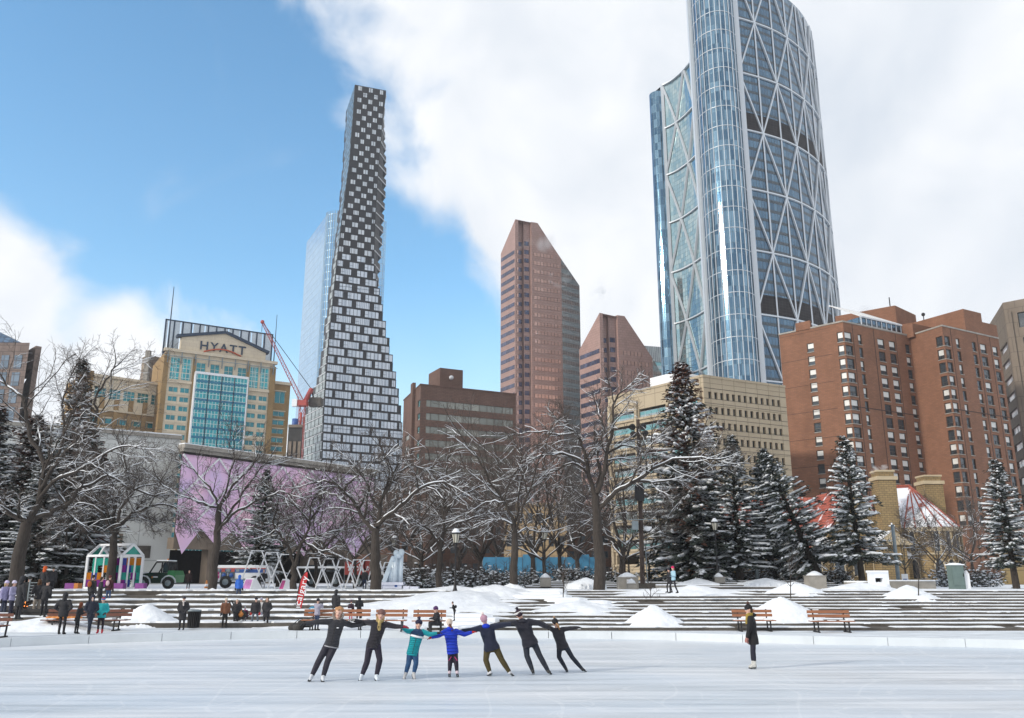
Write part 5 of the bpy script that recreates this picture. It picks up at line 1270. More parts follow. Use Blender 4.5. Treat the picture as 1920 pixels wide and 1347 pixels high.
# ---- low buildings seen through the trees, blue hoarding
MT['dbrick'] = Mwall('rust_brick', (.13, .070, .048), (.11, .06, .042), (.08, .05, .04), .8, .3, .04, stain=.3)
MT['tanb'] = Mwall('tan_stone', (.36, .26, .15), (.32, .23, .13), (.2, .15, .1), 1.5, .8, .05, stain=.15)
def backs():
    for (x0, x1, yt, Y, m, nm, lab, wn) in ((600, 800, 925, 150, 'dbrick', 'brick_shop_block', 'low rust brick block behind the bare trees under the pixelated tower', (8, 4)),
                                       (800, 945, 905, 168, 'dbrick', 'brick_shop_block', 'taller rust brick block behind the bare trees below the brown office block', (7, 5)),
                                       (945, 1062, 948, 140, 'tanb', 'tan_stone_block', 'tan stone block half hidden by bare branches above the blue hoarding', (6, 3)),
                                       (1060, 1165, 965, 150, 'dbrick', 'brick_shop_block', 'dark brick block behind the thickest trunk in the middle', (5, 4))):
        a = atY(x0, yt, Y); b = atY(x1, yt, Y); f = F(a, b); root = thing(nm, (a.x, a.y, Z1), lab, 'building'); mb = MB(); hol = []
        nx, nzz = wn; H_ = a.z-Z1
        for i in range(nx):
            for k in range(nzz): s = f.len*(i+.25)/nx; zz = Z1+H_*(k+.45)/nzz*.93; hol.append((s, s+f.len/nx*.5, zz, zz+H_/nzz*.42))
        f.wall(mb, 0, f.len, Z1, a.z, hol, .25); q = [f.pt(0, 0), f.pt(f.len, 0), f.pt(f.len, 0, -14), f.pt(0, 0, -14)]; mb.face([(p.x, p.y, a.z) for p in q])
        for i, j in ((1, 2), (3, 0)): mb.face([(q[i].x, q[i].y, Z1), (q[j].x, q[j].y, Z1), (q[j].x, q[j].y, a.z), (q[i].x, q[i].y, a.z)])
        f.box(mb, -.2, f.len+.2, a.z, a.z+.4, -.4, .3); mb.build('wall', m, root)
        for h in hol: window(f, *h, root, ['win', 'wframe'], -.2, 2, 1, .1)
    MT['blue'] = M('blue_hoarding', (.06, .23, .38), .5, var=.15, vs=1)
    a = atY(905, 1045, 82); b = atY(1130, 1045, 82); f = F(a, b); root = thing('hoarding', (a.x, a.y, Z1), 'sky blue construction hoarding behind the middle trees', 'hoarding')
    n = 9
    for i in range(n): m_ = MB(); f.box(m_, f.len*i/n+.03, f.len*(i+1)/n-.03, Z1, a.z+(.25 if i in (3, 7) else 0), -.08, 0); m_.build('panel', 'blue', root)
    m_ = MB()
    for i in range(n+1): f.box(m_, f.len*i/n-.06, f.len*i/n+.06, Z1, a.z+.1, -.2, -.09)
    m_.build('post', 'steel', root)
    # dark site building right of the hotel
    a = atY(541, 802, 238); b = atY(567, 800, 238); r2 = simple_block('site_building', [(a.x, a.y), (b.x, b.y), (b.x*1.01, b.y+3), (a.x*1.01, a.y+3)], Z1, a.z, 'gdark', 'dark half built block between the hotel and the pixelated tower', 'building')
    m_ = MB(); 
    for i in range(3): x = a.x+(b.x-a.x)*(i+.3)/3; m_.box(x, x+.8, a.y-.3, a.y, Z1, a.z-4)
    m_.box(a.x, b.x, a.y-.4, a.y+.3, a.z, a.z+.8); m_.build('formwork', 'brownc', r2)
    tk = MB(); c = atY(553, 796, 242); tk.lathe([(0, 0), (.9, 0), (.9, 3.2), (0, 3.4)], (c.x, c.y, a.z), 12, 1); tk.lathe([(0, 0), (.35, 0), (.35, 5), (0, 5.2)], (c.x+1.6, c.y, a.z), 10, 0); tk.build('tank', ['sred', 'sblue'], r2)
MT['gdark'] = M('dark_cladding', (.035, .033, .032), .8, var=.3, vs=.4)
MT['sred'] = M('crane_red', (.36, .06, .05), .5); MT['sblue'] = M('site_blue', (.03, .09, .30), .5)
backs()
# ---- crane
def crane():
    Y = 246; b = atY(567, 800, Y); root = thing('tower_crane', (b.x, b.y, Z1), 'red lattice luffing crane with its jib raised to the left beside the hotel', 'crane')
    def lattice(mb, p, q, w0, w1, n, sz=.15):
        p = Vector(p); q = Vector(q); d = (q-p).normalized(); s = d.cross(Vector((0, 1, 0))).normalized(); t = Vector((0, 1, 0)); cs = []
        for i in range(n+1):
            c = p.lerp(q, i/n); w_ = w0+(w1-w0)*i/n; cs.append([c+s*w_*a+t*w_*b_ for a, b_ in ((-.5, -.5), (.5, -.5), (.5, .5), (-.5, .5))])
        for i in range(n):
            for k in range(4):
                mb.bar(cs[i][k], cs[i+1][k], sz); mb.bar(cs[i][k], cs[i+1][(k+1) % 4], sz*.6); mb.bar(cs[i+1][k], cs[i+1][(k+1) % 4], sz*.6)
    jt_ = atY(567, 762, Y); tip = atY(492, 604, Y-6)
    m_ = MB(); lattice(m_, (b.x, Y, Z1), (jt_.x, Y, jt_.z), 1.5, 1.5, 22, .16); m_.build('mast', 'sred', root)
    m_ = MB(); m_.box(jt_.x-1.4, jt_.x+1.4, Y-1.3, Y+1.3, jt_.z, jt_.z+1.6, 0); m_.box(jt_.x-2.8, jt_.x-1.3, Y-1.5, Y-.1, jt_.z-.3, jt_.z+1.9, 1); c = atY(584, 730, Y+3); m_.bar((jt_.x+.5, Y, jt_.z+1), c, 1.0); m_.box(c.x-.2, c.x+3.4, Y+1.5, Y+4, jt_.z+.4, jt_.z+3.0, 2); m_.build('slewing_unit', ['sred', 'white', 'concrete'], root)
    m_ = MB(); lattice(m_, (jt_.x, Y, jt_.z+1), tip, 1.1, .6, 26, .10); m_.ell(tip, .6, 8, 6); m_.build('jib', 'sred', root)
    m_ = MB(); m_.tube([c, tip], .10, 4); m_.tube([c, (jt_.x+2, Y, jt_.z+1)], .12, 4); m_.bar(c, (jt_.x+3, Y+3, jt_.z+1), .4); m_.tube([tip, tip-UP*3], .08, 4); m_.build('stay_cable', 'black', root)
crane()

# ------------------------------------------------------------------ TREES
def rvec(rs, s): return Vector((rs.uniform(-s, s), rs.uniform(-s, s), rs.uniform(-s, s)))
class Tree:
    def __init__(s, seed, snow=1.0, twig=1.0): s.rs = random.Random(seed); s.bark = MB(); s.twig = MB(); s.snow = MB(); s.sn = snow; s.tw = twig; s.nt = 0
    def limb(s, pts, r0, r1, lvl):
        n = len(pts)
        rad = [r0+(r1-r0)*(i/(n-1))**.8 for i in range(n)]
        if lvl <= 2: s.bark.tube(pts, rad, 9 if lvl == 0 else 6 if lvl == 1 else 4, 0, False)
        else: s.twig.tube(pts, rad, 3, 0, False)
        # snow lying on the upper side
        if r0 > .0086 and lvl > 0:
            run = []; rr = []
            def flush():
                if len(run) > 1: rr[0] *= .4; rr[-1] *= .4; s.snow.tube(run, rr, 3 if lvl > 2 else 4 if lvl > 1 else 5, 0, lvl < 3)
                run.clear(); rr.clear()
            for i in range(n-1):
                d = (pts[i+1]-pts[i]).normalized(); flat = 1-abs(d.z)
                if flat > .22 and s.rs.random() < .93*s.sn:
                    for k in (i, i+1):
                        if run and k == i: continue
                        w_ = min(rad[k]*(.66+.3*s.rs.random())*(1 if flat > .4 else .75)+.0085, .062); run.append(pts[k]+Vector((0, 0, max(rad[k]-w_*.35, w_*.4)))); rr.append(w_)
                else: flush()
            flush()
    def path(s, p, d, ln, n, wig, up=0.0, droop=0.0):
        pts = [p.copy()]; d = d.normalized()
        for i in range(n):
            d = (d+rvec(s.rs, wig)+Vector((0, 0, up-droop*i/n))).normalized(); p = p+d*(ln/n); pts.append(p)
        return pts
    def grow(s, pts, r0, lvl, maxl=4, dens=1.0):
        """put side branches on a limb"""
        rs = s.rs; ln = sum((pts[i+1]-pts[i]).length for i in range(len(pts)-1))
        if lvl >= maxl: return
        cnt = {0: 5, 1: 8, 2: 7, 3: 5}[lvl]*dens*(s.tw if lvl >= 2 else 1); cnt = int(cnt+rs.random())
        start = {0: .45, 1: .25, 2: .15, 3: .1}[lvl]
        for k in range(cnt):
            t = start+(1-start)*((k+rs.random()*.8)/cnt); t = min(t, .98); i = min(int(t*(len(pts)-1)), len(pts)-2); f_ = t*(len(pts)-1)-i
            p = pts[i].lerp(pts[i+1], f_); d = (pts[i+1]-pts[i]).normalized()
            a = d.cross(rvec(rs, 1)).normalized(); ang = R(rs.uniform(28, 62)); nd = (d*math.cos(ang)+a*math.sin(ang)); nd.z += .12 if lvl < 2 else .02
            l2 = ln*rs.uniform(.38, .62)*(1-.35*t); r2 = max(r0*(1-t*.7)*rs.uniform(.42, .6), .0085); n = {0: 7, 1: 6, 2: 4, 3: 3}[lvl]
            q = s.path(p, nd, l2, n,   .30 if lvl < 2 else .34, .03, .0 if lvl < 2 else .05)
            s.limb(q, r2, max(r2*.35, .007), lvl+1); s.grow(q, r2, lvl+1, maxl, dens)
    def build(s, name, loc, label, cat='tree', group='bare trees round the square'):
        root = thing(name, loc, label, cat, group); off = Vector(loc)
        for mb in (s.bark, s.twig, s.snow): mb.v = [tuple(Vector(v)-off) for v in mb.v] if s.world else mb.v
        s.bark.build('trunk', 'bark', root, True)
        if s.twig.f: s.twig.build('crown', 'twig', root, True)
        if s.snow.f: s.snow.build('snow', 'snow', root, True)
        return root
    world = True
def hero(seed, Y, base, trunk, limbs, r, label, dens=1.0, z=Z1, tw=1.0, dy=.35, group='bare trees round the square', maxl=4):
    """a bare tree: trunk and main limbs follow their courses, each with its own depth; r in metres"""
    T = Tree(seed, 1.0, tw); rs = T.rs
    b = atY(base[0], base[1], Y); 
    def conv(pl, y0=0.0, dirn=0.0):
        out = []; dd = y0
        for i, (px, py) in enumerate(pl):
            if i: dd += dirn*math.hypot(px-pl[i-1][0], py-pl[i-1][1])/FPX*Y
            out.append(atY(px, py, Y+dd))
        return out, dd
    tp, _ = conv([base]+trunk); tp[0].z -= .3
    def fine(ps, n=3):
        q = smooth_path(ps, n); 
        return [p+rvec(rs, .07) if 0 < i < len(q)-1 else p for i, p in enumerate(q)]
    q = fine(tp); T.bark.tube(q, [r*(1.25 if i == 0 else 1-.45*i/len(q)) for i in range(len(q))], 10, 0, False)
    for pl, rr, dirn in limbs:
        pp, _ = conv(pl, 0, dirn); q = fine(pp, 3); T.limb(q, rr, rr*.28, 1); T.grow(q, rr, 1, maxl, dens)
        # leader keeps dividing past the end
        for k in range(2):
            d = (q[-1]-q[-2]).normalized()+rvec(rs, .5); e = T.path(q[-1], d, rs.uniform(1.2, 2.4), 5, .2, .05); T.limb(e, rr*.3, .01, 2); T.grow(e, rr*.3, 2, maxl, dens)
    root = T.build('bare_tree', (b.x, b.y, b.z), label, group=group); return root
hero(1, 47, (25, 1150), [(30, 1080), (50, 981)], [
    ([(50, 981), (46, 975), (20, 963), (-5, 938), (-40, 915)], .20, -.2),
    ([(52, 985), (62, 976), (93, 963), (120, 950), (136, 938), (145, 920), (175, 905), (203, 892), (240, 915), (290, 930)], .17, .25),
    ([(50, 981), (68, 955), (76, 918), (83, 870), (62, 830), (50, 787), (44, 752), (28, 733), (10, 720)], .20, .1),
    ([(76, 918), (95, 880), (130, 838), (160, 812), (183, 778), (178, 747), (200, 715), (214, 690)], .13, -.2),
    ([(72, 940), (100, 905), (141, 885), (175, 865), (215, 842), (250, 838)], .13, -.35),
    ([(83, 870), (110, 850), (120, 810), (118, 760), (128, 715), (140, 690)], .10, .3)], .46, 'big leaning bare tree at the left edge over the fire pit', 1.15)
hero(2, 52, (206, 1120), [(211, 1050), (214, 1005)], [
    ([(214, 1005), (225, 985), (250, 962), (285, 950), (318, 948), (340, 965)], .12, .2),
    ([(214, 1005), (205, 985), (190, 960), (165, 945), (140, 948), (120, 965)], .12, -.2),
    ([(216, 1000), (222, 965), (240, 935), (262, 915), (300, 905)], .12, -.3),
    ([(214, 1000), (213, 970), (218, 940), (224, 925), (238, 890), (232, 850)], .12, .1),
    ([(216, 995), (240, 975), (270, 968), (300, 978)], .09, .4), ([(212, 1000), (190, 975), (160, 965), (135, 985)], .09, .3),
    ([(214, 1002), (200, 960), (180, 930), (160, 900), (150, 870)], .1, -.1)], .30, 'dark bare tree growing in front of the coloured glass house', 1.3, tw=1.2)
hero(3, 49.5, (398, 1113), [(402, 1060), (408, 1000), (411, 955)], [
    ([(411, 955), (426, 929), (436, 911), (467, 881), (480, 860)], .11, .2), ([(411, 958), (405, 953), (371, 940), (332, 924), (300, 905)], .10, -.2),
    ([(410, 950), (408, 942), (392, 914), (363, 882), (345, 870)], .09, .3), ([(408, 1000), (426, 976), (462, 950), (514, 925), (537, 925)], .11, -.3), ([(411, 990), (440, 950), (460, 915), (485, 885), (500, 868)], .09, .1),
    ([(411, 950), (428, 900), (440, 850), (438, 820)], .07, -.1)], .26, 'bare tree with a slim straight trunk beside the white ambulance', 1.0)
hero(4, 50, (553, 1106), [(551, 1080), (551, 1062)], [
    ([(551, 1066), (543, 1035), (532, 1013), (517, 995), (514, 975), (520, 950)], .12, .2), ([(552, 1066), (562, 1030), (574, 1005), (582, 981), (583, 950), (600, 920)], .12, -.1),
    ([(517, 995), (500, 1005), (478, 1012), (450, 1002)], .06, .3), ([(574, 1005), (600, 1002), (640, 995), (670, 985)], .07, .3), ([(582, 981), (560, 955), (535, 935), (515, 925)], .08, -.3), ([(582, 975), (600, 950), (610, 915), (640, 900)], .07, .2),
    ([(570, 1015), (595, 1030), (620, 1030), (650, 1020)], .06, -.2)], .22, 'forked bare tree standing inside the left end of the white lattice sculpture', 1.1)
hero(5, 48.5, (703, 1116), [(704, 1060), (704, 1020), (706, 990)], [
    ([(705, 995), (690, 985), (680, 972), (671, 950), (645, 921), (618, 903), (590, 905)], .16, .15), ([(706, 985), (723, 972), (749, 950), (780, 922), (815, 905), (838, 907)], .15, -.15),
    ([(706, 990), (712, 955), (717, 930), (728, 912), (749, 890), (768, 873), (795, 880)], .14, .3), ([(645, 921), (655, 905), (675, 890), (695, 870), (720, 862)], .08, -.2), ([(671, 950), (650, 945), (620, 925), (595, 930)], .08, .3),
    ([(712, 955), (695, 930), (688, 905), (672, 882)], .09, -.25), ([(717, 930), (735, 900), (730, 870), (715, 840)], .08, .1)], .33, 'stout spreading bare tree left of the white ice sculpture', 1.1)
hero(6, 52, (822, 1112), [(824, 1060), (825, 1028)], [
    ([(825, 1028), (832, 990), (834, 960), (835, 900), (840, 860)], .13, .1), ([(825, 1030), (810, 1000), (790, 985), (765, 975), (740, 985)], .09, -.2), ([(830, 1000), (850, 985), (880, 975), (905, 965), (930, 962)], .09, .2),
    ([(834, 960), (855, 935), (885, 920), (920, 905)], .08, -.2), ([(834, 940), (815, 920), (790, 905), (775, 880)], .08, .3), ([(824, 1040), (845, 1020), (865, 1010), (890, 1012)], .06, -.3)], .22, 'bare tree immediately left of the lamp post near the middle', 1.1)
hero(7, 49, (965, 1116), [(965, 1060), (966, 1010), (966, 998)], [
    ([(966, 1000), (959, 968), (945, 942), (932, 924), (912, 890), (899, 867), (885, 845), (868, 822)], .12, .1), ([(967, 998), (974, 975), (984, 940), (990, 925), (1003, 885), (1012, 860), (1027, 823)], .09, -.1), ([(966, 998), (972, 940), (980, 880), (976, 850)], .08, .2),
    ([(966, 1005), (985, 990), (1010, 1000), (1035, 995)], .06, .4), ([(962, 985), (940, 975), (915, 978), (885, 990)], .07, -.3), ([(945, 942), (920, 940), (895, 952), (870, 965)], .06, .2)], .26, 'tall bare tree with a V shaped fork behind the navy skater', 1.0)
hero(8, 50, (1125, 1114), [(1123, 1050), (1121, 985), (1117, 930)], [
    ([(1117, 930), (1107, 903), (1098, 870), (1092, 838), (1080, 812), (1060, 800)], .17, .15), ([(1119, 925), (1130, 895), (1138, 850), (1148, 800), (1150, 760), (1165, 735)], .18, -.1),
    ([(1121, 960), (1140, 935), (1165, 918), (1196, 900), (1226, 880), (1260, 862), (1300, 858), (1340, 862)], .17, -.2), ([(1107, 903), (1085, 870), (1045, 880), (1018, 899), (995, 920)], .09, .3), ([(1098, 870), (1075, 858), (1040, 850), (1000, 860), (975, 880)], .10, -.2),
    ([(1117, 930), (1124, 890), (1122, 850), (1130, 800), (1120, 770)], .12, .3), ([(1196, 900), (1215, 905), (1245, 902), (1290, 890), (1330, 870)], .09, .2), ([(1138, 850), (1165, 835), (1190, 840), (1220, 825)], .08, .2), ([(1080, 812), (1050, 815), (1010, 808), (965, 815)], .07, .2)], .37, 'massive bare tree in the middle with the thickest trunk', 1.2)
# standing woods of lesser bare trees
def bare(seed, H, r, spread, tw=1.0, nl=6):
    T = Tree(seed, .85, tw); T.world = False; rs = T.rs; th = H*rs.uniform(.2, .3); tr = T.path(Vector((0, 0, -.2)), Vector((rs.uniform(-.1, .1), 0, 1)), th, 5, .05, .1)
    T.bark.tube(tr, [r*(1-.08*i) for i in range(len(tr))], 8, 0, False)
    for k in range(nl):
        a = 2*math.pi*(k+rs.random()*.6)/nl; el = rs.uniform(.5, 1.3); d = Vector((math.cos(a)*spread, math.sin(a)*spread, el)); q = T.path(tr[-1-(k % 2)], d, (H-th)*rs.uniform(.75, 1.0), 8, .16, .06); rr = r*rs.uniform(.38, .55); T.limb(q, rr, rr*.25, 1); T.grow(q, rr, 1, 4, .9)
    return T
protos = []
for i, (H, r, sp, tw_, nl) in enumerate(((11, .20, .55, 1.0, 6), (10, .17, .8, 1.1, 7), (12, .22, .5, .9, 6), (9, .15, 1.0, 1.2, 7), (8, .12, .6, 1.0, 6))):
    protos.append((bare(100+i, H, r, sp, tw_, nl).build('bare_tree', (0, 0, 0), '-'), H))
rs0 = random.Random(5)
BG = [(120, 58, 830, 0, 'bare tree in the dusk of the left spruces, left of the glass house'), 
      (520, 66, 872, 0, 'bare tree behind the left end of the lattice sculpture'), (590, 62, 858, 1, 'bare tree behind the middle of the lattice sculpture'),
      (665, 58, 900, 3, 'low bare tree behind the red banners'), (745, 66, 835, 1, 'bare tree straight behind the ice sculpture'), (790, 60, 880, 3, 'low spreading bare tree right of the ice sculpture'),
      (790, 80, 850, 0, 'bare tree below the brown office block'), (860, 70, 800, 2, 'tall bare tree behind the left middle lamp'), (900, 62, 850, 1, 'bare tree between the left middle lamp and the forked tree'), (930, 85, 790, 0, 'thin bare tree in front of the tallest granite tower'),
      (1000, 72, 780, 2, 'tall bare tree rising in front of the windows coloured as orange reflections'), (1022, 60, 870, 3, 'low bare tree behind the second lamp'), (1050, 66, 800, 1, 'bare tree in front of the blue hoarding'), (1085, 80, 800, 0, 'bare tree behind the left side of the massive tree'),
      (1170, 60, 860, 3, 'bare tree right of the massive trunk'), (1165, 75, 790, 2, 'bare tree in front of the beige balconies'), (1215, 62, 900, 4, 'slim bare tree behind the tall floodlight pole'),
      (570, 84, 880, 4, 'small bare tree before the right end of the mural'), (700, 88, 840, 2, 'far bare tree behind the stout spreading tree'), (480, 60, 900, 3, 'low bare tree left of the lattice sculpture'),
      (1330, 70, 960, 4, 'bush like bare tree under the tallest spruce'), (1455, 78, 930, 4, 'small bare tree in front of the church roofs'), (1560, 72, 985, 3, 'low bare tree behind the leaning spruce trunk'), (1700, 76, 960, 4, 'small bare tree before the church porch'),
      (1765, 74, 930, 4, 'brown bare tree in front of the church apse'), (1830, 80, 900, 3, 'brown bare tree right of the church apse'), (1800, 70, 990, 4, 'low bare tree left of the green cabinet')]
for px, Y, yt, pi, lab in BG:
    pr, H = protos[pi]; b = atY(px, 1100, Y); zt = atY(px, yt, Y).z; s = (zt-Z1)/H/1.02
    place(pr, (b.x, Y, Z1), rs0.uniform(0, 6.28), (s*1.05, s*1.05, s), lab, 'bare trees round the square')
# saplings ringed by snow
def sapling(seed, px, py, pt, label, zoff=0, r=.035):
    Y = 45.5; T = Tree(seed, .5, .8); b = atY(px, py, Y); t = atY(px, pt, Y); q = T.path(b-UP*.3, t-b, (t-b).length+.3, 6, .05); T.limb(q, r, .01, 2)
    for k in range(7): i = 2+k % 4; d = Vector((T.rs.uniform(-1, 1), T.rs.uniform(-1, 1), .9)); e = T.path(q[i], d, (t-b).length*.4, 4, .15); T.limb(e, r*.5, .008, 3); T.grow(e, r*.5, 3, 4)
    T.build('sapling', tuple(b), label, 'sapling', 'young bare saplings on the steps')
sapling(31, 1221, 1145, 1085, 'thin sapling sticking out of the snow cone left of the lone skater'); sapling(32, 1482, 1122, 1035, 'thin sapling on top of the large snow cone'); sapling(33, 1056, 1136, 1050, 'slim sapling behind the last skater of the line'); sapling(34, 1721, 1108, 1025, 'thin sapling stuck in the wide snow heap')
# ------------------------------------------------------------------ SPRUCES
def spruce(seed, H=12.0, RB=2.6, dens=1.0, snow=.75, bottom=.08, red=.0, gaps=.0):
    rs = random.Random(seed); tk = MB(); nd = MB(); sn = MB(); lean = Vector((0, 0, 1))
    tk.tube([(0, 0, -.3), (0, 0, H*.3), (0, 0, H*.7), (0, 0, H*.97)], [.21, .15, .08, .02], 8, 0, False)
    z = H*bottom; k = 0
    while z < H*.985:
        f = 1-z/H; prof = RB*(f**.82)*(.62+.38*min(1, (z/H)/.12+.3)); nb = max(4, int((5.5+4.0*f)*dens)); a0 = rs.uniform(0, 6.28)
        for b in range(nb):
            if rs.random() < gaps: continue
            a = a0+2*math.pi*b/nb+rs.uniform(-.25, .25); L = prof*rs.uniform(.62, 1.16)*(1+.16*math.sin(a*2+seed+z*.6)); d = Vector((math.cos(a), math.sin(a), 0)); zz = z+rs.uniform(-.12, .12)
            rise = .28*f**0-.62*f; pts = []; n = max(3, int(L/.34))
            for i in range(n+1):
                t = i/n; pts.append(Vector((0, 0, zz))+d*L*t+Vector((0, 0, L*(rise*t-.18*t+.20*t*t))))
            if L > .5: tk.tube([pts[0], pts[n//2], pts[-1]], [.03*f+.012, .02, .008], 3, 0, False)
            side = Vector((-d.y, d.x, 0))
            if rs.random() < snow*1.05 and L > .4:
                st = max(1, int(n*rs.uniform(.2, .5))); pl = [q+Vector((rs.uniform(-.05, .05), rs.uniform(-.05, .05), .07)) for q in pts[st:]]
                if len(pl) > 1: sn.tube(pl, [rs.uniform(.06, .125)*(.55 if i in (0, len(pl)-1) else 1) for i in range(len(pl))], 4, 0, True)
            for i in range(1, n+1):
                t = i/n; p = pts[i]; w_ = (.24+.30*L/RB*(1-abs(t-.55)*1.2))*(RB/2.6)**.4*rs.uniform(.8, 1.25); m_i = 1 if rs.random() < red*(1-f)**1.3 else 0
                # needle sprays: many narrow leaves fanning out and hanging
                for q in range(13):
                    sgn = -1 if q % 2 else 1; ang = rs.uniform(.1, 1.35); dr = (d*math.cos(ang)+side*sgn*math.sin(ang)); dr.z += rs.uniform(-.75, .12); dr.normalize(); ln = w_*rs.uniform(.42, .95); up = Vector((rs.uniform(-.4, .4), rs.uniform(-.4, .4), 1)); wd = dr.cross(up).normalized()*ln*rs.uniform(.16, .28); o_ = p+rvec(rs, .13)
                    nd.face([o_-wd*.4, o_+dr*ln*.5-wd, o_+dr*ln, o_+dr*ln*.5+wd], m_i)
                for _ in range(1):
                    if rs.random() > snow*.95 or t < .2: continue
                    c = p+side*rs.uniform(-.16, .16)+Vector((0, 0, .05))+rvec(rs, .05); m = rs.choice((5, 6)); rr = w_*rs.uniform(.26, .62); ex = rs.uniform(.28, .7); base = len(sn.v); vs = []; rot = rs.uniform(0, 6)
                    for j in range(m):
                        th = rot+2*math.pi*j/m; rj = rr*rs.uniform(.6, 1.25); v = d*math.cos(th)*rj+side*math.sin(th)*rj*ex; v.z -= .07*rs.random()+rj*.20; vs.append(c+v)
                    vs.append(c+Vector((0, 0, rr*.32+.02))); vs.append(c-Vector((0, 0, .05)))
                    sn.mesh(vs, [(j, (j+1) % m, m) for j in range(m)]+[((j+1) % m, j, m+1) for j in range(m)], 0, True)
        z += (.19+.15*f)*(H/12)**.6; k += 1
    return tk, nd, sn
def spruce_obj(seed, label, **kw):
    tk, nd, sn = spruce(seed, **kw); root = thing('spruce_tree', (0, 0, 0), label, 'spruce tree', 'snow covered spruces')
    tk.build('trunk', 'bark', root, True); nd.build('crown', ['needle', 'cone'], root, True); sn.build('snow', 'snow', root, True); return root
S1 = spruce_obj(1, '-', H=12, RB=2.7, dens=1.1, snow=.60, red=.9, bottom=.05); S2 = spruce_obj(2, '-', H=11, RB=2.2, dens=1.0, snow=.8, bottom=.16, gaps=.08); S3 = spruce_obj(3, '-', H=10, RB=2.4, dens=.95, snow=.85, bottom=.20, gaps=.15); S4 = spruce_obj(4, '-', H=12, RB=2.0, dens=.9, snow=.45, red=.5, bottom=.06, gaps=.1)
SPR = [(S1, 12, 1298, 62, 676, 1.30, 0, 'tallest spruce, its top tinted with red brown cones, right of the floodlight pole'), (S2, 11, 1388, 60, 816, 1.5, 0, 'mid sized spruce with a bare lower trunk, just right of the tallest spruce'),
      (S3, 10, 1545, 59, 850, 1.55, -.36, 'spruce leaning to the left with its thin trunk showing'), (S2, 11, 1448, 66, 842, 1.5, 0, 'bushy spruce tucked behind the leaning one'), (S3, 10, 1618, 58, 818, 1.2, -.04, 'heavily snowed spruce with a hooked top in front of the church chimney'),
      (S3, 10, 1905, 57, 862, 1.35, -.03, 'snow laden spruce cut by the right edge'), (S4, 12, 103, 60, 672, 1.35, 0, 'tallest spruce on the left with a thin red brown tip'), (S1, 12, 25, 62, 775, 1.7, 0, 'broad spruce at the left edge behind the leaning bare tree'),
      (S4, 12, 160, 66, 850, 1.9, 0, 'shadowy spruce between the glass house and the leaning bare tree'), (S2, 11, 60, 57, 850, 1.8, 0, 'low dark spruce behind the people in orange hats'), (S2, 11, 486, 60, 880, 1.35, 0, 'spruce in front of the lilac mural behind the lattice sculpture'), (S4, 12, -50, 58, 760, 1.7, 0, 'spruce half out of view at the far left'),
      (S1, 12, 130, 76, 800, 1.9, 0, 'far spruce filling the gap below the hotel wing'), (S3, 10, 1340, 72, 880, 1.9, 0, 'dark spruce filling in behind the tallest one')]
for pr, H, px, Y, yt, wf, tilt, lab in SPR:
    b = atY(px, 1095, Y); zt = atY(px, yt, Y).z; s = (zt-Z1)/H/math.cos(tilt); place(pr, (b.x, Y, Z1), rs0.uniform(0, 6), (s*wf, s*wf, s), lab, 'snow covered spruces', tilt)
# snowy shrubs
def shrub_obj():
    T = Tree(77, 1.0, 1); T.world = False; rs = T.rs; root = thing('shrub', (0, 0, 0), '-', 'shrub', 'low snowy shrubs')
    for k in range(15): a = rs.uniform(0, 6.28); d = Vector((math.cos(a)*.8, math.sin(a)*.8, rs.uniform(.4, 1.1))); q = T.path(Vector((rs.uniform(-.3, .3), rs.uniform(-.3, .3), 0)), d, rs.uniform(.9, 1.4), 5, .2, .02, .1); T.limb(q, .022, .01, 2); T.grow(q, .03, 2, 4, 1.3)
    nd = MB()
    for i in range(420):
        p = Vector((rs.gauss(0, .5), rs.gauss(0, .45), abs(rs.gauss(.35, .28)))); u = rvec(rs, 1).normalized()*rs.uniform(.08, .17); v = u.cross(rvec(rs, 1)).normalized()*.05; nd.face([p-v, p+u, p+v])
        if rs.random() < .5: c = p+Vector((0, 0, .05)); r = rs.uniform(.05, .11); T.snow.ell(c, (r, r*.8, r*.4), 5, 3)
    T.bark.build('stems', 'twig', root, True); T.twig.build('twigs', 'twig', root, True); nd.build('foliage', 'needle', root, True); T.snow.build('snow', 'snow', root, True); return root
SH = shrub_obj()
for i, (px, Y, sc, lab) in enumerate(((845, 56, 1.2, 'snowy shrub at the left end of the hedge behind the left middle lamp'), (868, 57, 1.3, 'snowy shrub just right of the left middle lamp'), (893, 56, 1.2, 'snowy shrub between the left middle lamp and the forked tree'), (918, 57, 1.3, 'snowy shrub left of the tree with the V fork'), (945, 58, 1.1, 'snowy shrub touching the V forked trunk'),
    (1000, 64, 1.2, 'snowy shrub behind the second lamp plinth'), (1060, 64, 1.5, 'bushy shrub right of the second lamp'), (1092, 65, 1.3, 'snowy shrub left of the thickest trunk'), (1150, 62, 1.2, 'snowy shrub right of the thickest trunk'), (1398, 64, 1.3, 'snowy shrub at the foot of the mid sized spruce'), (1430, 64, 1.4, 'snowy shrub left of the leaning spruce foot'),
    (1470, 65, 1.4, 'snowy shrub left of the leaning trunk base'), (1505, 64, 1.4, 'snowy shrub under the leaning spruce'), (1575, 62, 1.3, 'snowy shrub behind the square concrete planter'), (790, 60, 1.5, 'snowy shrub right of the ice sculpture'), (760, 64, 1.5, 'snowy shrub right behind the ice sculpture'), (1780, 66, 1.4, 'snowy shrub left of the green cabinet'), (1840, 66, 1.4, 'snowy shrub right of the green cabinet'), (820, 62, 1.4, 'snowy shrub behind the bare tree beside the lamp'))):
    place(SH, (atY(px, 1095, Y).x, Y, Z1), i*1.3, (sc*1.2, sc, sc), lab, 'low snowy shrubs')

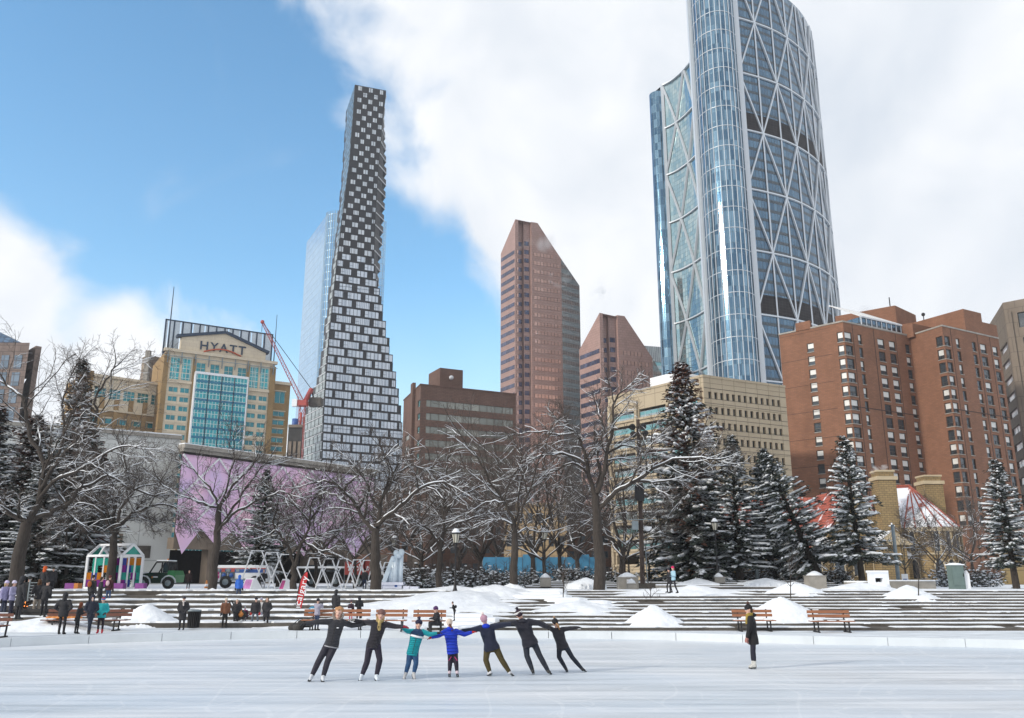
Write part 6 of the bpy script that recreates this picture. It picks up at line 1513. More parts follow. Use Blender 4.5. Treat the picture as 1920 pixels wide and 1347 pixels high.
# ------------------------------------------------------------------ STREET FURNITURE
def lamp(px, Y, ptop, pbase, label):
    b = atY(px, pbase, Y); zt = atY(px, ptop, Y).z; h = zt-b.z; root = thing('street_lamp', tuple(b), label, 'street lamp', 'lantern street lamps'); x, y, z = b
    m_ = MB(); m_.lathe([(.16, 0), (.16, .25), (.09, .45), (.055, .9), (.05, h-1.1), (.09, h-1.05), (.06, h-.95)], b, 10); m_.build('pole', 'black', root)
    m_ = MB(); m_.lathe([(.13, h-.92), (.21, h-.45)], b, 8, 0, False); m_.build('lamp_glass', 'lampg', root)
    m_ = MB(); m_.lathe([(.15, h-.96), (.15, h-.92)], b, 8, 0)
    for k in range(6): a = k*math.pi/3; m_.bar((x+.13*math.cos(a), y+.13*math.sin(a), z+h-.93), (x+.22*math.cos(a), y+.22*math.sin(a), z+h-.45), .03)
    m_.lathe([(.27, h-.45), (.22, h-.36), (.09, h-.18), (.04, h-.1), (.05, h-.05), (.01, h+.05)], b, 8); m_.build('lantern_frame', 'black', root)
    m_ = MB(); m_.lathe([(.24, h-.375), (.20, h-.30), (.10, h-.16), (.01, h-.13)], b, 8); m_.build('snow_cap', 'snow', root); return root
MT['lampg'] = M('frosted_lamp_glass', (.52, .50, .42), .4, var=.05)
lamp(853, 47.5, 986, 1119, 'black lantern lamp in the snow drift behind the blue skater'); lamp(1022, 58, 985, 1085, 'black lantern lamp on a square plinth in the middle'); lamp(1346, 58, 968, 1085, 'black lantern lamp on a plinth before the tallest spruce'); lamp(737, 62, 1000, 1098, 'black lantern lamp behind the lattice, left of the ice sculpture'); lamp(1180, 66, 1010, 1090, 'black lantern lamp left of the floodlight pole')
def plinth(px, Y, x0, x1, yt, yb, label, name='plinth', mat='concrete2', snow=True):
    a = atY(x0, yb, Y); b = atY(x1, yt, Y); root = thing(name, ((a.x+b.x)/2, Y, a.z), label, 'plinth'); w_ = b.x-a.x; m_ = MB(); m_.box(a.x, b.x, Y, Y+w_, a.z-.2, b.z); m_.box(a.x-.03, b.x+.03, Y-.03, Y+w_+.03, b.z, b.z+.05); m_.build('block', mat, root)
    if snow: m_ = MB(); c = ((a.x+b.x)/2, Y+w_/2, b.z+.04); m_.lathe([(w_*.52, 0), (w_*.4, .12), (w_*.15, .26), (0.01, .30)], c, 10); m_.build('snow_cap', 'snow', root)
    return root
plinth(1022, 57.5, 1013, 1033, 1085, 1100, 'square concrete plinth under the middle lamp'); plinth(1346, 57.5, 1341, 1359, 1084, 1098, 'square concrete plinth under the lamp by the tallest spruce')
plinth(1533, 55, 1519, 1549, 1081, 1103, 'large square concrete planter below the leaning spruce'); plinth(1168, 54, 1161, 1197, 1084, 1110, 'concrete kiosk block with a no smoking sign near the floodlight pole'); plinth(1185, 53, 1177, 1194, 1096, 1114, 'small concrete block beside the block with the no smoking sign')
def noskate():
    p = atY(1180, 1093, 53.9); r = thing('notice_sign', tuple(p), 'small white notice with a crossed out red circle on the concrete block', 'sign'); m_ = MB(); m_.box(p.x-.16, p.x+.16, p.y-.03, p.y, p.z-.2, p.z+.2); m_.build('plate', 'white', r); m_ = MB()
    m_.tube([(p.x+.12*math.cos(t), p.y-.04, p.z+.12*math.sin(t)) for t in [i*.3927 for i in range(17)]], .015, 4); m_.bar((p.x-.09, p.y-.04, p.z+.09), (p.x+.09, p.y-.04, p.z-.09), .03); m_.build('symbol', 'sred', r)
noskate()
def wallseg(x0, x1, yt, yb, Y, label, curve=0, name='bed_wall'):
    n = 14; m_ = MB(); a = atY(x0, yb, Y); b = atY(x1, yb, Y); zt = atY(x0, yt, Y).z
    for i in range(n):
        s0, s1 = i/n, (i+1)/n; p = [a.x+(b.x-a.x)*s for s in (s0, s1)]; q = [Y-curve*math.sin(math.pi*s) for s in (s0, s1)]; m_.hexa([(p[0], q[0], a.z-.3), (p[1], q[1], a.z-.3), (p[1], q[1]+.5, a.z-.3), (p[0], q[0]+.5, a.z-.3), (p[0], q[0], zt), (p[1], q[1], zt), (p[1], q[1]+.5, zt), (p[0], q[0]+.5, zt)], 0)
        m_.hexa([(p[0], q[0]-.02, zt), (p[1], q[1]-.02, zt), (p[1], q[1]+.5, zt), (p[0], q[0]+.5, zt), (p[0], q[0]+.02, zt+.08), (p[1], q[1]+.02, zt+.08), (p[1], q[1]+.48, zt+.08), (p[0], q[0]+.48, zt+.08)], 1)
    o = m_.build(name, ['concrete2', 'snow']); c = Vector(((a.x+b.x)/2, Y, a.z)); o.location = c; o.data.transform(Matrix.Translation(-c)); tag(o, label, 'wall')
wallseg(1589, 1641, 1092, 1106, 55, 'curved concrete bed wall left of the ice block arch', .9); wallseg(1665, 1756, 1090, 1106, 57, 'low concrete bed wall right of the ice block arch', .0); wallseg(1232, 1350, 1098, 1108, 56, 'long low concrete wall behind the walker in the pink hat')
def bench(px0, px1, py, label, col, yaw=0, z=ZA, rows=3):
    a = onz(px0, py, z); b = onz(px1, py, z); L = (b-a).length; c = (a+b)/2; root = thing('bench', tuple(c), label, 'bench', 'slatted park benches'); d = (b-a).normalized(); n = Vector((d.y, -d.x, 0))
    def P_(s, q, h): return c+d*s+n*q+Vector((0, 0, h))
    bk = MB(); 
    for i, h in enumerate((.64, .80)): bk.bar(P_(-L/2, -.22-.06*i, h), P_(L/2, -.22-.06*i, h), .03, .12)
    bk.build('backrest', col, root); st = MB()
    for i in range(4): st.bar(P_(-L/2, -.12+.13*i, .44), P_(L/2, -.12+.13*i, .44), .10, .035)
    st.build('seat', col, root)
    for s in ([-L*.36, L*.36] if L < 4 else [-L*.45, 0, L*.45]):
        lg = MB(); lg.bar(P_(s, -.18, 0), P_(s, -.31, .88), .05); lg.bar(P_(s, .28, 0), P_(s, .26, .44), .05); lg.bar(P_(s, -.2, .41), P_(s, .3, .41), .05); lg.bar(P_(s, -.35, .03), P_(s, .4, .03), .05); lg.build('leg', 'black', root)
    sn = MB(); rs = random.Random(int(px0)); k = int(L/.25)
    prev = None
    for i in range(k):
        if rs.random() < .6: s = -L/2+i*.25; h = .02+.05*rs.random(); sn.bar(P_(s, .08, .46+h/2), P_(s+.25, .08, .46+h/2), .42*rs.uniform(.6, 1), h)
        if rs.random() < .4: s = -L/2+i*.25; sn.bar(P_(s, -.30, .88), P_(s+.25, -.30, .88), .04, .03)
    sn.build('snow', 'snow', root); return root
bench(80, 240, 1183, 'long bench with shade-darkened wood behind the people at the left', 'wood'); bench(-50, 12, 1196, 'bench with shade-darkened wood cut by the left edge', 'wood')
bench(566, 692, 1183, 'orange slatted bench behind the first skater of the line', 'worange'); bench(702, 762, 1184, 'short orange bench behind the second skater', 'worange'); bench(773, 835, 1185, 'orange bench with a person sitting on its right end', 'worange')
bench(1377, 1453, 1184, 'weathered orange bench behind the lone skater', 'worange'); bench(1520, 1600, 1186, 'weathered orange bench right of the lone skater', 'worange')
def bin_():
    b = onz(362, 1180, ZA); r = thing('litter_bin', tuple(b), 'black slatted litter bin with a blue grey rim beside the long black coat', 'litter bin'); m_ = MB()
    for k in range(20): a = 2*math.pi*k/20; m_.bar((b.x+.22*math.cos(a), b.y+.22*math.sin(a), b.z+.06), (b.x+.26*math.cos(a), b.y+.26*math.sin(a), b.z+.74), .045)
    m_.build('slats', 'black', r); m_ = MB(); m_.lathe([(.2, .05), (.23, .70), (.01, .70)], b, 16); m_.build('liner', 'dark', r); m_ = MB(); m_.lathe([(.27, .74), (.29, .76), (.29, .81), (.2, .82), (.18, .78)], b, 18); m_.build('rim', 'steel', r)
bin_()
# floodlight pole
def flood():
    Y = 52; b = atY(1205, 1095, Y); t = atY(1196, 787, Y); r = thing('floodlight_pole', tuple(b), 'tall dark timber pole carrying floodlights and a speaker', 'floodlight pole'); m_ = MB(); m_.tube([b, b.lerp(t, .5), t], [.15, .13, .11], 10); m_.build('pole', 'polew', r)
    for px, py in ((1186, 800), (1205, 800), (1188, 814), (1209, 812)):
        m_ = MB(); p = atY(px, py, Y-.2); q = atY(1196, py+2, Y); m_.bar(q, p, .06); d = Vector((-.3 if px < 1196 else .3, -.7, -.5)).normalized(); m_.tube([p-d*.16, p-d*.05, p+d*.10, p+d*.12], [.06, .17, .21, .19], 12); m_.build('floodlight', 'black', r)
    m_ = MB(); p = atY(1199, 925, Y-.25); m_.box(p.x-.26, p.x+.26, p.y-.2, p.y+.25, p.z-.45, p.z+.35); m_.lathe([(.30, .35), (.24, .5), (.01, .55)], p, 8); m_.build('speaker', 'black', r)
    m_ = MB(); p = atY(1203, 978, Y); m_.bar((p.x-.8, Y-.12, p.z+.1), (p.x+.9, Y-.12, p.z+.1), .05); m_.box(p.x-.62, p.x-.25, Y-.35, Y-.1, p.z-.5, p.z+.02); m_.build('equipment_box', 'steel', r); m_ = MB(); p = atY(1214, 988, Y-.2); m_.tube([p, p-UP*.1, p-UP*.25], [.26, .25, .1], 12); m_.build('dome_camera', 'white', r)
    m_ = MB(); q = atY(1209, 1050, Y); m_.tube([(q.x+.1, Y-.1, b.z), (q.x+.05, Y-.1, q.z+.6)], .03, 6); m_.build('conduit', 'steel', r)
MT['polew'] = M('tarred_timber', (.045, .03, .024), .8, var=.3, vs=3); flood()
for px, pt, Y, lab in ((1421, 1008, 60, 'plain grey steel pole between the spruces'), (1686, 985, 60, 'plain grey steel pole before the church apse'), (1903, 1030, 58, 'grey steel pole at the right edge')):
    b = atY(px, 1100, Y); t = atY(px, pt, Y); r = thing('steel_pole', (b.x, Y, Z1), lab, 'pole', 'grey steel poles'); m_ = MB(); m_.tube([(b.x, Y, Z1), (b.x, Y, t.z)], [.14, .11], 10); m_.lathe([(.22, 0), (.22, .06)], (b.x, Y, Z1), 10); m_.build('shaft', 'steel', r); m_ = MB(); m_.ell((b.x, Y, t.z), (.13, .13, .05), 8, 4); m_.build('cap', 'steel', r)
def cabinet():
    Y = 53; a = atY(1788, 1101, Y); b = atY(1806, 1060, Y); r = thing('utility_cabinet', (a.x, Y, a.z), 'tall grey green utility cabinet with a snow cap at the top of the right steps', 'utility cabinet'); m_ = MB(); m_.box(a.x, b.x, Y, Y+.6, a.z-.2, b.z); m_.build('body', 'gcab', r); m_ = MB(); m_.box(a.x+.04, b.x-.04, Y-.03, Y, a.z+.1, b.z-.08); m_.build('door', 'gcab', r); m_ = MB(); m_.box(b.x-.1, b.x-.06, Y-.06, Y-.03, a.z+.6, a.z+.8); m_.build('handle', 'black', r); m_ = MB(); m_.box(a.x-.05, b.x+.05, Y-.06, Y+.65, b.z, b.z+.06, 0); m_.ell(((a.x+b.x)/2, Y+.3, b.z+.06), (.42, .4, .08), 12, 6, 0); m_.build('snow_cap', 'snow', r); m_ = MB(); m_.box(b.x+.05, b.x+.35, Y+.1, Y+.4, a.z-.1, a.z+.8); m_.lathe([(.2, .8), (.1, .95)], (b.x+.2, Y+.25, a.z), 8); m_.build('meter_box', 'white', r)
MT['gcab'] = M('grey_green_paint', (.12, .17, .16), .6, var=.12); cabinet()
# ice arch with a window
MT['iceb'] = M('carved_ice', (.62, .72, .80), .15, var=.10, vs=2, bump=.3, bs=6, spec=.8)
def icearch():
    Y = 53; a = atY(1637, 1104, Y); b = atY(1662, 1074, Y); r = thing('ice_monument', (a.x, Y, a.z), 'small block of packed snow with a square window, left of the church door', 'ice block'); x0, x1, z0, z1 = a.x, b.x, a.z-.2, b.z; m_ = MB(); w_ = x1-x0; wx0, wx1, wz0, wz1 = x0+w_*.22, x1-w_*.28, z0+(z1-z0)*.42, z0+(z1-z0)*.72
    for q in ((x0-.08, wx0, z0, z1), (wx1, x1+.12, z0, z1), (wx0, wx1, z0, wz0), (wx0, wx1, wz1, z1)): m_.box(q[0], q[1], Y, Y+.5, q[2], q[3])
    m_.build('block', 'snowpile', r); m_ = MB(); m_.box(x0-.12, x1+.1, Y-.05, Y+.55, z1, z1+.12); m_.ell(((x0+x1)/2, Y+.2, z0+.25), (.75, .5, .35), 12, 6); m_.build('cap_and_foot', 'snow', r); m_ = MB(); m_.box(wx0, wx1, Y+.42, Y+.5, wz0, wz1); m_.build('recess', 'dark', r)
icearch()
m_ = MB(); p = atY(1697, 1085, 60); m_.box(p.x-.22, p.x+.22, p.y, p.y+.04, p.z-.3, p.z+.3, 0); m_.box(p.x-.15, p.x+.15, p.y-.01, p.y, p.z-.2, p.z-.02, 1); m_.box(p.x-.02, p.x+.02, p.y+.04, p.y+.08, Z1, p.z, 2); o = m_.build('notice_board', ['white', 'sblue', 'steel']); tag(o, 'small white and blue notice on a post before the church apse', 'sign')
# ice sculpture
def sculpture():
    Y = 51; c = atY(742, 1104, Y); r = thing('ice_sculpture', tuple(c), 'pale blue ice sculpture with a stepped pipe organ like top on a white plinth', 'ice sculpture'); sc = Y/FPX/1.0
    def X(px): return atY(px, 1080, Y).x
    def Z(py): return atY(742, py, Y).z
    m_ = MB()
    rs = random.Random(3)
    for x0, x1, zt_, dd in ((722, 729, 1068, .2), (727, 734, 1060, .1), (732, 738, 1045, 0), (736, 744, 1037, -.1), (742, 749, 1040, .05), (746, 754, 1034, 0)):
        a, b = X(x0), X(x1); y0 = Y+dd; n = 10; cx, rx = (a+b)/2, (b-a)/2*1.08; m_.tube([(cx, y0+.3, Z(1092)), (cx, y0+.3, Z(1070)), (cx+.02, y0+.3, Z(zt_)+.06), (cx+.02, y0+.3, Z(zt_))], [rx, rx*.98, rx*.95, rx*.72], 10, 0)
    for px, py, q in ((741, 1037, .17), (751, 1036, .19), (746, 1042, .16), (735, 1048, .15), (749, 1033, .10)): m_.ell((X(px), Y+.1, Z(py)), (q, q, q*1.1), 8, 6)
    m_.bar((X(719), Y+.4, Z(1092)), (X(733), Y+.4, Z(1050)), .35, .25); m_.build('carving', 'iceb', r)
    m_ = MB(); m_.box(X(716), X(757), Y-.2, Y+.9, Z(1093)-.12, Z(1092)); m_.box(X(719), X(754), Y-.1, Y+.8, Z(1104), Z(1093)-.12); m_.build('plinth', 'icew', r); m_ = MB()
    m_.box(X(741), X(746), Y-.12, Y-.1, Z(1101), Z(1096)); m_.build('label_plate', 'sblue', r)
    for i, (a, b, t_) in enumerate(((684, 698, 1107), (698, 716, 1103), (757, 770, 1099), (768, 786, 1100))):
        bb = MB(); bb.box(X(a), X(b)-.03, Y-.1, Y+.6, Z(1112), Z(t_)); o = bb.build('ice_block', 'icew'); off = Vector((X(a), Y, Z(1112))); o.location = off; o.data.transform(Matrix.Translation(-off)); tag(o, ('clear ice block furthest left of the ice sculpture', 'wider clear ice block directly left of the ice sculpture', 'narrow ice block touching the ice sculpture plinth on its right', 'wide ice block furthest right of the ice sculpture')[i], 'ice block', 'ice blocks flanking the sculpture')
MT['icew'] = M('milky_ice', (.66, .68, .78), .25, var=.08, vs=2, spec=.7); sculpture()
# folding signs
MT['magenta'] = M('magenta_poster', (.45, .06, .22), .6, var=.5, vs=3); MT['lilac'] = M('lilac_poster', (.55, .22, .50), .6, var=.35, vs=3)
def aboard(px0, px1, pt, pb, mat, label, skew=0):
    Y = 51.5; a = atY(px0, pb, Y); b = atY(px1, pb, Y); zt = atY(px0, pt, Y).z; r = thing('folding_sign', (a.x, Y, a.z), label, 'folding sign', 'white folding signs with posters'); m_ = MB(); sk = (zt-a.z)*.28
    m_.hexa([(a.x, Y-.3, a.z-.1), (b.x, Y-.3, a.z-.1), (b.x, Y-.25, a.z-.1), (a.x, Y-.25, a.z-.1), (a.x+sk, Y, zt), (b.x+sk*.6, Y, zt), (b.x+sk*.6, Y+.05, zt), (a.x+sk, Y+.05, zt)]); m_.hexa([(b.x, Y-.28, a.z-.1), (b.x+.75, Y+.3, a.z-.1), (b.x+.75, Y+.35, a.z-.1), (b.x, Y-.2, a.z-.1), (b.x+sk*.6, Y, zt), (b.x+sk*.6+.1, Y+.1, zt), (b.x+sk*.6+.1, Y+.15, zt), (b.x+sk*.6, Y+.05, zt)]); m_.build('board', 'white', r)
    m_ = MB(); u = .1; v = .9
    def q(s, t): x = (a.x+(b.x-a.x)*s)*(1-t)+(a.x+sk+(b.x-a.x-sk*.4)*s)*t; return (x, Y-.31+.3*t, a.z-.1+(zt-a.z+.1)*t)
    m_.face([q(u, .1), q(v, .1), q(v, .9), q(u, .9)]); m_.build('poster', mat, r)
aboard(452, 470, 1084, 1110, 'lilac', 'white folding sign with a lilac poster beside the person in the blue hoodie'); aboard(522, 532, 1086, 1109, 'magenta', 'narrow white folding sign with a magenta poster inside the lattice'); aboard(697, 705, 1090, 1106, 'magenta', 'thin white folding sign with a red poster left of the ice sculpture')
# lattice sculpture
def lattice():
    Y = 53; z0 = Z1; top0 = atY(500, 1034, Y).z; r = thing('light_sculpture', (atY(590, 1105, Y).x, Y, z0), 'white tubular lattice sculpture of tall diamonds stretching across the square', 'sculpture'); mb = MB()
    def unit(px0, px1, ptop, pbot=1108, YY=Y):
        xc = (px0+px1)/2; tw = (px1-px0)*.13
        for dy in (0, .55):
            A, B, C, D = atY(px0, pbot, YY+dy), atY(xc-tw, ptop, YY+dy), atY(xc+tw, ptop, YY+dy), atY(px1, pbot, YY+dy)
            m_ = MB() if 0 else mb; m_.tube([A, B, C, D], .045, 5, 0, True, False)
        A, B, C, D = atY(px0, pbot, YY), atY(xc-tw, ptop, YY), atY(xc+tw, ptop, YY), atY(px1, pbot, YY)
        for a in (B, C): mb.tube([a, a+Vector((0, .55, 0))], .035, 4)
    for px0, px1, pt in ((446, 517, 1033), (472, 546, 1036), (500, 574, 1040), (560, 618, 1046), (590, 642, 1048), (618, 668, 1048), (646, 692, 1050), (664, 712, 1051), (684, 728, 1053), (706, 748, 1055)): unit(px0, px1, pt)
    for px0, px1, pt in ((455, 470, 1108),): pass
    # the upside down halves that close the diamonds
    for px0, px1 in ((480, 520), (508, 548), (575, 612), (603, 640), (630, 664), (656, 690), (676, 708), (696, 728)):
        xm = (px0+px1)/2
        for dy in (.0, .55): mb.tube([atY(px0, 1062, Y+dy+.1), atY(xm, 1100, Y+dy+.1), atY(px1, 1062, Y+dy+.1)], .03, 4, 0, True, False)
    mb.build('tube_frame', 'white', r); b = MB()
    for px in range(450, 745, 34): p = atY(px, 1108, Y); b.box(p.x-.2, p.x+.2, Y-.1, Y+.7, z0, z0+.06)
    b.build('foot_plate', 'steel', r)
lattice()
# glass house
def glasshouse():
    Y = 52.5; a = atY(146, 1100, Y); b = atY(256, 1100, Y); fr0 = atY(223, 1100, Y-.3); r = thing('glass_house', ((a.x+b.x)/2, Y, Z1), 'white framed playhouse with purple, green and orange panes', 'playhouse')
    ze = atY(150, 1042, Y).z; zr = atY(170, 1021, Y).z; z0 = Z1; D = 2.6
    # long side facing the camera from a to c, gable end from c to b turned slightly
    c = atY(222, 1100, Y-.4); A = Vector((a.x, Y+.8, 0)); C = Vector((c.x, Y-.4, 0)); B = Vector((b.x, Y+.5, 0)); Dp = A+(B-C)
    fr = MB()
    W_ = .13
    def P_(v, z): return Vector((v.x, v.y, z))
    for v in (A, B, C, Dp): fr.bar(P_(v, z0), P_(v, ze), W_)
    for p, q in ((A, C), (C, B), (B, Dp), (Dp, A)): fr.bar(P_(p, ze), P_(q, ze), W_); fr.bar(P_(p, z0+.08), P_(q, z0+.08), W_)
    g1 = (C+B)/2; g2 = (A+Dp)/2; fr.bar(P_(g1, zr), P_(g2, zr), W_)
    for p, q in ((C, g1), (B, g1), (A, g2), (Dp, g2)): fr.bar(P_(p, ze), P_(q, zr), W_)
    for t in (.33, .66):
        fr.bar(P_(A.lerp(C, t), ze), P_(g2.lerp(g1, t-.16), zr), W_*.8); fr.bar(P_(Dp.lerp(B, t), ze), P_(g2.lerp(g1, t+.16), zr), W_*.8)
    for t in (.25, .5, .75): fr.bar(P_(A.lerp(C, t), z0), P_(A.lerp(C, t), ze), W_*.6); fr.bar(P_(Dp.lerp(B, t), z0), P_(Dp.lerp(B, t), ze), W_*.6)
    for t in (.35, .65): fr.bar(P_(C.lerp(B, t), z0), P_(C.lerp(B, t), ze), W_*.6)
    fr.build('frame', 'white', r)
    rs = random.Random(12); cols = ['pg', 'pp', 'po', 'pb', 'pg', 'pp']
    for p, q, n, skip in ((A, C, 6, .18), (Dp, B, 6, .1), (C, B, 4, .3)):
        for i in range(n):
            for k in range(4):
                if rs.random() < skip: continue
                s0, s1 = i/n, (i+1)/n; h0 = z0+.15+(ze-z0-.3)*k/4; h1 = z0+.15+(ze-z0-.3)*(k+1)/4; m_ = MB(); u, v = p.lerp(q, s0), p.lerp(q, s1); off = Vector((0, .03, 0)); m_.hexa([P_(u, h0), P_(v, h0), P_(v, h0)+off, P_(u, h0)+off, P_(u, h1), P_(v, h1), P_(v, h1)+off, P_(u, h1)+off]); m_.build('pane', rs.choice(cols), r)
    for gg, (p, q) in ((g1, (C, B)), (g2, (A, Dp))): m_ = MB(); m_.face([P_(p, ze), P_(q, ze), P_(gg, zr)]); m_.build('gable_pane', 'pg', r)
    for i, (x0, x1, m) in enumerate(((122, 140, 'pp'), (139, 148, 'po'), (212, 232, 'pp'), (253, 271, 'pp'))):
        p0 = atY(x0, 1093, Y-1); p1 = atY(x1, 1093, Y-1); bb = MB(); bb.box(p0.x, p1.x-.04, Y-1, Y-.5, Z1, Z1+.38); o = bb.build('bench_cube', 'p'+m[1]+'s'); off = Vector((p0.x, Y-1, Z1)); o.location = off; o.data.transform(Matrix.Translation(-off)); tag(o, ('purple block seat at the left foot of the glass house', 'orange block seat at the left foot of the glass house', 'violet block seat in front of the glass house door', 'violet block seat between the glass house and the green truck')[i], 'block seat', 'coloured block seats')
def pane(name, col):
    m, N, L, P = newmat(name); P.inputs['Base Color'].default_value = (*col, 1); P.inputs['Roughness'].default_value = .15; P.inputs['Transmission Weight'].default_value = .55; P.inputs['IOR'].default_value = 1.05
    t = N.new('ShaderNodeTexNoise'); t.inputs['Scale'].default_value = 3; hs = N.new('ShaderNodeHueSaturation'); hs.inputs['Color'].default_value = (*col, 1); L.new(t.outputs['Fac'], hs.inputs['Value']); hs.inputs['Saturation'].default_value = 1.0
    mr = N.new('ShaderNodeMapRange'); mr.inputs[3].default_value = .8; mr.inputs[4].default_value = 1.3; L.new(t.outputs['Fac'], mr.inputs[0]); L.new(mr.outputs[0], hs.inputs['Value']); L.new(hs.outputs[0], P.inputs['Base Color']); return m
MT['pg'] = pane('green_pane', (.06, .45, .36)); MT['pp'] = pane('purple_pane', (.30, .05, .34)); MT['po'] = pane('orange_pane', (.65, .25, .03)); MT['pb'] = pane('blue_pane', (.06, .10, .40))
MT['pps'] = M('purple_plastic', (.22, .05, .25), .5); MT['pos'] = M('orange_plastic', (.55, .20, .04), .5)
glasshouse()
# vehicles
MT['tgreen'] = M('green_paint', (.02, .16, .05), .35, .1); MT['tdark'] = M('dark_green_paint', (.012, .03, .018), .35, .1); MT['tyre'] = M('tyre_rubber', (.02, .02, .02), .85); MT['glass'] = M('vehicle_glass', (.05, .06, .07), .08, .2, spec=.9)
def wheel(root, c, r, w_=.2):
    m_ = MB(); m_.tube([(c[0], c[1]-w_/2, c[2]), (c[0], c[1]-w_/2+.03, c[2]), (c[0], c[1]+w_/2-.03, c[2]), (c[0], c[1]+w_/2, c[2])], [r*.9, r, r, r*.9], 18); o = m_.build('wheel', 'tyre', root); m_ = MB(); m_.tube([(c[0], c[1]-w_/2-.02, c[2]), (c[0], c[1]-w_/2+.02, c[2])], [r*.5, r*.56], 12); m_.build('rim', 'steel', o)
def truck():
    Y = 55; a = atY(256, 1104, Y); b = atY(326, 1104, Y); L = b.x-a.x; x0 = a.x; z = Z1; r = thing('utility_truck', (x0+L/2, Y, z), 'small dark green utility truck with an open cab and snow on its roof', 'truck'); w_ = 1.5
    def prof(mb, pts, y0, y1, mi=0):
        A = [(x0+L*p, y0, z+h) for p, h in pts]; B = [(x0+L*p, y1, z+h) for p, h in pts]; mb.face(A, mi); mb.face(B[::-1], mi); n = len(pts)
        for i in range(n): j = (i+1) % n; mb.face([A[i], B[i], B[j], A[j]], mi)
    m_ = MB(); prof(m_, [(.02, .35), (.98, .35), (.99, .75), (.97, .95), (.60, 1.0), (.34, 1.0), (.12, .92), (.02, .75)], Y, Y+w_); m_.build('body', 'tdark', r)
    m_ = MB(); prof(m_, [(.78, .40), (1.0, .40), (1.01, .85), (.96, 1.12), (.80, 1.12)], Y-.03, Y+w_+.03); m_.build('bonnet', 'tgreen', r)
    m_ = MB()
    for y in (Y+.04, Y+w_-.04):
        for p, q in (((.30, .98), (.46, 1.62)), ((.46, 1.62), (.76, 1.66)), ((.76, 1.66), (.82, 1.0)), ((.62, .98), (.62, 1.64)), ((.32, .4), (.32, .98))): m_.bar((x0+L*p[0], y, z+p[1]), (x0+L*q[0], y, z+q[1]), .07)
    m_.box(x0+L*.46, x0+L*.77, Y, Y+w_, z+1.62, z+1.70); m_.build('cab_frame', 'black', r); m_ = MB(); m_.box(x0+L*.46, x0+L*.77, Y+.03, Y+w_-.03, z+1.70, z+1.77); m_.box(x0+L*.03, x0+L*.3, Y+.1, Y+w_-.1, z+.94, z+1.02); m_.build('snow', 'snow', r)
    m_ = MB(); m_.box(x0+L*.36, x0+L*.60, Y-.02, Y, z+.45, z+.95); m_.build('door', 'tdark', r); m_ = MB(); m_.box(x0+L*.42, x0+L*.54, Y-.035, Y-.02, z+.70, z+.76, 0); m_.box(x0+L*.38, x0+L*.405, Y-.035, Y-.02, z+.66, z+.78, 1); m_.build('door_marking', ['white', 'pos'], r)
    m_ = MB(); m_.box(x0+L*.64, x0+L*.79, Y+.1, Y+w_-.1, z+1.0, z+1.58); m_.build('windscreen', 'glass', r)
    for s in (.16, .84): wheel(r, (x0+L*s, Y-.02, z+.36), .36); m_ = MB(); m_.tube([(x0+L*s+.45*math.cos(t), Y-.05, z+.36+.45*math.sin(t)) for t in [R(q) for q in range(0, 181, 30)]], .05, 5); m_.build('mudguard', 'rail', r)
    m_ = MB(); m_.tube([(x0+L*.72, Y+.3, z+1.66), (x0+L*.72, Y+.3, z+1.85)], .06, 8); m_.build('beacon', 'pos', r)
truck()
def ambulance():
    Y = 58; a = atY(404, 1100, Y); b = atY(468, 1100, Y); x0 = a.x; x1 = b.x+1; z = Z1; zt = atY(404, 1062, Y).z; r = thing('ambulance_van', ((x0+x1)/2, Y, z), 'white square bodied emergency van with a blue and red stripe, seen from behind the trees', 'van')
    m_ = MB(); m_.box(x0, x1, Y, Y+2.2, z+.4, zt); m_.build('body', 'white', r); m_ = MB(); m_.box(x0, x1, Y-.02, Y, z+1.0, z+1.22, 0); m_.box(x0, x1, Y-.02, Y, z+1.24, z+1.30, 1); m_.build('stripe', ['sblue', 'sred'], r)
    H_ = zt-z; k = 0
    for px in (410, 419, 428, 437, 446): p = atY(px, 1070, Y); m_ = MB(); m_.box(p.x-.11, p.x+.11, Y-.04, Y, zt-.36, zt-.14); m_.build('warning_light', 'sred' if px % 2 else 'steel', r)
    for px in (410, 410): k += 1; p = atY(408, 1068+k*7, Y); m_ = MB(); m_.box(p.x-.12, p.x+.12, Y-.04, Y, p.z-.1, p.z+.1); m_.build('warning_light', 'magenta', r)
    for px in (420, 434): p = atY(px, 1079, Y); m_ = MB(); m_.box(p.x-.22, p.x+.22, Y-.03, Y, p.z-.3, p.z+.3, 0); m_.tube([(p.x, Y-.05, p.z), (p.x, Y-.03, p.z)], [.15, .15], 10, 1); m_.build('side_window', ['glass', 'sblue'], r)
    for s in (.2, .8): wheel(r, (x0+(x1-x0)*s, Y, z+.4), .4)
    m_ = MB(); m_.box(x0+.05, x1-.05, Y+.05, Y+2.1, zt, zt+.07); m_.build('roof_snow', 'snow', r); m_ = MB(); m_.box(x0+.3, x1-.3, Y-.08, Y, z+.5, z+.62); m_.build('bumper', 'steel', r)
ambulance()
# cone
def cone():
    b = atY(386, 1108, 53); r = thing('traffic_cone', tuple(b), 'small orange traffic cone with a white collar near the white van', 'traffic cone'); m_ = MB(); m_.lathe([(.14, .03), (.04, .6), (.02, .62)], b, 12); m_.build('cone', 'pos', r); m_ = MB(); m_.lathe([(.108, .25), (.082, .40)], b, 12); m_.build('collar', 'white', r); m_ = MB(); m_.box(b.x-.19, b.x+.19, b.y-.19, b.y+.19, b.z, b.z+.03); m_.build('base', 'black', r)
cone()
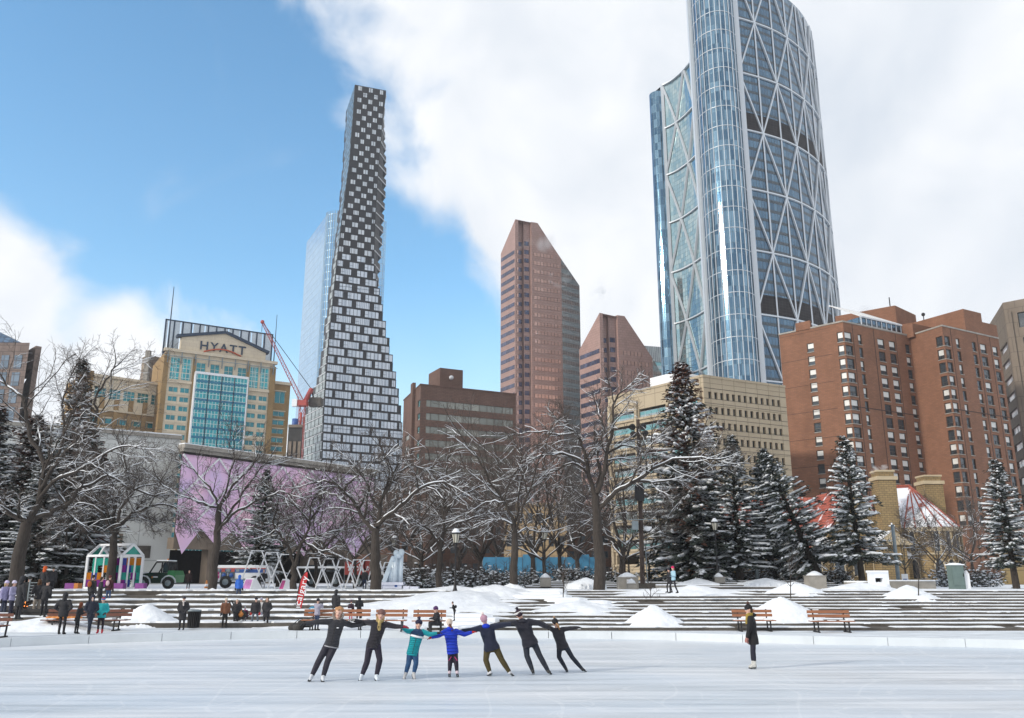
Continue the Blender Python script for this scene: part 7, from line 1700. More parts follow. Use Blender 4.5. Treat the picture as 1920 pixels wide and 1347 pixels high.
# trailer with red banners behind the lattice
def trailer():
    Y = 66; x0 = atY(560, 1080, Y).x; x1 = atY(745, 1080, Y).x; zt = atY(600, 1066, Y).z; r = thing('stage_trailer', ((x0+x1)/2, Y, Z1), 'long dark trailer stage with snow along its roof behind the lattice', 'trailer'); m_ = MB(); m_.box(x0, x1, Y, Y+2.4, Z1+.5, zt, 0); m_.box(x0, x1, Y-.9, Y, zt-.1, zt, 0); m_.build('body', 'gdark', r); m_ = MB(); m_.box(x0, x1, Y-.9, Y+2.4, zt, zt+.14); m_.build('roof_snow', 'snow', r)
    m_ = MB()
    for i in range(5): m_.box(x0+.6+i*(x1-x0)/5, x0+.6+(i+.6)*(x1-x0)/5, Y-.03, Y, Z1+1.1, Z1+1.6)
    m_.build('window', 'glass', r)
    for i in range(4): wheel(r, (x0+1+i*(x1-x0-2)/3, Y, Z1+.4), .4)
    for i, px in enumerate((657, 674, 693)):
        p = atY(px, 1065, Y-1.2); bn = thing('banner', (p.x, Y-1.2, Z1), ('leftmost red banner with a white leaf like flash behind the lattice', 'middle red banner behind the lattice', 'rightmost red banner behind the lattice')[i], 'banner', 'red banners behind the lattice'); zt2 = atY(px, 1052, Y-1.2).z; w_ = .42; m_ = MB(); m_.box(p.x-w_, p.x+w_, Y-1.2, Y-1.15, zt2-1.0, zt2); m_.build('cloth', 'sred', bn); m_ = MB()
        for t in range(5): a = t*1.2566; m_.face([(p.x, Y-1.22, zt2-.5), (p.x+.2*math.cos(a), Y-1.22, zt2-.5+.25*math.sin(a)), (p.x+.24*math.cos(a+.5), Y-1.22, zt2-.5+.28*math.sin(a+.5))])
        m_.build('emblem', 'white', bn); m_ = MB(); m_.tube([(p.x-w_, Y-1.17, Z1), (p.x-w_, Y-1.17, zt2+.1)], .03, 6); m_.build('pole', 'steel', bn)
trailer()
# feather flag
def flag():
    Y = onz(555, 1168, ZA).y; b = atY(555, 1172, Y); r = thing('feather_flag', tuple(b), 'tall red feather flag reading calgary on the apron left of the first skater', 'flag'); pl = smooth_path([atY(*q, Y) for q in ((555, 1172), (556, 1130), (563, 1090), (570, 1076), (575, 1072))], 5); m_ = MB(); m_.tube(pl, [.022]*len(pl), 6); m_.build('pole', 'black', r)
    L_ = [atY(*q, Y) for q in ((555, 1155), (556, 1130), (559, 1108), (563, 1090), (570, 1077), (575, 1072))]; R_ = [atY(*q, Y) for q in ((556, 1155), (564, 1145), (569, 1122), (573, 1100), (576, 1085), (577, 1074))]; A = smooth_path(L_, 4); B = smooth_path(R_, 4); m_ = MB()
    for i in range(len(A)-1):
        w0, w1 = [Vector((0, .05*math.sin(k*.9), 0)) for k in (i, i+1)]; m_.face([A[i], B[i]+w0, B[i+1]+w1, A[i+1]], 0, None, True); o_ = Vector((0, .012, 0)); m_.face([A[i]+o_, A[i+1]+o_, B[i+1]+w1+o_, B[i]+w0+o_], 0, None, True)
    m_.build('cloth', 'flagred', r); p = atY(566.0, 1108, Y-.09); x = (atY(573, 1085, Y)-atY(561, 1128, Y)).normalized(); zd = Vector((0, -1, 0)).cross(x) if 0 else x.cross(Vector((0, 1, 0)))*-1; n = Vector((0, -1, 0)); zz = n.cross(x); text_mesh('calgary', .44, .01, 'white', 'flag_lettering', r, p-zz*.12, x, zz, 1.15)
    p = atY(559.5, 1136, Y-.09); text_mesh('olympic', .10, .01, 'white', 'flag_lettering', r, p, (1, 0, 0), UP) if 0 else None
    m_ = MB(); m_.box(p.x-.10, p.x+.10, p.y, p.y+.02, p.z-.1, p.z-.07); m_.box(p.x-.10, p.x+.08, p.y, p.y+.02, p.z-.03, p.z); m_.box(p.x-.09, p.x+.10, p.y, p.y+.02, p.z+.04, p.z+.07); m_.build('small_marking', 'white', r); m_ = MB(); m_.box(b.x-.3, b.x+.3, b.y-.3, b.y+.3, b.z-.02, b.z+.04); m_.build('base_plate', 'black', r)
MT['flagred'] = M('red_flag_cloth', (.50, .03, .035), .7, var=.1, vs=2); flag()
# fire pit
def firepit():
    Y = 41.0; a = atY(-20, 1160, Y); b = atY(80, 1160, Y); z0 = ZA; zt = atY(30, 1143, Y).z; r = thing('fire_pit', ((a.x+b.x)/2, Y, z0), 'dark raised fire pit with a small log fire and a metal grate', 'fire pit'); m_ = MB(); m_.box(a.x-3, b.x, Y, Y+2.2, z0, zt-.12, 0); m_.box(a.x-3.05, b.x+.05, Y-.06, Y+2.26, zt-.12, zt, 0); m_.build('basin', 'gdark', r)
    rs = random.Random(6); c = atY(43, 1143, Y+.8); m_ = MB()
    for k in range(7): a_ = rs.uniform(0, 3); v = Vector((math.cos(a_)*.3, math.sin(a_)*.3, .1)); q = Vector((c.x+rs.uniform(-.12, .12), c.y, zt+.06+.04*k)); m_.tube([q-v, q+v], .06, 6)
    m_.build('logs', 'bark', r); m_ = MB()
    for k in range(9):
        q = Vector((c.x+rs.uniform(-.2, .2), c.y+rs.uniform(-.2, .1), zt+.1)); h = rs.uniform(.15, .36); w_ = rs.uniform(.03, .06); m_.tube([q, q+Vector((rs.uniform(-.05, .05), 0, h*.35)), q+Vector((rs.uniform(-.1, .1), 0, h*.7)), q+Vector((rs.uniform(-.12, .12), 0, h))], [w_*.7, w_, w_*.6, .008], 6)
    m_.build('flames', 'fire', r); m_ = MB()
    for k in range(7): z = zt+.35+k*.14; m_.bar((c.x-.1, c.y+.5, z), (c.x+.35, c.y+.5, z), .03)
    m_.bar((c.x+.4, c.y+.5, zt), (c.x+.4, c.y+.5, zt+1.35), .08); m_.bar((c.x-.12, c.y+.5, zt), (c.x-.12, c.y+.5, zt+1.35), .05); m_.build('grate', 'steel', r)
    return zt
def fire_mat():
    m, N, L, P = newmat('flame'); P.inputs['Base Color'].default_value = (.9, .3, .05, 1); P.inputs['Emission Color'].default_value = (1, .28, .05, 1); P.inputs['Emission Strength'].default_value = 2.2; return m
MT['fire'] = fire_mat(); FPZ = firepit()
# steam from roofs and chimneys
def steam(px, py, Y, w_, h, d, dens, label, seed):
    c = atY(px, py, Y); m_ = MB(); m_.ell((0, 0, 0), (w_/2, d/2, h/2), 16, 12); m, N, L, P = newmat('steam'); N.remove(P); out = [n for n in N if n.type == 'OUTPUT_MATERIAL'][0]
    pv = N.new('ShaderNodeVolumePrincipled'); pv.inputs['Color'].default_value = (.95, .95, .97, 1); pv.inputs['Anisotropy'].default_value = .2; L.new(pv.outputs[0], out.inputs['Volume'])
    v = coords(N, L, 'Object', (1/w_*3.2, 1/w_*3.2, 1/w_*3.2)); t = N.new('ShaderNodeTexNoise'); t.inputs['Scale'].default_value = 1; t.inputs['Detail'].default_value = 4; t.inputs['Distortion'].default_value = 1.2; L.new(v, t.inputs['Vector']); mp = [n for n in N if n.type == 'MAPPING'][0]; mp.inputs['Location'].default_value = (seed, seed*2, 0)
    g = N.new('ShaderNodeMapping'); tc = [n for n in N if n.type == 'TEX_COORD'][0]; g.inputs['Scale'].default_value = (2/w_, 2/d, 2/h); L.new(tc.outputs['Object'], g.inputs[0]); ln = N.new('ShaderNodeVectorMath'); ln.operation = 'LENGTH'; L.new(g.outputs[0], ln.inputs[0]); fo = N.new('ShaderNodeMapRange'); fo.inputs[1].default_value = .1; fo.inputs[2].default_value = 1; fo.inputs[3].default_value = .14; fo.inputs[4].default_value = -.25; L.new(ln.outputs['Value'], fo.inputs[0])
    ad = N.new('ShaderNodeMath'); ad.operation = 'ADD'; L.new(t.outputs['Fac'], ad.inputs[0]); L.new(fo.outputs[0], ad.inputs[1]); mr = N.new('ShaderNodeMapRange'); mr.inputs[1].default_value = .48; mr.inputs[2].default_value = .75; mr.inputs[3].default_value = 0; mr.inputs[4].default_value = dens; L.new(ad.outputs[0], mr.inputs[0]); L.new(mr.outputs[0], pv.inputs['Density'])
    o = m_.build('steam', m); o.location = c; tag(o, label, 'steam', None, 'stuff')
steam(1015, 455, 322, 34, 13, 8, .22, 'steam drifting off the sloping top of the tallest granite tower', 1); steam(1052, 522, 318, 18, 12, 6, .2, 'wisp of steam beside the right edge of the tallest granite tower', 4); steam(1128, 550, 385, 16, 20, 8, .22, 'thin grey steam above the shorter granite tower', 8); steam(1655, 882, 95, 5.2, 2.6, 2, 3, 'steam blowing from the left church chimney', 2); steam(1620, 580, 205, 14, 5, 6, .15, 'faint steam behind the brick apartment roof', 6)
# ------------------------------------------------------------------ PEOPLE
def cloth(col, var=.12, rough=.8, quilt=0, name='cloth'):
    key = 'c_%s_%s' % (col, quilt)
    if key in MT: return key
    m, N, L, P = newmat(name); P.inputs['Roughness'].default_value = rough if not quilt else .5; P.inputs['Specular IOR Level'].default_value = .3
    t = N.new('ShaderNodeTexNoise'); v = coords(N, L, 'Object'); t.inputs['Scale'].default_value = 7; t.inputs['Detail'].default_value = 5; L.new(v, t.inputs['Vector'])
    hs = N.new('ShaderNodeHueSaturation'); hs.inputs['Color'].default_value = (*col, 1); mr = N.new('ShaderNodeMapRange'); mr.inputs[1].default_value = .3; mr.inputs[2].default_value = .7; mr.inputs[3].default_value = 1-var; mr.inputs[4].default_value = 1+var; L.new(t.outputs['Fac'], mr.inputs[0]); L.new(mr.outputs[0], hs.inputs['Value'])
    b = N.new('ShaderNodeBump'); b.inputs['Strength'].default_value = .9; b.inputs['Distance'].default_value = .05
    if quilt:
        wv = N.new('ShaderNodeTexWave'); wv.bands_direction = 'Z'; wv.inputs['Scale'].default_value = quilt; wv.inputs['Distortion'].default_value = 1.2; wv.inputs['Detail'].default_value = 2; L.new(v, wv.inputs['Vector']); L.new(wv.outputs['Fac'], b.inputs['Height']); b.inputs['Strength'].default_value = .8
        mm = N.new('ShaderNodeMapRange'); mm.inputs[1].default_value = 0; mm.inputs[2].default_value = .35; mm.inputs[3].default_value = .72; mm.inputs[4].default_value = 1; L.new(wv.outputs['Fac'], mm.inputs[0]); L.new(mixrgb(N, L, 1, hs.outputs[0], mm.outputs[0], 'MULTIPLY'), P.inputs['Base Color'])
    else: L.new(t.outputs['Fac'], b.inputs['Height']); L.new(hs.outputs[0], P.inputs['Base Color'])
    L.new(b.outputs[0], P.inputs['Normal']); MT[key] = m; return key
def blob(name, mb, voxel, mat, parent, sm=2):
    """overlapping closed shapes -> one continuous skin"""
    off = Vector((0, 0, 0)); p = parent
    while p is not None: off += p.location; p = p.parent
    me = mb.data('tmp', mat, off); o = bpy.data.objects.new('tmp', me); COL.objects.link(o)
    r = o.modifiers.new('r', 'REMESH'); r.mode = 'VOXEL'; r.voxel_size = voxel; r.use_smooth_shade = True
    s = o.modifiers.new('s', 'SMOOTH'); s.factor = .5; s.iterations = sm
    dg = bpy.context.evaluated_depsgraph_get(); m2 = bpy.data.meshes.new_from_object(o.evaluated_get(dg)); bpy.data.objects.remove(o); m2.name = name
    m2.materials.clear(); m2.materials.append(MT[mat] if isinstance(mat, str) else mat)
    q = bpy.data.objects.new(name, m2); COL.objects.link(q); q.parent = parent; return q
GL = {}
def glove_mesh(mat):
    if mat in GL: return GL[mat]
    mb = MB(); mb.cap((0, 0, -.03), (0, 0, .02), .033, .034); mb.cap((-.018, 0, .01), (-.02, 0, .055), .022, .021); mb.cap((.018, 0, .01), (.02, 0, .055), .022, .021)
    for i, (x, l) in enumerate(((-.032, .060), (-.011, .072), (.011, .068), (.031, .052))):
        a = Vector((x, 0, .055)); b = a+Vector((x*.15, -.008, l*.5)); c = b+Vector((0, -.022, l*.42)); mb.cap(a, b, .0115, .011, 8); mb.cap(b, c, .011, .0095, 8)
    mb.cap((.03, -.004, .0), (.055, -.018, .03), .015, .013, 8); mb.cap((.055, -.018, .03), (.058, -.030, .055), .013, .011, 8)
    o = blob('glove', mb, .005, mat, None, 1); me = o.data; bpy.data.objects.remove(o); GL[mat] = me; return me
def person(label, J, k, fwd, c, hero=False, group=None, skates=False, seat=False, vox=None):
    """J: joints in world space. k: size against a 1.75 m adult. c: clothing"""
    v = vox or (.017 if hero else .028); fwd = Vector(fwd).normalized(); right = fwd.cross(UP).normalized()
    root = thing('person', tuple(((J['anL']+J['anR'])/2).xy)+(min(J['anL'].z, J['anR'].z)-.08*k,), label, 'person', group); g = lambda n: Vector(J[n])
    spine = g('neck')-(g('hipL')+g('hipR'))/2; sup = spine.normalized(); hip = (g('hipL')+g('hipR'))/2; chest = hip.lerp(g('neck'), .68); hd = g('head'); hup = (hd-g('neck')).normalized() if (hd-g('neck')).length > .01 else UP
    hr = J.get('face', fwd); hr = Vector(hr).normalized(); hs = hr.cross(hup).normalized(); hf = hup.cross(hs).normalized()*1; hf = (hup.cross(hs)); hf = hf if hf.dot(hr) > 0 else -hf; hm = Matrix((hs, hf, hup)).transposed()
    b = MB(); S = .105*k
    def head_shape(mb):
        q = hm; mb.ell(hd+hup*.012*k, (.074*k, .094*k, .112*k), 16, 12, 0, q); mb.ell(hd-hup*.055*k+hf*.018*k, (.056*k, .068*k, .062*k), 12, 8, 0, q); mb.cap(hd+hf*.088*k+hup*.012*k, hd+hf*.105*k-hup*.022*k, .010*k, .017*k, 8); mb.cap(hd+hf*.075*k-hup*.098*k, hd+hf*.082*k-hup*.092*k, .02*k, .02*k, 8)
        for s in (-1, 1): mb.ell(hd+hs*s*.076*k-hup*.005*k, (.012*k, .02*k, .032*k), 8, 6, 0, q); mb.cap(hd+hs*s*.015*k+hf*.086*k+hup*.03*k, hd+hs*s*.045*k+hf*.074*k+hup*.03*k, .01*k, .008*k, 6)
    head_shape(b); b.cap(g('neck')-sup*.05*k, hd-hup*.05*k, .055*k, .052*k)
    sl_ = min(c.get('slim', 1.0), 1); b.cap(hip, chest, .095*k*sl_, .11*k*sl_); b.cap(g('shL').lerp(chest, .35), g('shR').lerp(chest, .35), .06*k*sl_, .06*k*sl_)
    for s in 'LR':
        b.cap(g('sh'+s), g('el'+s), .038*k, .032*k); b.cap(g('el'+s), g('ha'+s), .032*k, .026*k); b.cap(g('hip'+s), g('kn'+s), .060*k, .040*k); b.cap(g('kn'+s), g('an'+s), .036*k, .022*k); b.cap(g('an'+s)-UP*.02*k, g('toe'+s)-UP*.008*k, .020*k, .016*k); b.cap(hip, g('hip'+s), .08*k, .07*k)
    blob('body', b, v*.75 if hero else v, 'skin', root, 1)
    # jacket
    jk = c['jacket']; jm = cloth(jk[0], quilt=jk[1] if len(jk) > 1 else 0, name='jacket_cloth'); slim = c.get('slim', 1.0); ln = c.get('len', .06)
    j = MB(); sa = (g('shR')-g('shL')).normalized(); sa = (sa-sup*sa.dot(sup)).normalized(); fa = sup.cross(sa).normalized(); hw = (g('hipR')-g('hipL')).length/2; fl_ = slim
    def ring(c_, w_, d_): return (c_, sa*w_*k, fa*d_*k)
    hc = hip-sup*(ln+.03)*k; hwk = hw/k; wh = max(hwk+.085, .15)*fl_
    j.loft([ring(hc, wh, .135*fl_), ring(hip, wh*1.0, .135*fl_), ring(hip.lerp(chest, .35), .150*fl_, .118*fl_), ring(hip.lerp(chest, .7), .160*fl_, .125*fl_), ring(chest, .172*fl_, .130*fl_), ring(chest.lerp(g('neck'), .45), .165*fl_, .112*fl_), ring(chest.lerp(g('neck'), .8), .115, .088), ring(g('neck')+sup*.015*k, .066, .066)])
    for s in 'LR':
        j.cap(g('sh'+s).lerp(chest, .35), g('sh'+s), .085*k*slim, .078*k*slim)
        j.cap(g('sh'+s), g('el'+s), .074*k*slim, .062*k*slim); j.cap(g('el'+s), g('el'+s).lerp(g('ha'+s), .9), .061*k*slim, .046*k*slim)
    if ln > .2:
        j.loft([ring(hip-sup*(ln*1.25)*k, wh*1.12, .16*fl_), ring(hip, wh*1.0, .135*fl_)])
    jo = blob('jacket', j, v, jm, root, 2)
    if c.get('band'):   # contrasting yoke and stripe
        z = MB(); z.tube([hip.lerp(chest, .98), hip.lerp(chest, .99)+sup*.045*k], [.178*k, .176*k], 20); z.build('white_stripe', 'white', root)
        z = MB(); z.cap(g('shL').lerp(chest, .30), g('shR').lerp(chest, .30), .108*k, .108*k); z.cap(chest+sup*.05*k, chest+sup*.09*k, .148*k, .135*k); blob('jacket_yoke', z, v, cloth((.02, .055, .12)), root, 2)
    if c.get('zip'): z = MB(); z.bar(hip+fwd*.165*k-sup*.05*k, chest+fwd*.165*k+sup*.08*k, .012*k); z.build('zip', 'black', root)
    if c.get('logo'): z = MB(); q = chest+fwd*.150*k+right*-.06*k; z.bar(q-right*.022*k, q+right*.022*k, .008*k, .022*k); z.build('chest_badge', 'white', root)
    if c.get('trim'): z = MB(); z.loft([ring(hc-sup*.004*k, wh+.004, .139*fl_), ring(hc+sup*.022*k, wh+.005, .140*fl_)]); z.build('hem_trim', cloth((.30, .30, .32)), root)
    # trousers
    tm = cloth(c['pants'], name='trouser_cloth'); t = MB(); fit = c.get('fit', 1.0)
    t.cap(hip+(g('hipL')-hip)*.4, hip+(g('hipR')-hip)*.4, .132*k, .132*k)
    for s in 'LR':
        t.cap(g('hip'+s)*1.0, g('kn'+s), .082*k*fit, .064*k*fit); t.cap(g('kn'+s), g('kn'+s).lerp(g('an'+s), .45), .064*k*fit, .062*k*fit); t.cap(g('kn'+s).lerp(g('an'+s), .45), g('kn'+s).lerp(g('an'+s), .97), .061*k*fit, .047*k*fit)
    blob('trousers', t, v, tm, root, 2)
    if c.get('stripe'):
        for s_, sg in (('L', 1), ('R', -1)): z = MB(); p = g('kn'+s_); z.bar(p+UP*.13*k-fwd*.07*k+right*.04*k*sg, p+UP*.02*k-fwd*.075*k-right*.04*k*sg, .012*k); z.build('pink_stripe', cloth((.7, .06, .25)), root)
    # footwear
    bm = c.get('boots', (.03, .03, .03))
    for s in 'LR':
        an, to = g('an'+s), g('toe'+s); z = MB(); fd = (to-an); sole = Vector((fd.x, fd.y, 0)); up_ = UP
        sd = (g('kn'+s)-an).normalized()
        z.cap(an+sd*.10*k, an, .054*k, .052*k); z.cap(an-sd*.035*k, to, .048*k, .036*k); z.cap(an, an.lerp(to, .6), .045*k, .038*k); z.cap(an-sd*.05*k-(to-an)*.22, an-sd*.03*k, .036*k, .042*k)
        bo = blob('skate' if skates else 'boot', z, v*.75, cloth(bm, name='boot_leather'), root, 1)
        if skates:
            z = MB(); h_ = an-sd*.085*k-(to-an)*.35; t_ = to-sd*.03*k+(to-an).normalized()*.03; t_ = Vector((t_.x, t_.y, t_.z)); dn = -sd*.035*k
            z.bar(h_+dn*1.1, t_+dn*1.1, .012, .02); z.bar(h_+(t_-h_)*.15, h_+(t_-h_)*.15+dn, .02); z.bar(h_+(t_-h_)*.75, h_+(t_-h_)*.75+dn, .02); z.build('blade', 'steel', root)
            z = MB(); z.bar(h_+(t_-h_)*.02, t_, .07*k, .022*k); z.build('sole', 'bbs' if 0 else 'black', root)
    # gloves or bare hands
    for s in 'LR':
        gm = cloth(c.get('gloves', (.03, .03, .035)), name='glove_knit') if c.get('gloves', 1) != 'skin' else 'skin'; gc = c.get('glove'+s)
        if gc: gm = cloth(gc, name='glove_knit')
        d = (g('ha'+s)-g('el'+s)).normalized(); me = glove_mesh(gm); o = bpy.data.objects.new('glove' if gm != 'skin' else 'hand', me); COL.objects.link(o); o.parent = root
        pal = Vector(J.get('palm', (0, 0, -1))); xx = d.cross(pal); xx = xx.normalized() if xx.length > .1 else d.cross(Vector((0, 1, 0))).normalized(); yy = d.cross(xx); sg = 1
        mt = Matrix((xx, yy, d)).transposed().to_4x4(); mt = Matrix.Translation(g('ha'+s)-Vector(root.location)) @ mt @ Matrix.Scale(1.08*k if hero else 1.2*k, 4); o.matrix_local = mt
    # head: hair, hat, hood, scarf, face
    if c.get('hair'):
        z = MB(); hl = c.get('hairlen', .05)
        z.ell(hd+hup*.03*k-hf*.022*k, (.087*k, .092*k, .102*k), 14, 10, 0, hm); z.ell(hd-hup*.03*k-hf*.045*k, (.080*k, .062*k, .10*k), 12, 8, 0, hm)
        if hl > .06:
            for i, (sx, fz) in enumerate(((-.055, -.03), (.055, -.03), (0, -.06), (-.07, .0), (.07, .0))): z.cap(hd+hs*sx*k+hf*fz*k-hup*.04*k, hd+hs*sx*1.1*k+hf*(fz-.01)*k-hup*(.06+hl)*k, .034*k, .018*k, 8)
        if c.get('curls'):
            rs = random.Random(3)
            for i in range(26): a = rs.uniform(0, 6.28); q = rs.uniform(.0, 1.1); z.ell(hd+hup*(.045+.085*math.cos(q))*k+hs*math.sin(q)*math.cos(a)*.10*k-hf*(.01-abs(math.sin(a))*.02)*k+hf*math.sin(q)*math.sin(a)*.08*k, .027*k*rs.uniform(.8, 1.3), 7, 5)
        blob('hair', z, v*.8, cloth(c['hair'], .35, name='hair'), root, 1)
    if c.get('tail'):
        z = MB(); p0 = hd-hf*.09*k; z.cap(p0, p0-hup*.10*k+hs*.04*k-hf*.02*k, .026*k, .036*k); z.cap(p0-hup*.10*k+hs*.04*k-hf*.02*k, p0-hup*.25*k+hs*.06*k, .036*k, .014*k); blob('ponytail', z, v*.8, cloth(c['tail'], .3, name='hair'), root, 1)
    if c.get('hat'):
        z = MB(); z.ell(hd+hup*.055*k-hf*.008*k, (.096*k, .108*k, .092*k), 16, 10, 0, hm); z.tube([hd+hup*.035*k, hd+hup*.075*k], [.101*k, .103*k], 18); z.ell(hd+hup*.02*k-hf*.05*k, (.088*k, .066*k, .07*k), 12, 8, 0, hm); blob('hat', z, v*.8, cloth(c['hat'], .15, name='hat_knit'), root, 1)
        if c.get('pom'): z = MB(); z.ell(hd+hup*.175*k-hf*.03*k, .042*k, 10, 8); blob('pompom', z, v*.8, cloth(c['pom'], .3, name='pompom_wool'), root, 1)
        if c.get('brim'): z = MB(); z.tube([hd+hup*.035*k-hf*.005*k, hd+hup*.085*k-hf*.005*k], [.106*k, .108*k], 18); z.build('hat_band', cloth(c['brim']), root)
    if c.get('hood') is not None:
        z = MB()
        if c.get('hoodup', True) and not c.get('hat') or c.get('hoodup') is True: z.ell(hd+hup*.03*k-hf*.028*k, (.118*k, .118*k, .138*k), 14, 10, 0, hm); z.cap(g('neck')-fwd*.04*k, hd-hup*.05*k-hf*.05*k, .10*k, .095*k)
        else: z.ell(g('neck')-fwd*.07*k+sup*.0*k, (.11*k, .075*k, .065*k), 12, 8)
        blob('hood', z, v*.8, cloth(c['hood'], .2, name='hood_cloth'), root, 1)
    if c.get('fur'):
        z = MB(); rs = random.Random(7)
        for i in range(15): a = R(-75+i*330/15) if 0 else 2*math.pi*i/15; z.ell(hd+hs*math.cos(a)*.112*k+hup*(math.sin(a)*(.12 if math.sin(a) < 0 else .05)-.03)*k+hf*(-.01 if math.sin(a) > .3 else .03)*k, .038*k*rs.uniform(.8, 1.25), 8, 6)
        blob('fur_trim', z, v*.8, cloth(c['fur'], .5, name='fur'), root, 0)
    if c.get('scarf'):
        z = MB(); z.tube([g('neck')-sup*.02*k, g('neck')+sup*.06*k], [.092*k, .085*k], 14); z.cap(g('neck')+fwd*.09*k, chest+fwd*.135*k-right*.03*k, .04*k, .045*k); blob('scarf', z, v*.8, cloth(c['scarf'], .5, name='scarf'), root, 1)
    if c.get('mask'): z = MB(); z.ell(hd-hup*.045*k+hf*.055*k, (.052*k, .048*k, .042*k), 10, 8, 0, hm); blob('face_mask', z, v*.8, cloth(c['mask'], .05), root, 1)
    if hero or c.get('face', True) and not c.get('mask'):
        z = MB()
        for s in (-1, 1): z.ell(hd+hs*s*.031*k+hf*.083*k+hup*.012*k, (.013*k, .008*k, .008*k), 8, 6, 0, hm)
        z.build('eyes', 'dark', root); z = MB(); z.ell(hd+hf*.083*k-hup*.055*k, (.024*k, .010*k, .009*k), 8, 6, 0, hm); z.build('mouth', 'lips', root)
    if c.get('bag'): z = MB(); z.ell(chest-fwd*.20*k-sup*.02*k, (.12*k, .08*k, .18*k), 12, 10); blob('backpack', z, v, cloth(c['bag']), root, 1)
    if c.get('goggles'): z = MB(); z.ell(hd+hf*.07*k+hup*.015*k, (.062*k, .035*k, .022*k), 12, 6, 0, hm); z.build('goggles', 'glass', root)
    return root
MT['lips'] = M('lips', (.40, .12, .10), .5)
def pj(Y, **px):
    J = {}
    for n, q in px.items():
        J[n] = atY(q[0], q[1], Y+(q[2] if len(q) > 2 else 0))
    return J
NAVY = (.025, .028, .045); BLK = (.026, .026, .030); CH = (.062, .062, .072)
def Yat(py): return onz(960, py, 0).y
GS = 'skaters linked in a line'
def sk(*a, **k): return person(*a, hero=True, group=GS, skates=True, **k)
Y = Yat(1277.5)
sk('curly fair haired skater in a fur trimmed grey padded vest, left end of the line', pj(Y, head=(635, 1150), neck=(632.5, 1163), shL=(621, 1166), shR=(642, 1167), elL=(595, 1166.5, -.1), haL=(572, 1170, -.2), elR=(660, 1173, .15), haR=(682, 1171, .25), hipL=(616, 1206), hipR=(629, 1207), knL=(597, 1241), knR=(614, 1241), anL=(585, 1267), anR=(606, 1269), toeL=(581.5, 1273.5, -.14), toeR=(606, 1275, -.16)),
   1.08, (0.1, -1, 0), dict(jacket=(CH, 9), pants=(.03, .028, .04), fit=1.12, slim=1.02, zip=1, logo=1, trim=1, hair=(.50, .27, .13), hairlen=.05, curls=1, fur=(.22, .19, .17), boots=(.55, .58, .62), gloves=BLK, len=.05))
Y = Yat(1277)+.15
sk('skater in a brown knit hat and yellow patterned scarf, second from left in the line', pj(Y, head=(714.5, 1154, 0), neck=(712, 1166), shL=(701, 1168), shR=(723, 1171), elL=(682, 1168, .1), haL=(663, 1163, -.1), elR=(741, 1175, .05), haR=(757, 1175.5, 0), hipL=(694, 1208), hipR=(707, 1208), knL=(688, 1242), knR=(712, 1238), anL=(679, 1266), anR=(706, 1267), toeL=(675.5, 1274, -.12), toeR=(707.5, 1274.5, -.16), ),
   1.06, (0.15, -1, 0), dict(jacket=((.050, .046, .056), 9), pants=(.026, .022, .036), fit=1.12, slim=1.0, zip=1, hat=(.16, .085, .075), hair=(.40, .26, .13), hairlen=.14, scarf=(.36, .27, .11), boots=(.58, .64, .70), gloveL=(.30, .28, .26), gloveR=(.22, .015, .03), len=.05))
Y = Yat(1275.5)+.3
sk('child in a turquoise padded jacket with a white stripe and a dark pompom hat', pj(Y, head=(785, 1171.5), neck=(784, 1181), shL=(774, 1184.5), shR=(793, 1185), elL=(764, 1184), haL=(755, 1178), elR=(806, 1190, -.05), haR=(820, 1187.5, -.05), hipL=(769, 1222), hipR=(779, 1222), knL=(766, 1244), knR=(780, 1244), anL=(761, 1262.5), anR=(776, 1262.5), toeL=(757.5, 1272, -.12), toeR=(777.5, 1272.5, -.14)),
   .94, (0.12, -1, 0), dict(jacket=((.015, .38, .44), 7), band=1, zip=1, pants=(.025, .07, .16), fit=1.1, slim=1.02, hat=(.018, .018, .045), pom=(.02, .02, .05), boots=(.42, .42, .43), gloveL=(.25, .25, .25), gloveR=BLK, len=.07))
Y = Yat(1272.5)+.2
sk('child in bright blue padded jacket and cream hat with a brown ponytail, from behind', pj(Y, head=(843, 1169.5), neck=(844, 1179), shL=(836, 1184), shR=(855, 1184), elL=(823, 1192), haL=(809, 1195.5), elR=(871, 1190), haR=(885, 1186), hipL=(844, 1219), hipR=(853, 1219), knL=(844, 1240), knR=(855, 1240), anL=(843, 1260), anR=(857, 1260), toeL=(843, 1266, .16), toeR=(858, 1266, .16)),
   .86, (0, 1, 0), dict(jacket=((.012, .045, .50), 4), hood=(.012, .04, .48), hoodup=False, pants=(.022, .018, .03), fit=1.1, hat=(.60, .50, .42), tail=(.13, .05, .03), stripe=1, slim=1.12, boots=(.55, .45, .50), gloves=(.40, .02, .02), len=.08))
Y = Yat(1268.5)
sk('skater in a navy ribbed puffer, olive trousers and a pink hat, back turned', pj(Y, head=(908, 1163), neck=(911, 1174), shL=(901, 1178), shR=(922, 1176), elL=(884, 1182), haL=(866, 1183), elR=(941, 1172.5), haR=(958, 1171), hipL=(914, 1215), hipR=(929, 1213), knL=(911, 1238), knR=(941, 1238), anL=(918, 1259), anR=(955, 1260), toeL=(915, 1264, .14), toeR=(961, 1265.5, .12)),
   .98, (-.05, 1, 0), dict(jacket=((.035, .042, .080), 11), pants=(.062, .048, .018), fit=1.2, slim=1.14, hat=(.42, .25, .32), pom=(.65, .55, .52), hood=(.012, .04, .45), hoodup=False, boots=(.60, .60, .62), gloves=BLK, len=.05))
Y = Yat(1266)
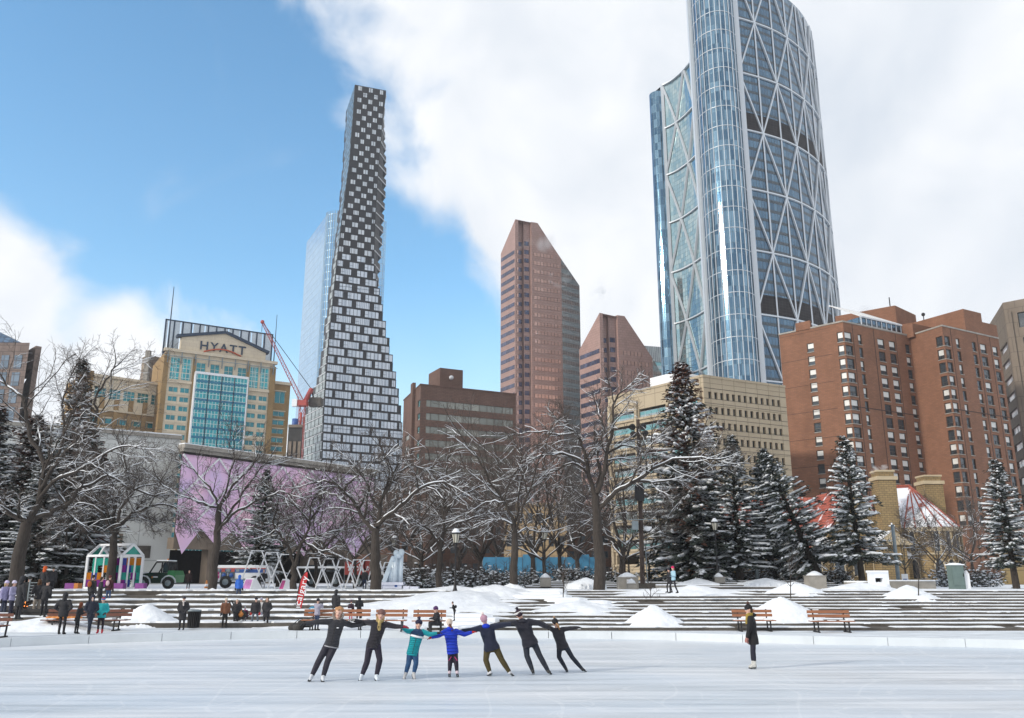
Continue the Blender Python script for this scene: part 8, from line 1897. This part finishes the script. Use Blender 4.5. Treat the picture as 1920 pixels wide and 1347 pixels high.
sk('tall skater in a dark quilted jacket and black and white pompom hat, back turned', pj(Y, head=(974, 1153.5), neck=(978.5, 1164), shL=(968, 1169), shR=(991, 1166), elL=(951, 1170.5), haL=(934, 1172), elR=(1010, 1168.5), haR=(1026, 1177), hipL=(986, 1206), hipR=(1000, 1203), knL=(988, 1230), knR=(1012, 1230), anL=(998, 1256), anR=(1027, 1257), toeL=(999, 1260, .13), toeR=(1031, 1261, .12), ),
   1.03, (-.25, 1, 0), dict(jacket=((.042, .042, .058), 10), pants=(.022, .026, .038), fit=1.15, slim=1.14, hat=(.03, .018, .028), pom=(.018, .014, .025), brim=(.6, .6, .6), hood=(.024, .024, .034), hoodup=False, boots=(.05, .05, .05), gloves=BLK, len=.06))
Y = Yat(1261)
sk('smaller skater in dark padded vest and black hat at the right end of the line', pj(Y, head=(1041.5, 1168.5), neck=(1044, 1178), shL=(1038, 1182), shR=(1054, 1180.5), elL=(1026, 1175), haL=(1018, 1168.5), elR=(1069, 1178.5), haR=(1083, 1177), hipL=(1049, 1213), hipR=(1060, 1211), knL=(1048, 1232), knR=(1073, 1233), anL=(1061, 1254), anR=(1091, 1254), toeL=(1062, 1257, .12), toeR=(1096, 1257, .08)),
   .88, (-.15, 1, 0), dict(jacket=((.050, .047, .058), 10), pants=(.02, .024, .036), fit=1.12, slim=1.08, hat=(.015, .015, .018), pom=(.28, .19, .13), tail=(.35, .2, .1), boots=(.04, .04, .045), gloves=BLK, len=.05))
Y = Yat(1254.5)
person('lone adult skater in black with striped mittens, facing left on the right side', pj(Y, head=(1403.5, 1143), neck=(1406.5, 1153.5), shL=(1407, 1160, .17), shR=(1407.5, 1160, -.17), elL=(1405, 1178, .2), haL=(1400.5, 1196, .1), elR=(1404.5, 1178, -.2), haR=(1401.5, 1197, -.15), hipL=(1412, 1198, .08), hipR=(1412, 1198, -.08), knL=(1411, 1222, .08), knR=(1412.5, 1222, -.08), anL=(1412.5, 1246, .09), anR=(1415, 1246.5, -.08), toeL=(1405.5, 1250, .09), toeR=(1408, 1250.5, -.08)),
       1.02, (-1, -.12, 0), dict(jacket=((.016, .016, .018), 0), pants=(.018, .018, .03), hat=(.015, .014, .016), pom=(.10, .05, .04), hood=(.016, .016, .018), hoodup=False, hair=(.05, .03, .02), scarf=(.30, .22, .05), goggles=1, boots=(.50, .50, .48), gloves=(.35, .16, .14), len=.12, slim=1.05), hero=True, skates=True)

# spectators: joints from a few poses
def stand(px, py, ptop, z, yaw, pose='down', lean=0, seat=0, stance=.10, step=0, arms=None):
    b = onz(px, py, z); t = atY(px, ptop, b.y); h = t.z-b.z; k = h/1.80
    f = Vector((math.sin(yaw), -math.cos(yaw), 0)); r = Vector((f.y, -f.x, 0))*-1   # person's frame
    P_ = lambda x, y, zz: b+r*x*k+f*y*k+Vector((0, 0, zz*k))
    J = dict(head=P_(lean*.2, lean*.9+.02, 1.60), neck=P_(0, lean*.75, 1.45), shL=P_(-.19, lean*.7, 1.38), shR=P_(.19, lean*.7, 1.38), hipL=P_(-.09, 0, .90), hipR=P_(.09, 0, .90), knL=P_(-stance, .03+step, .48), knR=P_(stance, .03-step*.4, .48), anL=P_(-stance, step*1.1, .09), anR=P_(stance, -step*1.1, .09), toeL=P_(-stance*1.2, .15+step*1.1, .04), toeR=P_(stance*1.2, .15-step*1.1, .04))
    A = dict(down=((-.25, 0, 1.10), (-.25, .06, .84)), pocket=((-.28, -.03, 1.10), (-.17, .12, .98)), bent=((-.26, .0, 1.10), (-.12, .25, 1.15)), raise_=((-.27, .12, 1.22), (-.10, .26, 1.45)), hips=((-.36, -.08, 1.12), (-.2, .02, .98)))[pose]
    for s, sg in (('L', 1), ('R', -1)): J['el'+s] = P_(A[0][0]*sg, A[0][1]+lean*.5, A[0][2]); J['ha'+s] = P_(A[1][0]*sg, A[1][1]+lean*.4, A[1][2])
    if seat:
        for s, sg in (('L', -1), ('R', 1)): J['hip'+s] = P_(.09*sg, -.05, .50*1); J['kn'+s] = P_(.10*sg, .36, .50); J['an'+s] = P_(.09*sg, .34, .09); J['toe'+s] = P_(.09*sg, .48, .04); J['sh'+s] = P_(.18*sg, .0, .98); J['el'+s] = P_(.24*sg, .08, .72); J['ha'+s] = P_(.06*sg, .26, .74)
        J['neck'] = P_(0, 0, 1.05); J['head'] = P_(0, .05, 1.20)
    return J, k, f
TOPZ = Z1
def spec(label, px, py, pt, z, yaw, c, pose='down', group='people watching round the rink', **kw):
    hk = {a: kw[a] for a in ('lean', 'seat', 'stance', 'step') if a in kw}; J, k, f = stand(px, py, pt, z, yaw, pose, **hk)
    if hk.get('seat'): k = kw.get('k', 1.0)
    return person(label, J, k, f, c, group=group, vox=.03)
N_ = BLK; PLAT = ZA+.35
D = lambda **k: dict(dict(jacket=(N_, 0), pants=(.02, .02, .024)), **k)
pi = math.pi
spec('blond spectator in a lilac jacket and pale lavender cap at the left edge', 3, 1160, 1086, PLAT, 1.4, D(jacket=((.32, .30, .48),), hat=(.55, .48, .68), hair=(.42, .30, .15), hairlen=.2, pants=(.05, .06, .09)))
spec('spectator in a pale violet jacket and white cap beside the one at the left edge', 17, 1160, 1086, PLAT, 1.7, D(jacket=((.30, .29, .44),), hat=(.62, .58, .72), hair=(.10, .06, .04), pants=(.03, .03, .05)), 'bent')
spec('tall person in a black hooded coat left of the fire', 32, 1162, 1078, PLAT, 2.6, D(hood=N_, len=.3))
spec('person in black standing behind the fire with the back turned', 47, 1150, 1078, PLAT+.1, 3.0, D(jacket=((.014, .014, .016),), hat=(.02, .02, .02), pants=(.06, .055, .055)))
spec('person in a black jacket and pale beige trousers right of the fire', 66, 1158, 1083, PLAT, -2.4, D(pants=(.30, .26, .22), hair=(.08, .04, .02), hairlen=.12), 'bent')
spec('person all in black with the back turned, just right of the fire pit', 79, 1160, 1084, PLAT, 2.9, D(hat=(.015, .015, .015)), 'pocket', lean=.08)
spec('person in black with a bright orange hood up on the snowbank behind the fire', 78, 1118, 1060, TOPZ-.3, 2.9, D(hood=(.65, .12, .03)))
spec('person in dark clothes standing by the spruce right of the orange hood', 95, 1112, 1062, TOPZ-.1, .4, D(hat=(.03, .03, .02)))
spec('large person in a black hooded coat at the long bench, seen from behind', 114, 1190, 1109, ZA, pi, D(hood=N_, len=.14, slim=1.2), 'hips')
spec('person in black with a rust brown fur hood bending over the long bench', 142, 1189, 1128, ZA, 2.6, D(hood=(.16, .05, .025), len=.2), 'bent', lean=.16)
spec('person in a dark navy coat and white face mask with crossed skates', 166, 1190, 1113, ZA, .5, D(jacket=((.02, .024, .04),), hood=(.02, .024, .04), mask=(.6, .6, .6), len=.16, pants=(.02, .026, .045)), 'pocket', stance=.03, step=.12)
spec('child in a turquoise parka with a red and blue striped hat and red boots', 187, 1188, 1118, ZA, .2, D(jacket=((.02, .33, .36),), hat=(.38, .03, .05), pom=(.1, .2, .55), brim=(.08, .25, .55), mask=(.5, .45, .45), pants=(.02, .014, .02), boots=(.40, .015, .03), len=.12, slim=1.15), 'pocket')
spec('person in black carrying an orange bag, below the glass house', 168, 1140, 1076, Z1-.75, 2.8, D(hat=(.03, .02, .02), bag=(.35, .10, .03)))
spec('person in dark charcoal beside the trunk below the glass house', 184, 1142, 1079, Z1-.75, 2.2, D(jacket=((.022, .022, .026),), hair=(.05, .03, .02), len=.2), 'bent')
spec('person in a red and dark coat and jeans holding a pink heart shaped bag', 201, 1132, 1077, Z1-.6, 3.0, D(jacket=((.06, .02, .025),), hat=(.10, .02, .02), pants=(.03, .06, .13), bag=(.60, .42, .44)))
spec('person in black with blue trouser stripes at the glass house door', 248, 1104, 1062, TOPZ, 3.1, D(hair=(.03, .02, .015), pants=(.02, .04, .10)))
spec('shorter person in black left of the one at the glass house door', 236, 1104, 1068, TOPZ, 2.5, D(hair=(.03, .02, .015)))
spec('person in a dark coat with red boots in the garage entrance', 352, 1106, 1068, TOPZ, .6, D(jacket=((.03, .018, .018),), hair=(.18, .12, .10), boots=(.2, .02, .02), len=.2))
spec('person in a long black coat, pale scarf and black hat beside the litter bin', 340, 1182, 1116, ZA, .1, D(hat=(.04, .04, .05), scarf=(.55, .50, .48), len=.32, slim=1.1), 'pocket')
spec('person in a rust brown jacket and cream hat by the black pushchair', 420, 1178, 1119, ZA, .5, D(jacket=((.16, .07, .04),), hat=(.60, .54, .46), pants=(.02, .02, .02)))
spec('person in a black coat with fair hair behind the pushchair', 441, 1177, 1122, ZA, .1, D(hair=(.32, .24, .15), len=.3), 'pocket')
spec('small child in a plum snowsuit with a bright pink scarf', 457, 1176, 1136, ZA, .2, D(jacket=((.09, .018, .05),), hat=(.45, .45, .48), scarf=(.6, .08, .3), pants=(.25, .22, .24), slim=1.15))
spec('person in a black top and grey jeans holding red skates', 477, 1177, 1118, ZA, .1, D(hat=(.02, .02, .03), pants=(.10, .12, .15), gloves=(.4, .02, .02), slim=1.1), stance=.16)
spec('person in a white jacket and patterned leggings behind the one in grey jeans', 487, 1173, 1119, ZA, -.3, D(jacket=((.50, .50, .50),), hat=(.35, .34, .45), pants=(.30, .32, .42)))
spec('person in a black parka with a fur hood at the right of the group', 498, 1177, 1118, ZA, -.1, D(fur=(.16, .12, .09), hair=(.04, .03, .02), len=.24, slim=1.1), 'pocket')
spec('person in a bright blue hoodie climbing the steps with the back turned', 446, 1127, 1077, Z1-.5, pi, D(jacket=((.03, .12, .48),), hood=(.03, .12, .48), pants=(.045, .06, .10)), 'down', step=.1)
spec('person in black with pale grey trousers standing on the top step by the signs', 492, 1113, 1066, Z1-.3, .2, D(pants=(.34, .34, .37), hair=(.03, .02, .02)), 'bent')
spec('person in silver grey jacket and jeans with back turned, left of the first skater', 593, 1183, 1120, ZA, 2.6, D(jacket=((.30, .29, .36),), hat=(.02, .02, .03), pants=(.025, .045, .10), slim=1.1), 'raise_')
spec('tall person in a black hooded coat on the steps above the first skater', 628, 1165, 1104, ZA+.25, 2.7, D(hood=N_, hoodup=True, len=.25))
spec('child with a hot pink pompom hat and dark coat between the first two skaters', 657, 1166, 1124, ZA+.25, 2.9, D(hat=(.05, .02, .04), pom=(.85, .10, .40), pants=(.45, .02, .05), len=.18, jacket=((.03, .015, .025),)))
spec('adult in black beside the child with the hot pink pompom', 672, 1170, 1116, ZA+.2, -2.6, D(hood=N_, len=.2), 'bent')
spec('person in black and jeans standing inside the lattice on the upper level', 683, 1106, 1065, TOPZ, 3.0, D(pants=(.02, .03, .06), hat=(.02, .02, .02)))
spec('person in a black jacket and purple hat sitting on the orange bench facing left', 818, 1186, 1122, ZA, -1.2, D(hat=(.08, .03, .11), jacket=((.02, .02, .024),)), 'bent', seat=1, k=1.0)
spec('dark figure with a backpack bending forward on the snow drift', 852, 1165, 1126, ZA+.45, -1.35, D(hair=(.015, .014, .014), bag=(.02, .02, .025), jacket=((.013, .013, .015),)), 'bent', lean=.2)
spec('walker in a light blue jacket with a hot pink hat on the upper level', 1264, 1113, 1060, Z1-.05, -1.3, D(jacket=((.32, .50, .60),), hat=(.62, .02, .12), tail=(.3, .2, .1), pants=(.02, .02, .028)), 'bent', step=.2)
spec('companion in black walking beside the light blue jacket', 1256, 1112, 1064, Z1-.05, -1.3, D(hat=(.03, .03, .04)), 'bent', step=.12)
# pushchair, bag, spare skates
def pushchair():
    b = onz(447, 1177, ZA); r = thing('pushchair', tuple(b), 'black pushchair with a small yellow and orange seat liner among the group by the steps', 'pushchair'); x, y, z = b; m_ = MB(); m_.bar((x-.1, y, z+.3), (x-.55, y+.1, z+1.15), .05); m_.bar((x-.1, y+.5, z+.3), (x-.55, y+.5, z+1.15), .05); m_.bar((x-.55, y+.1, z+1.15), (x-.55, y+.5, z+1.15), .05); m_.bar((x-.45, y, z+.15), (x+.35, y, z+.55), .05); m_.bar((x-.45, y+.5, z+.15), (x+.35, y+.5, z+.55), .05); m_.build('frame', 'black', r)
    m_ = MB(); m_.ell((x-.05, y+.25, z+.55), (.32, .24, .22), 12, 8); m_.ell((x-.2, y+.25, z+.85), (.22, .24, .3), 12, 8); blob('hood_and_seat', m_, .03, 'gdark', r); m_ = MB(); m_.ell((x+.06, y+.03, z+.56), (.12, .12, .12), 10, 8); m_.ell((x+.02, y+.05, z+.74), (.07, .07, .08), 10, 8); blob('seat_liner', m_, .025, 'pos', r)
    for a, q in ((-.45, 0), (.35, 0), (-.45, .5), (.35, .5)): wheel(r, (x+a, y+q, z+.13), .13, .06)
pushchair()
def bag(px0, px1, py, label, seed):
    a = onz(px0, py, ZA); b = onz(px1, py, ZA); rs = random.Random(seed); m_ = MB(); 
    for i in range(6): t = i/5; p = a.lerp(b, t); m_.ell(p+Vector((0, rs.uniform(-.1, .2), .10+.14*t*rs.random()+(.14 if i > 2 else 0))), (.24, .2, .12+.08*rs.random()), 10, 8)
    r = thing('sports_bag', tuple(a), label, 'bag'); blob('bag_body', m_, .03, 'gdark', r, 1); z = MB(); c = a.lerp(b, .5); z.tube([c+Vector((-.25, -.1, .3)), c+Vector((0, -.12, .5)), c+Vector((.25, -.1, .32))], .02, 6); z.build('strap', 'black', r)
bag(549, 578, 1182, 'heap of black sports bags and skates under the feather flag', 5)
m_ = MB(); c = onz(584, 1179, ZA); m_.ell(c+UP*.75, (.2, .15, .2), 10, 8); o = blob('tote_bag', m_, .03, 'pos' if 0 else 'blue', None); o.name = 'tote_bag'; tag(o, 'bright blue bag on the bench beside the silver grey jacket', 'bag')
m_ = MB(); c = onz(100, 1182, ZA)
for i in range(7): m_.ell(onz(88+i*9, 1183, ZA)+Vector((0, .1, .52)), (.2, .14, .07), 8, 6)
o = blob('blanket', m_, .03, 'yel' if 0 else 'pos', None); tag(o, 'crumpled mustard yellow blanket lying on the long shade-darkened bench', 'blanket')
# white marquee edge at the far left
a = atY(12, 1085, 58); r = thing('marquee', (a.x, 58, Z1), 'white tent side cut by the left edge behind the people in caps', 'tent'); m_ = MB(); zt = atY(12, 1033, 58).z; m_.box(a.x-6, a.x, 58, 61, Z1, zt); m_.build('side_wall', 'white', r); m_ = MB(); m_.hexa([(a.x-6.1, 57.9, zt), (a.x+.1, 57.9, zt), (a.x+.1, 61.1, zt), (a.x-6.1, 61.1, zt), (a.x-3.2, 59.4, zt+.9), (a.x-2.9, 59.4, zt+.9), (a.x-2.9, 59.6, zt+.9), (a.x-3.2, 59.6, zt+.9)]); m_.build('roof', 'white', r)
m_ = MB(); m_.box(-420, 420, -60, 560, -1.2, 262); hz = m_.build('added_haze', 'snow'); hm_, N, L, P = newmat('dark_lifting_haze'); N.remove(P); out = [n for n in N if n.type == 'OUTPUT_MATERIAL'][0]  # thin volume added to lift the dark tones; softens distant towers too
pv = N.new('ShaderNodeVolumePrincipled'); pv.inputs['Color'].default_value = (.90, .94, 1, 1); pv.inputs['Density'].default_value = .00014; L.new(pv.outputs[0], out.inputs['Volume']); hz.data.materials.clear(); hz.data.materials.append(hm_); tag(hz, None, None, None, 'stuff')
for o in bpy.data.objects:
    if 'used' in o: del o['used']
print('OBJECTS', len(bpy.data.objects), 'POLYS', sum(len(m.polygons) for m in bpy.data.meshes))
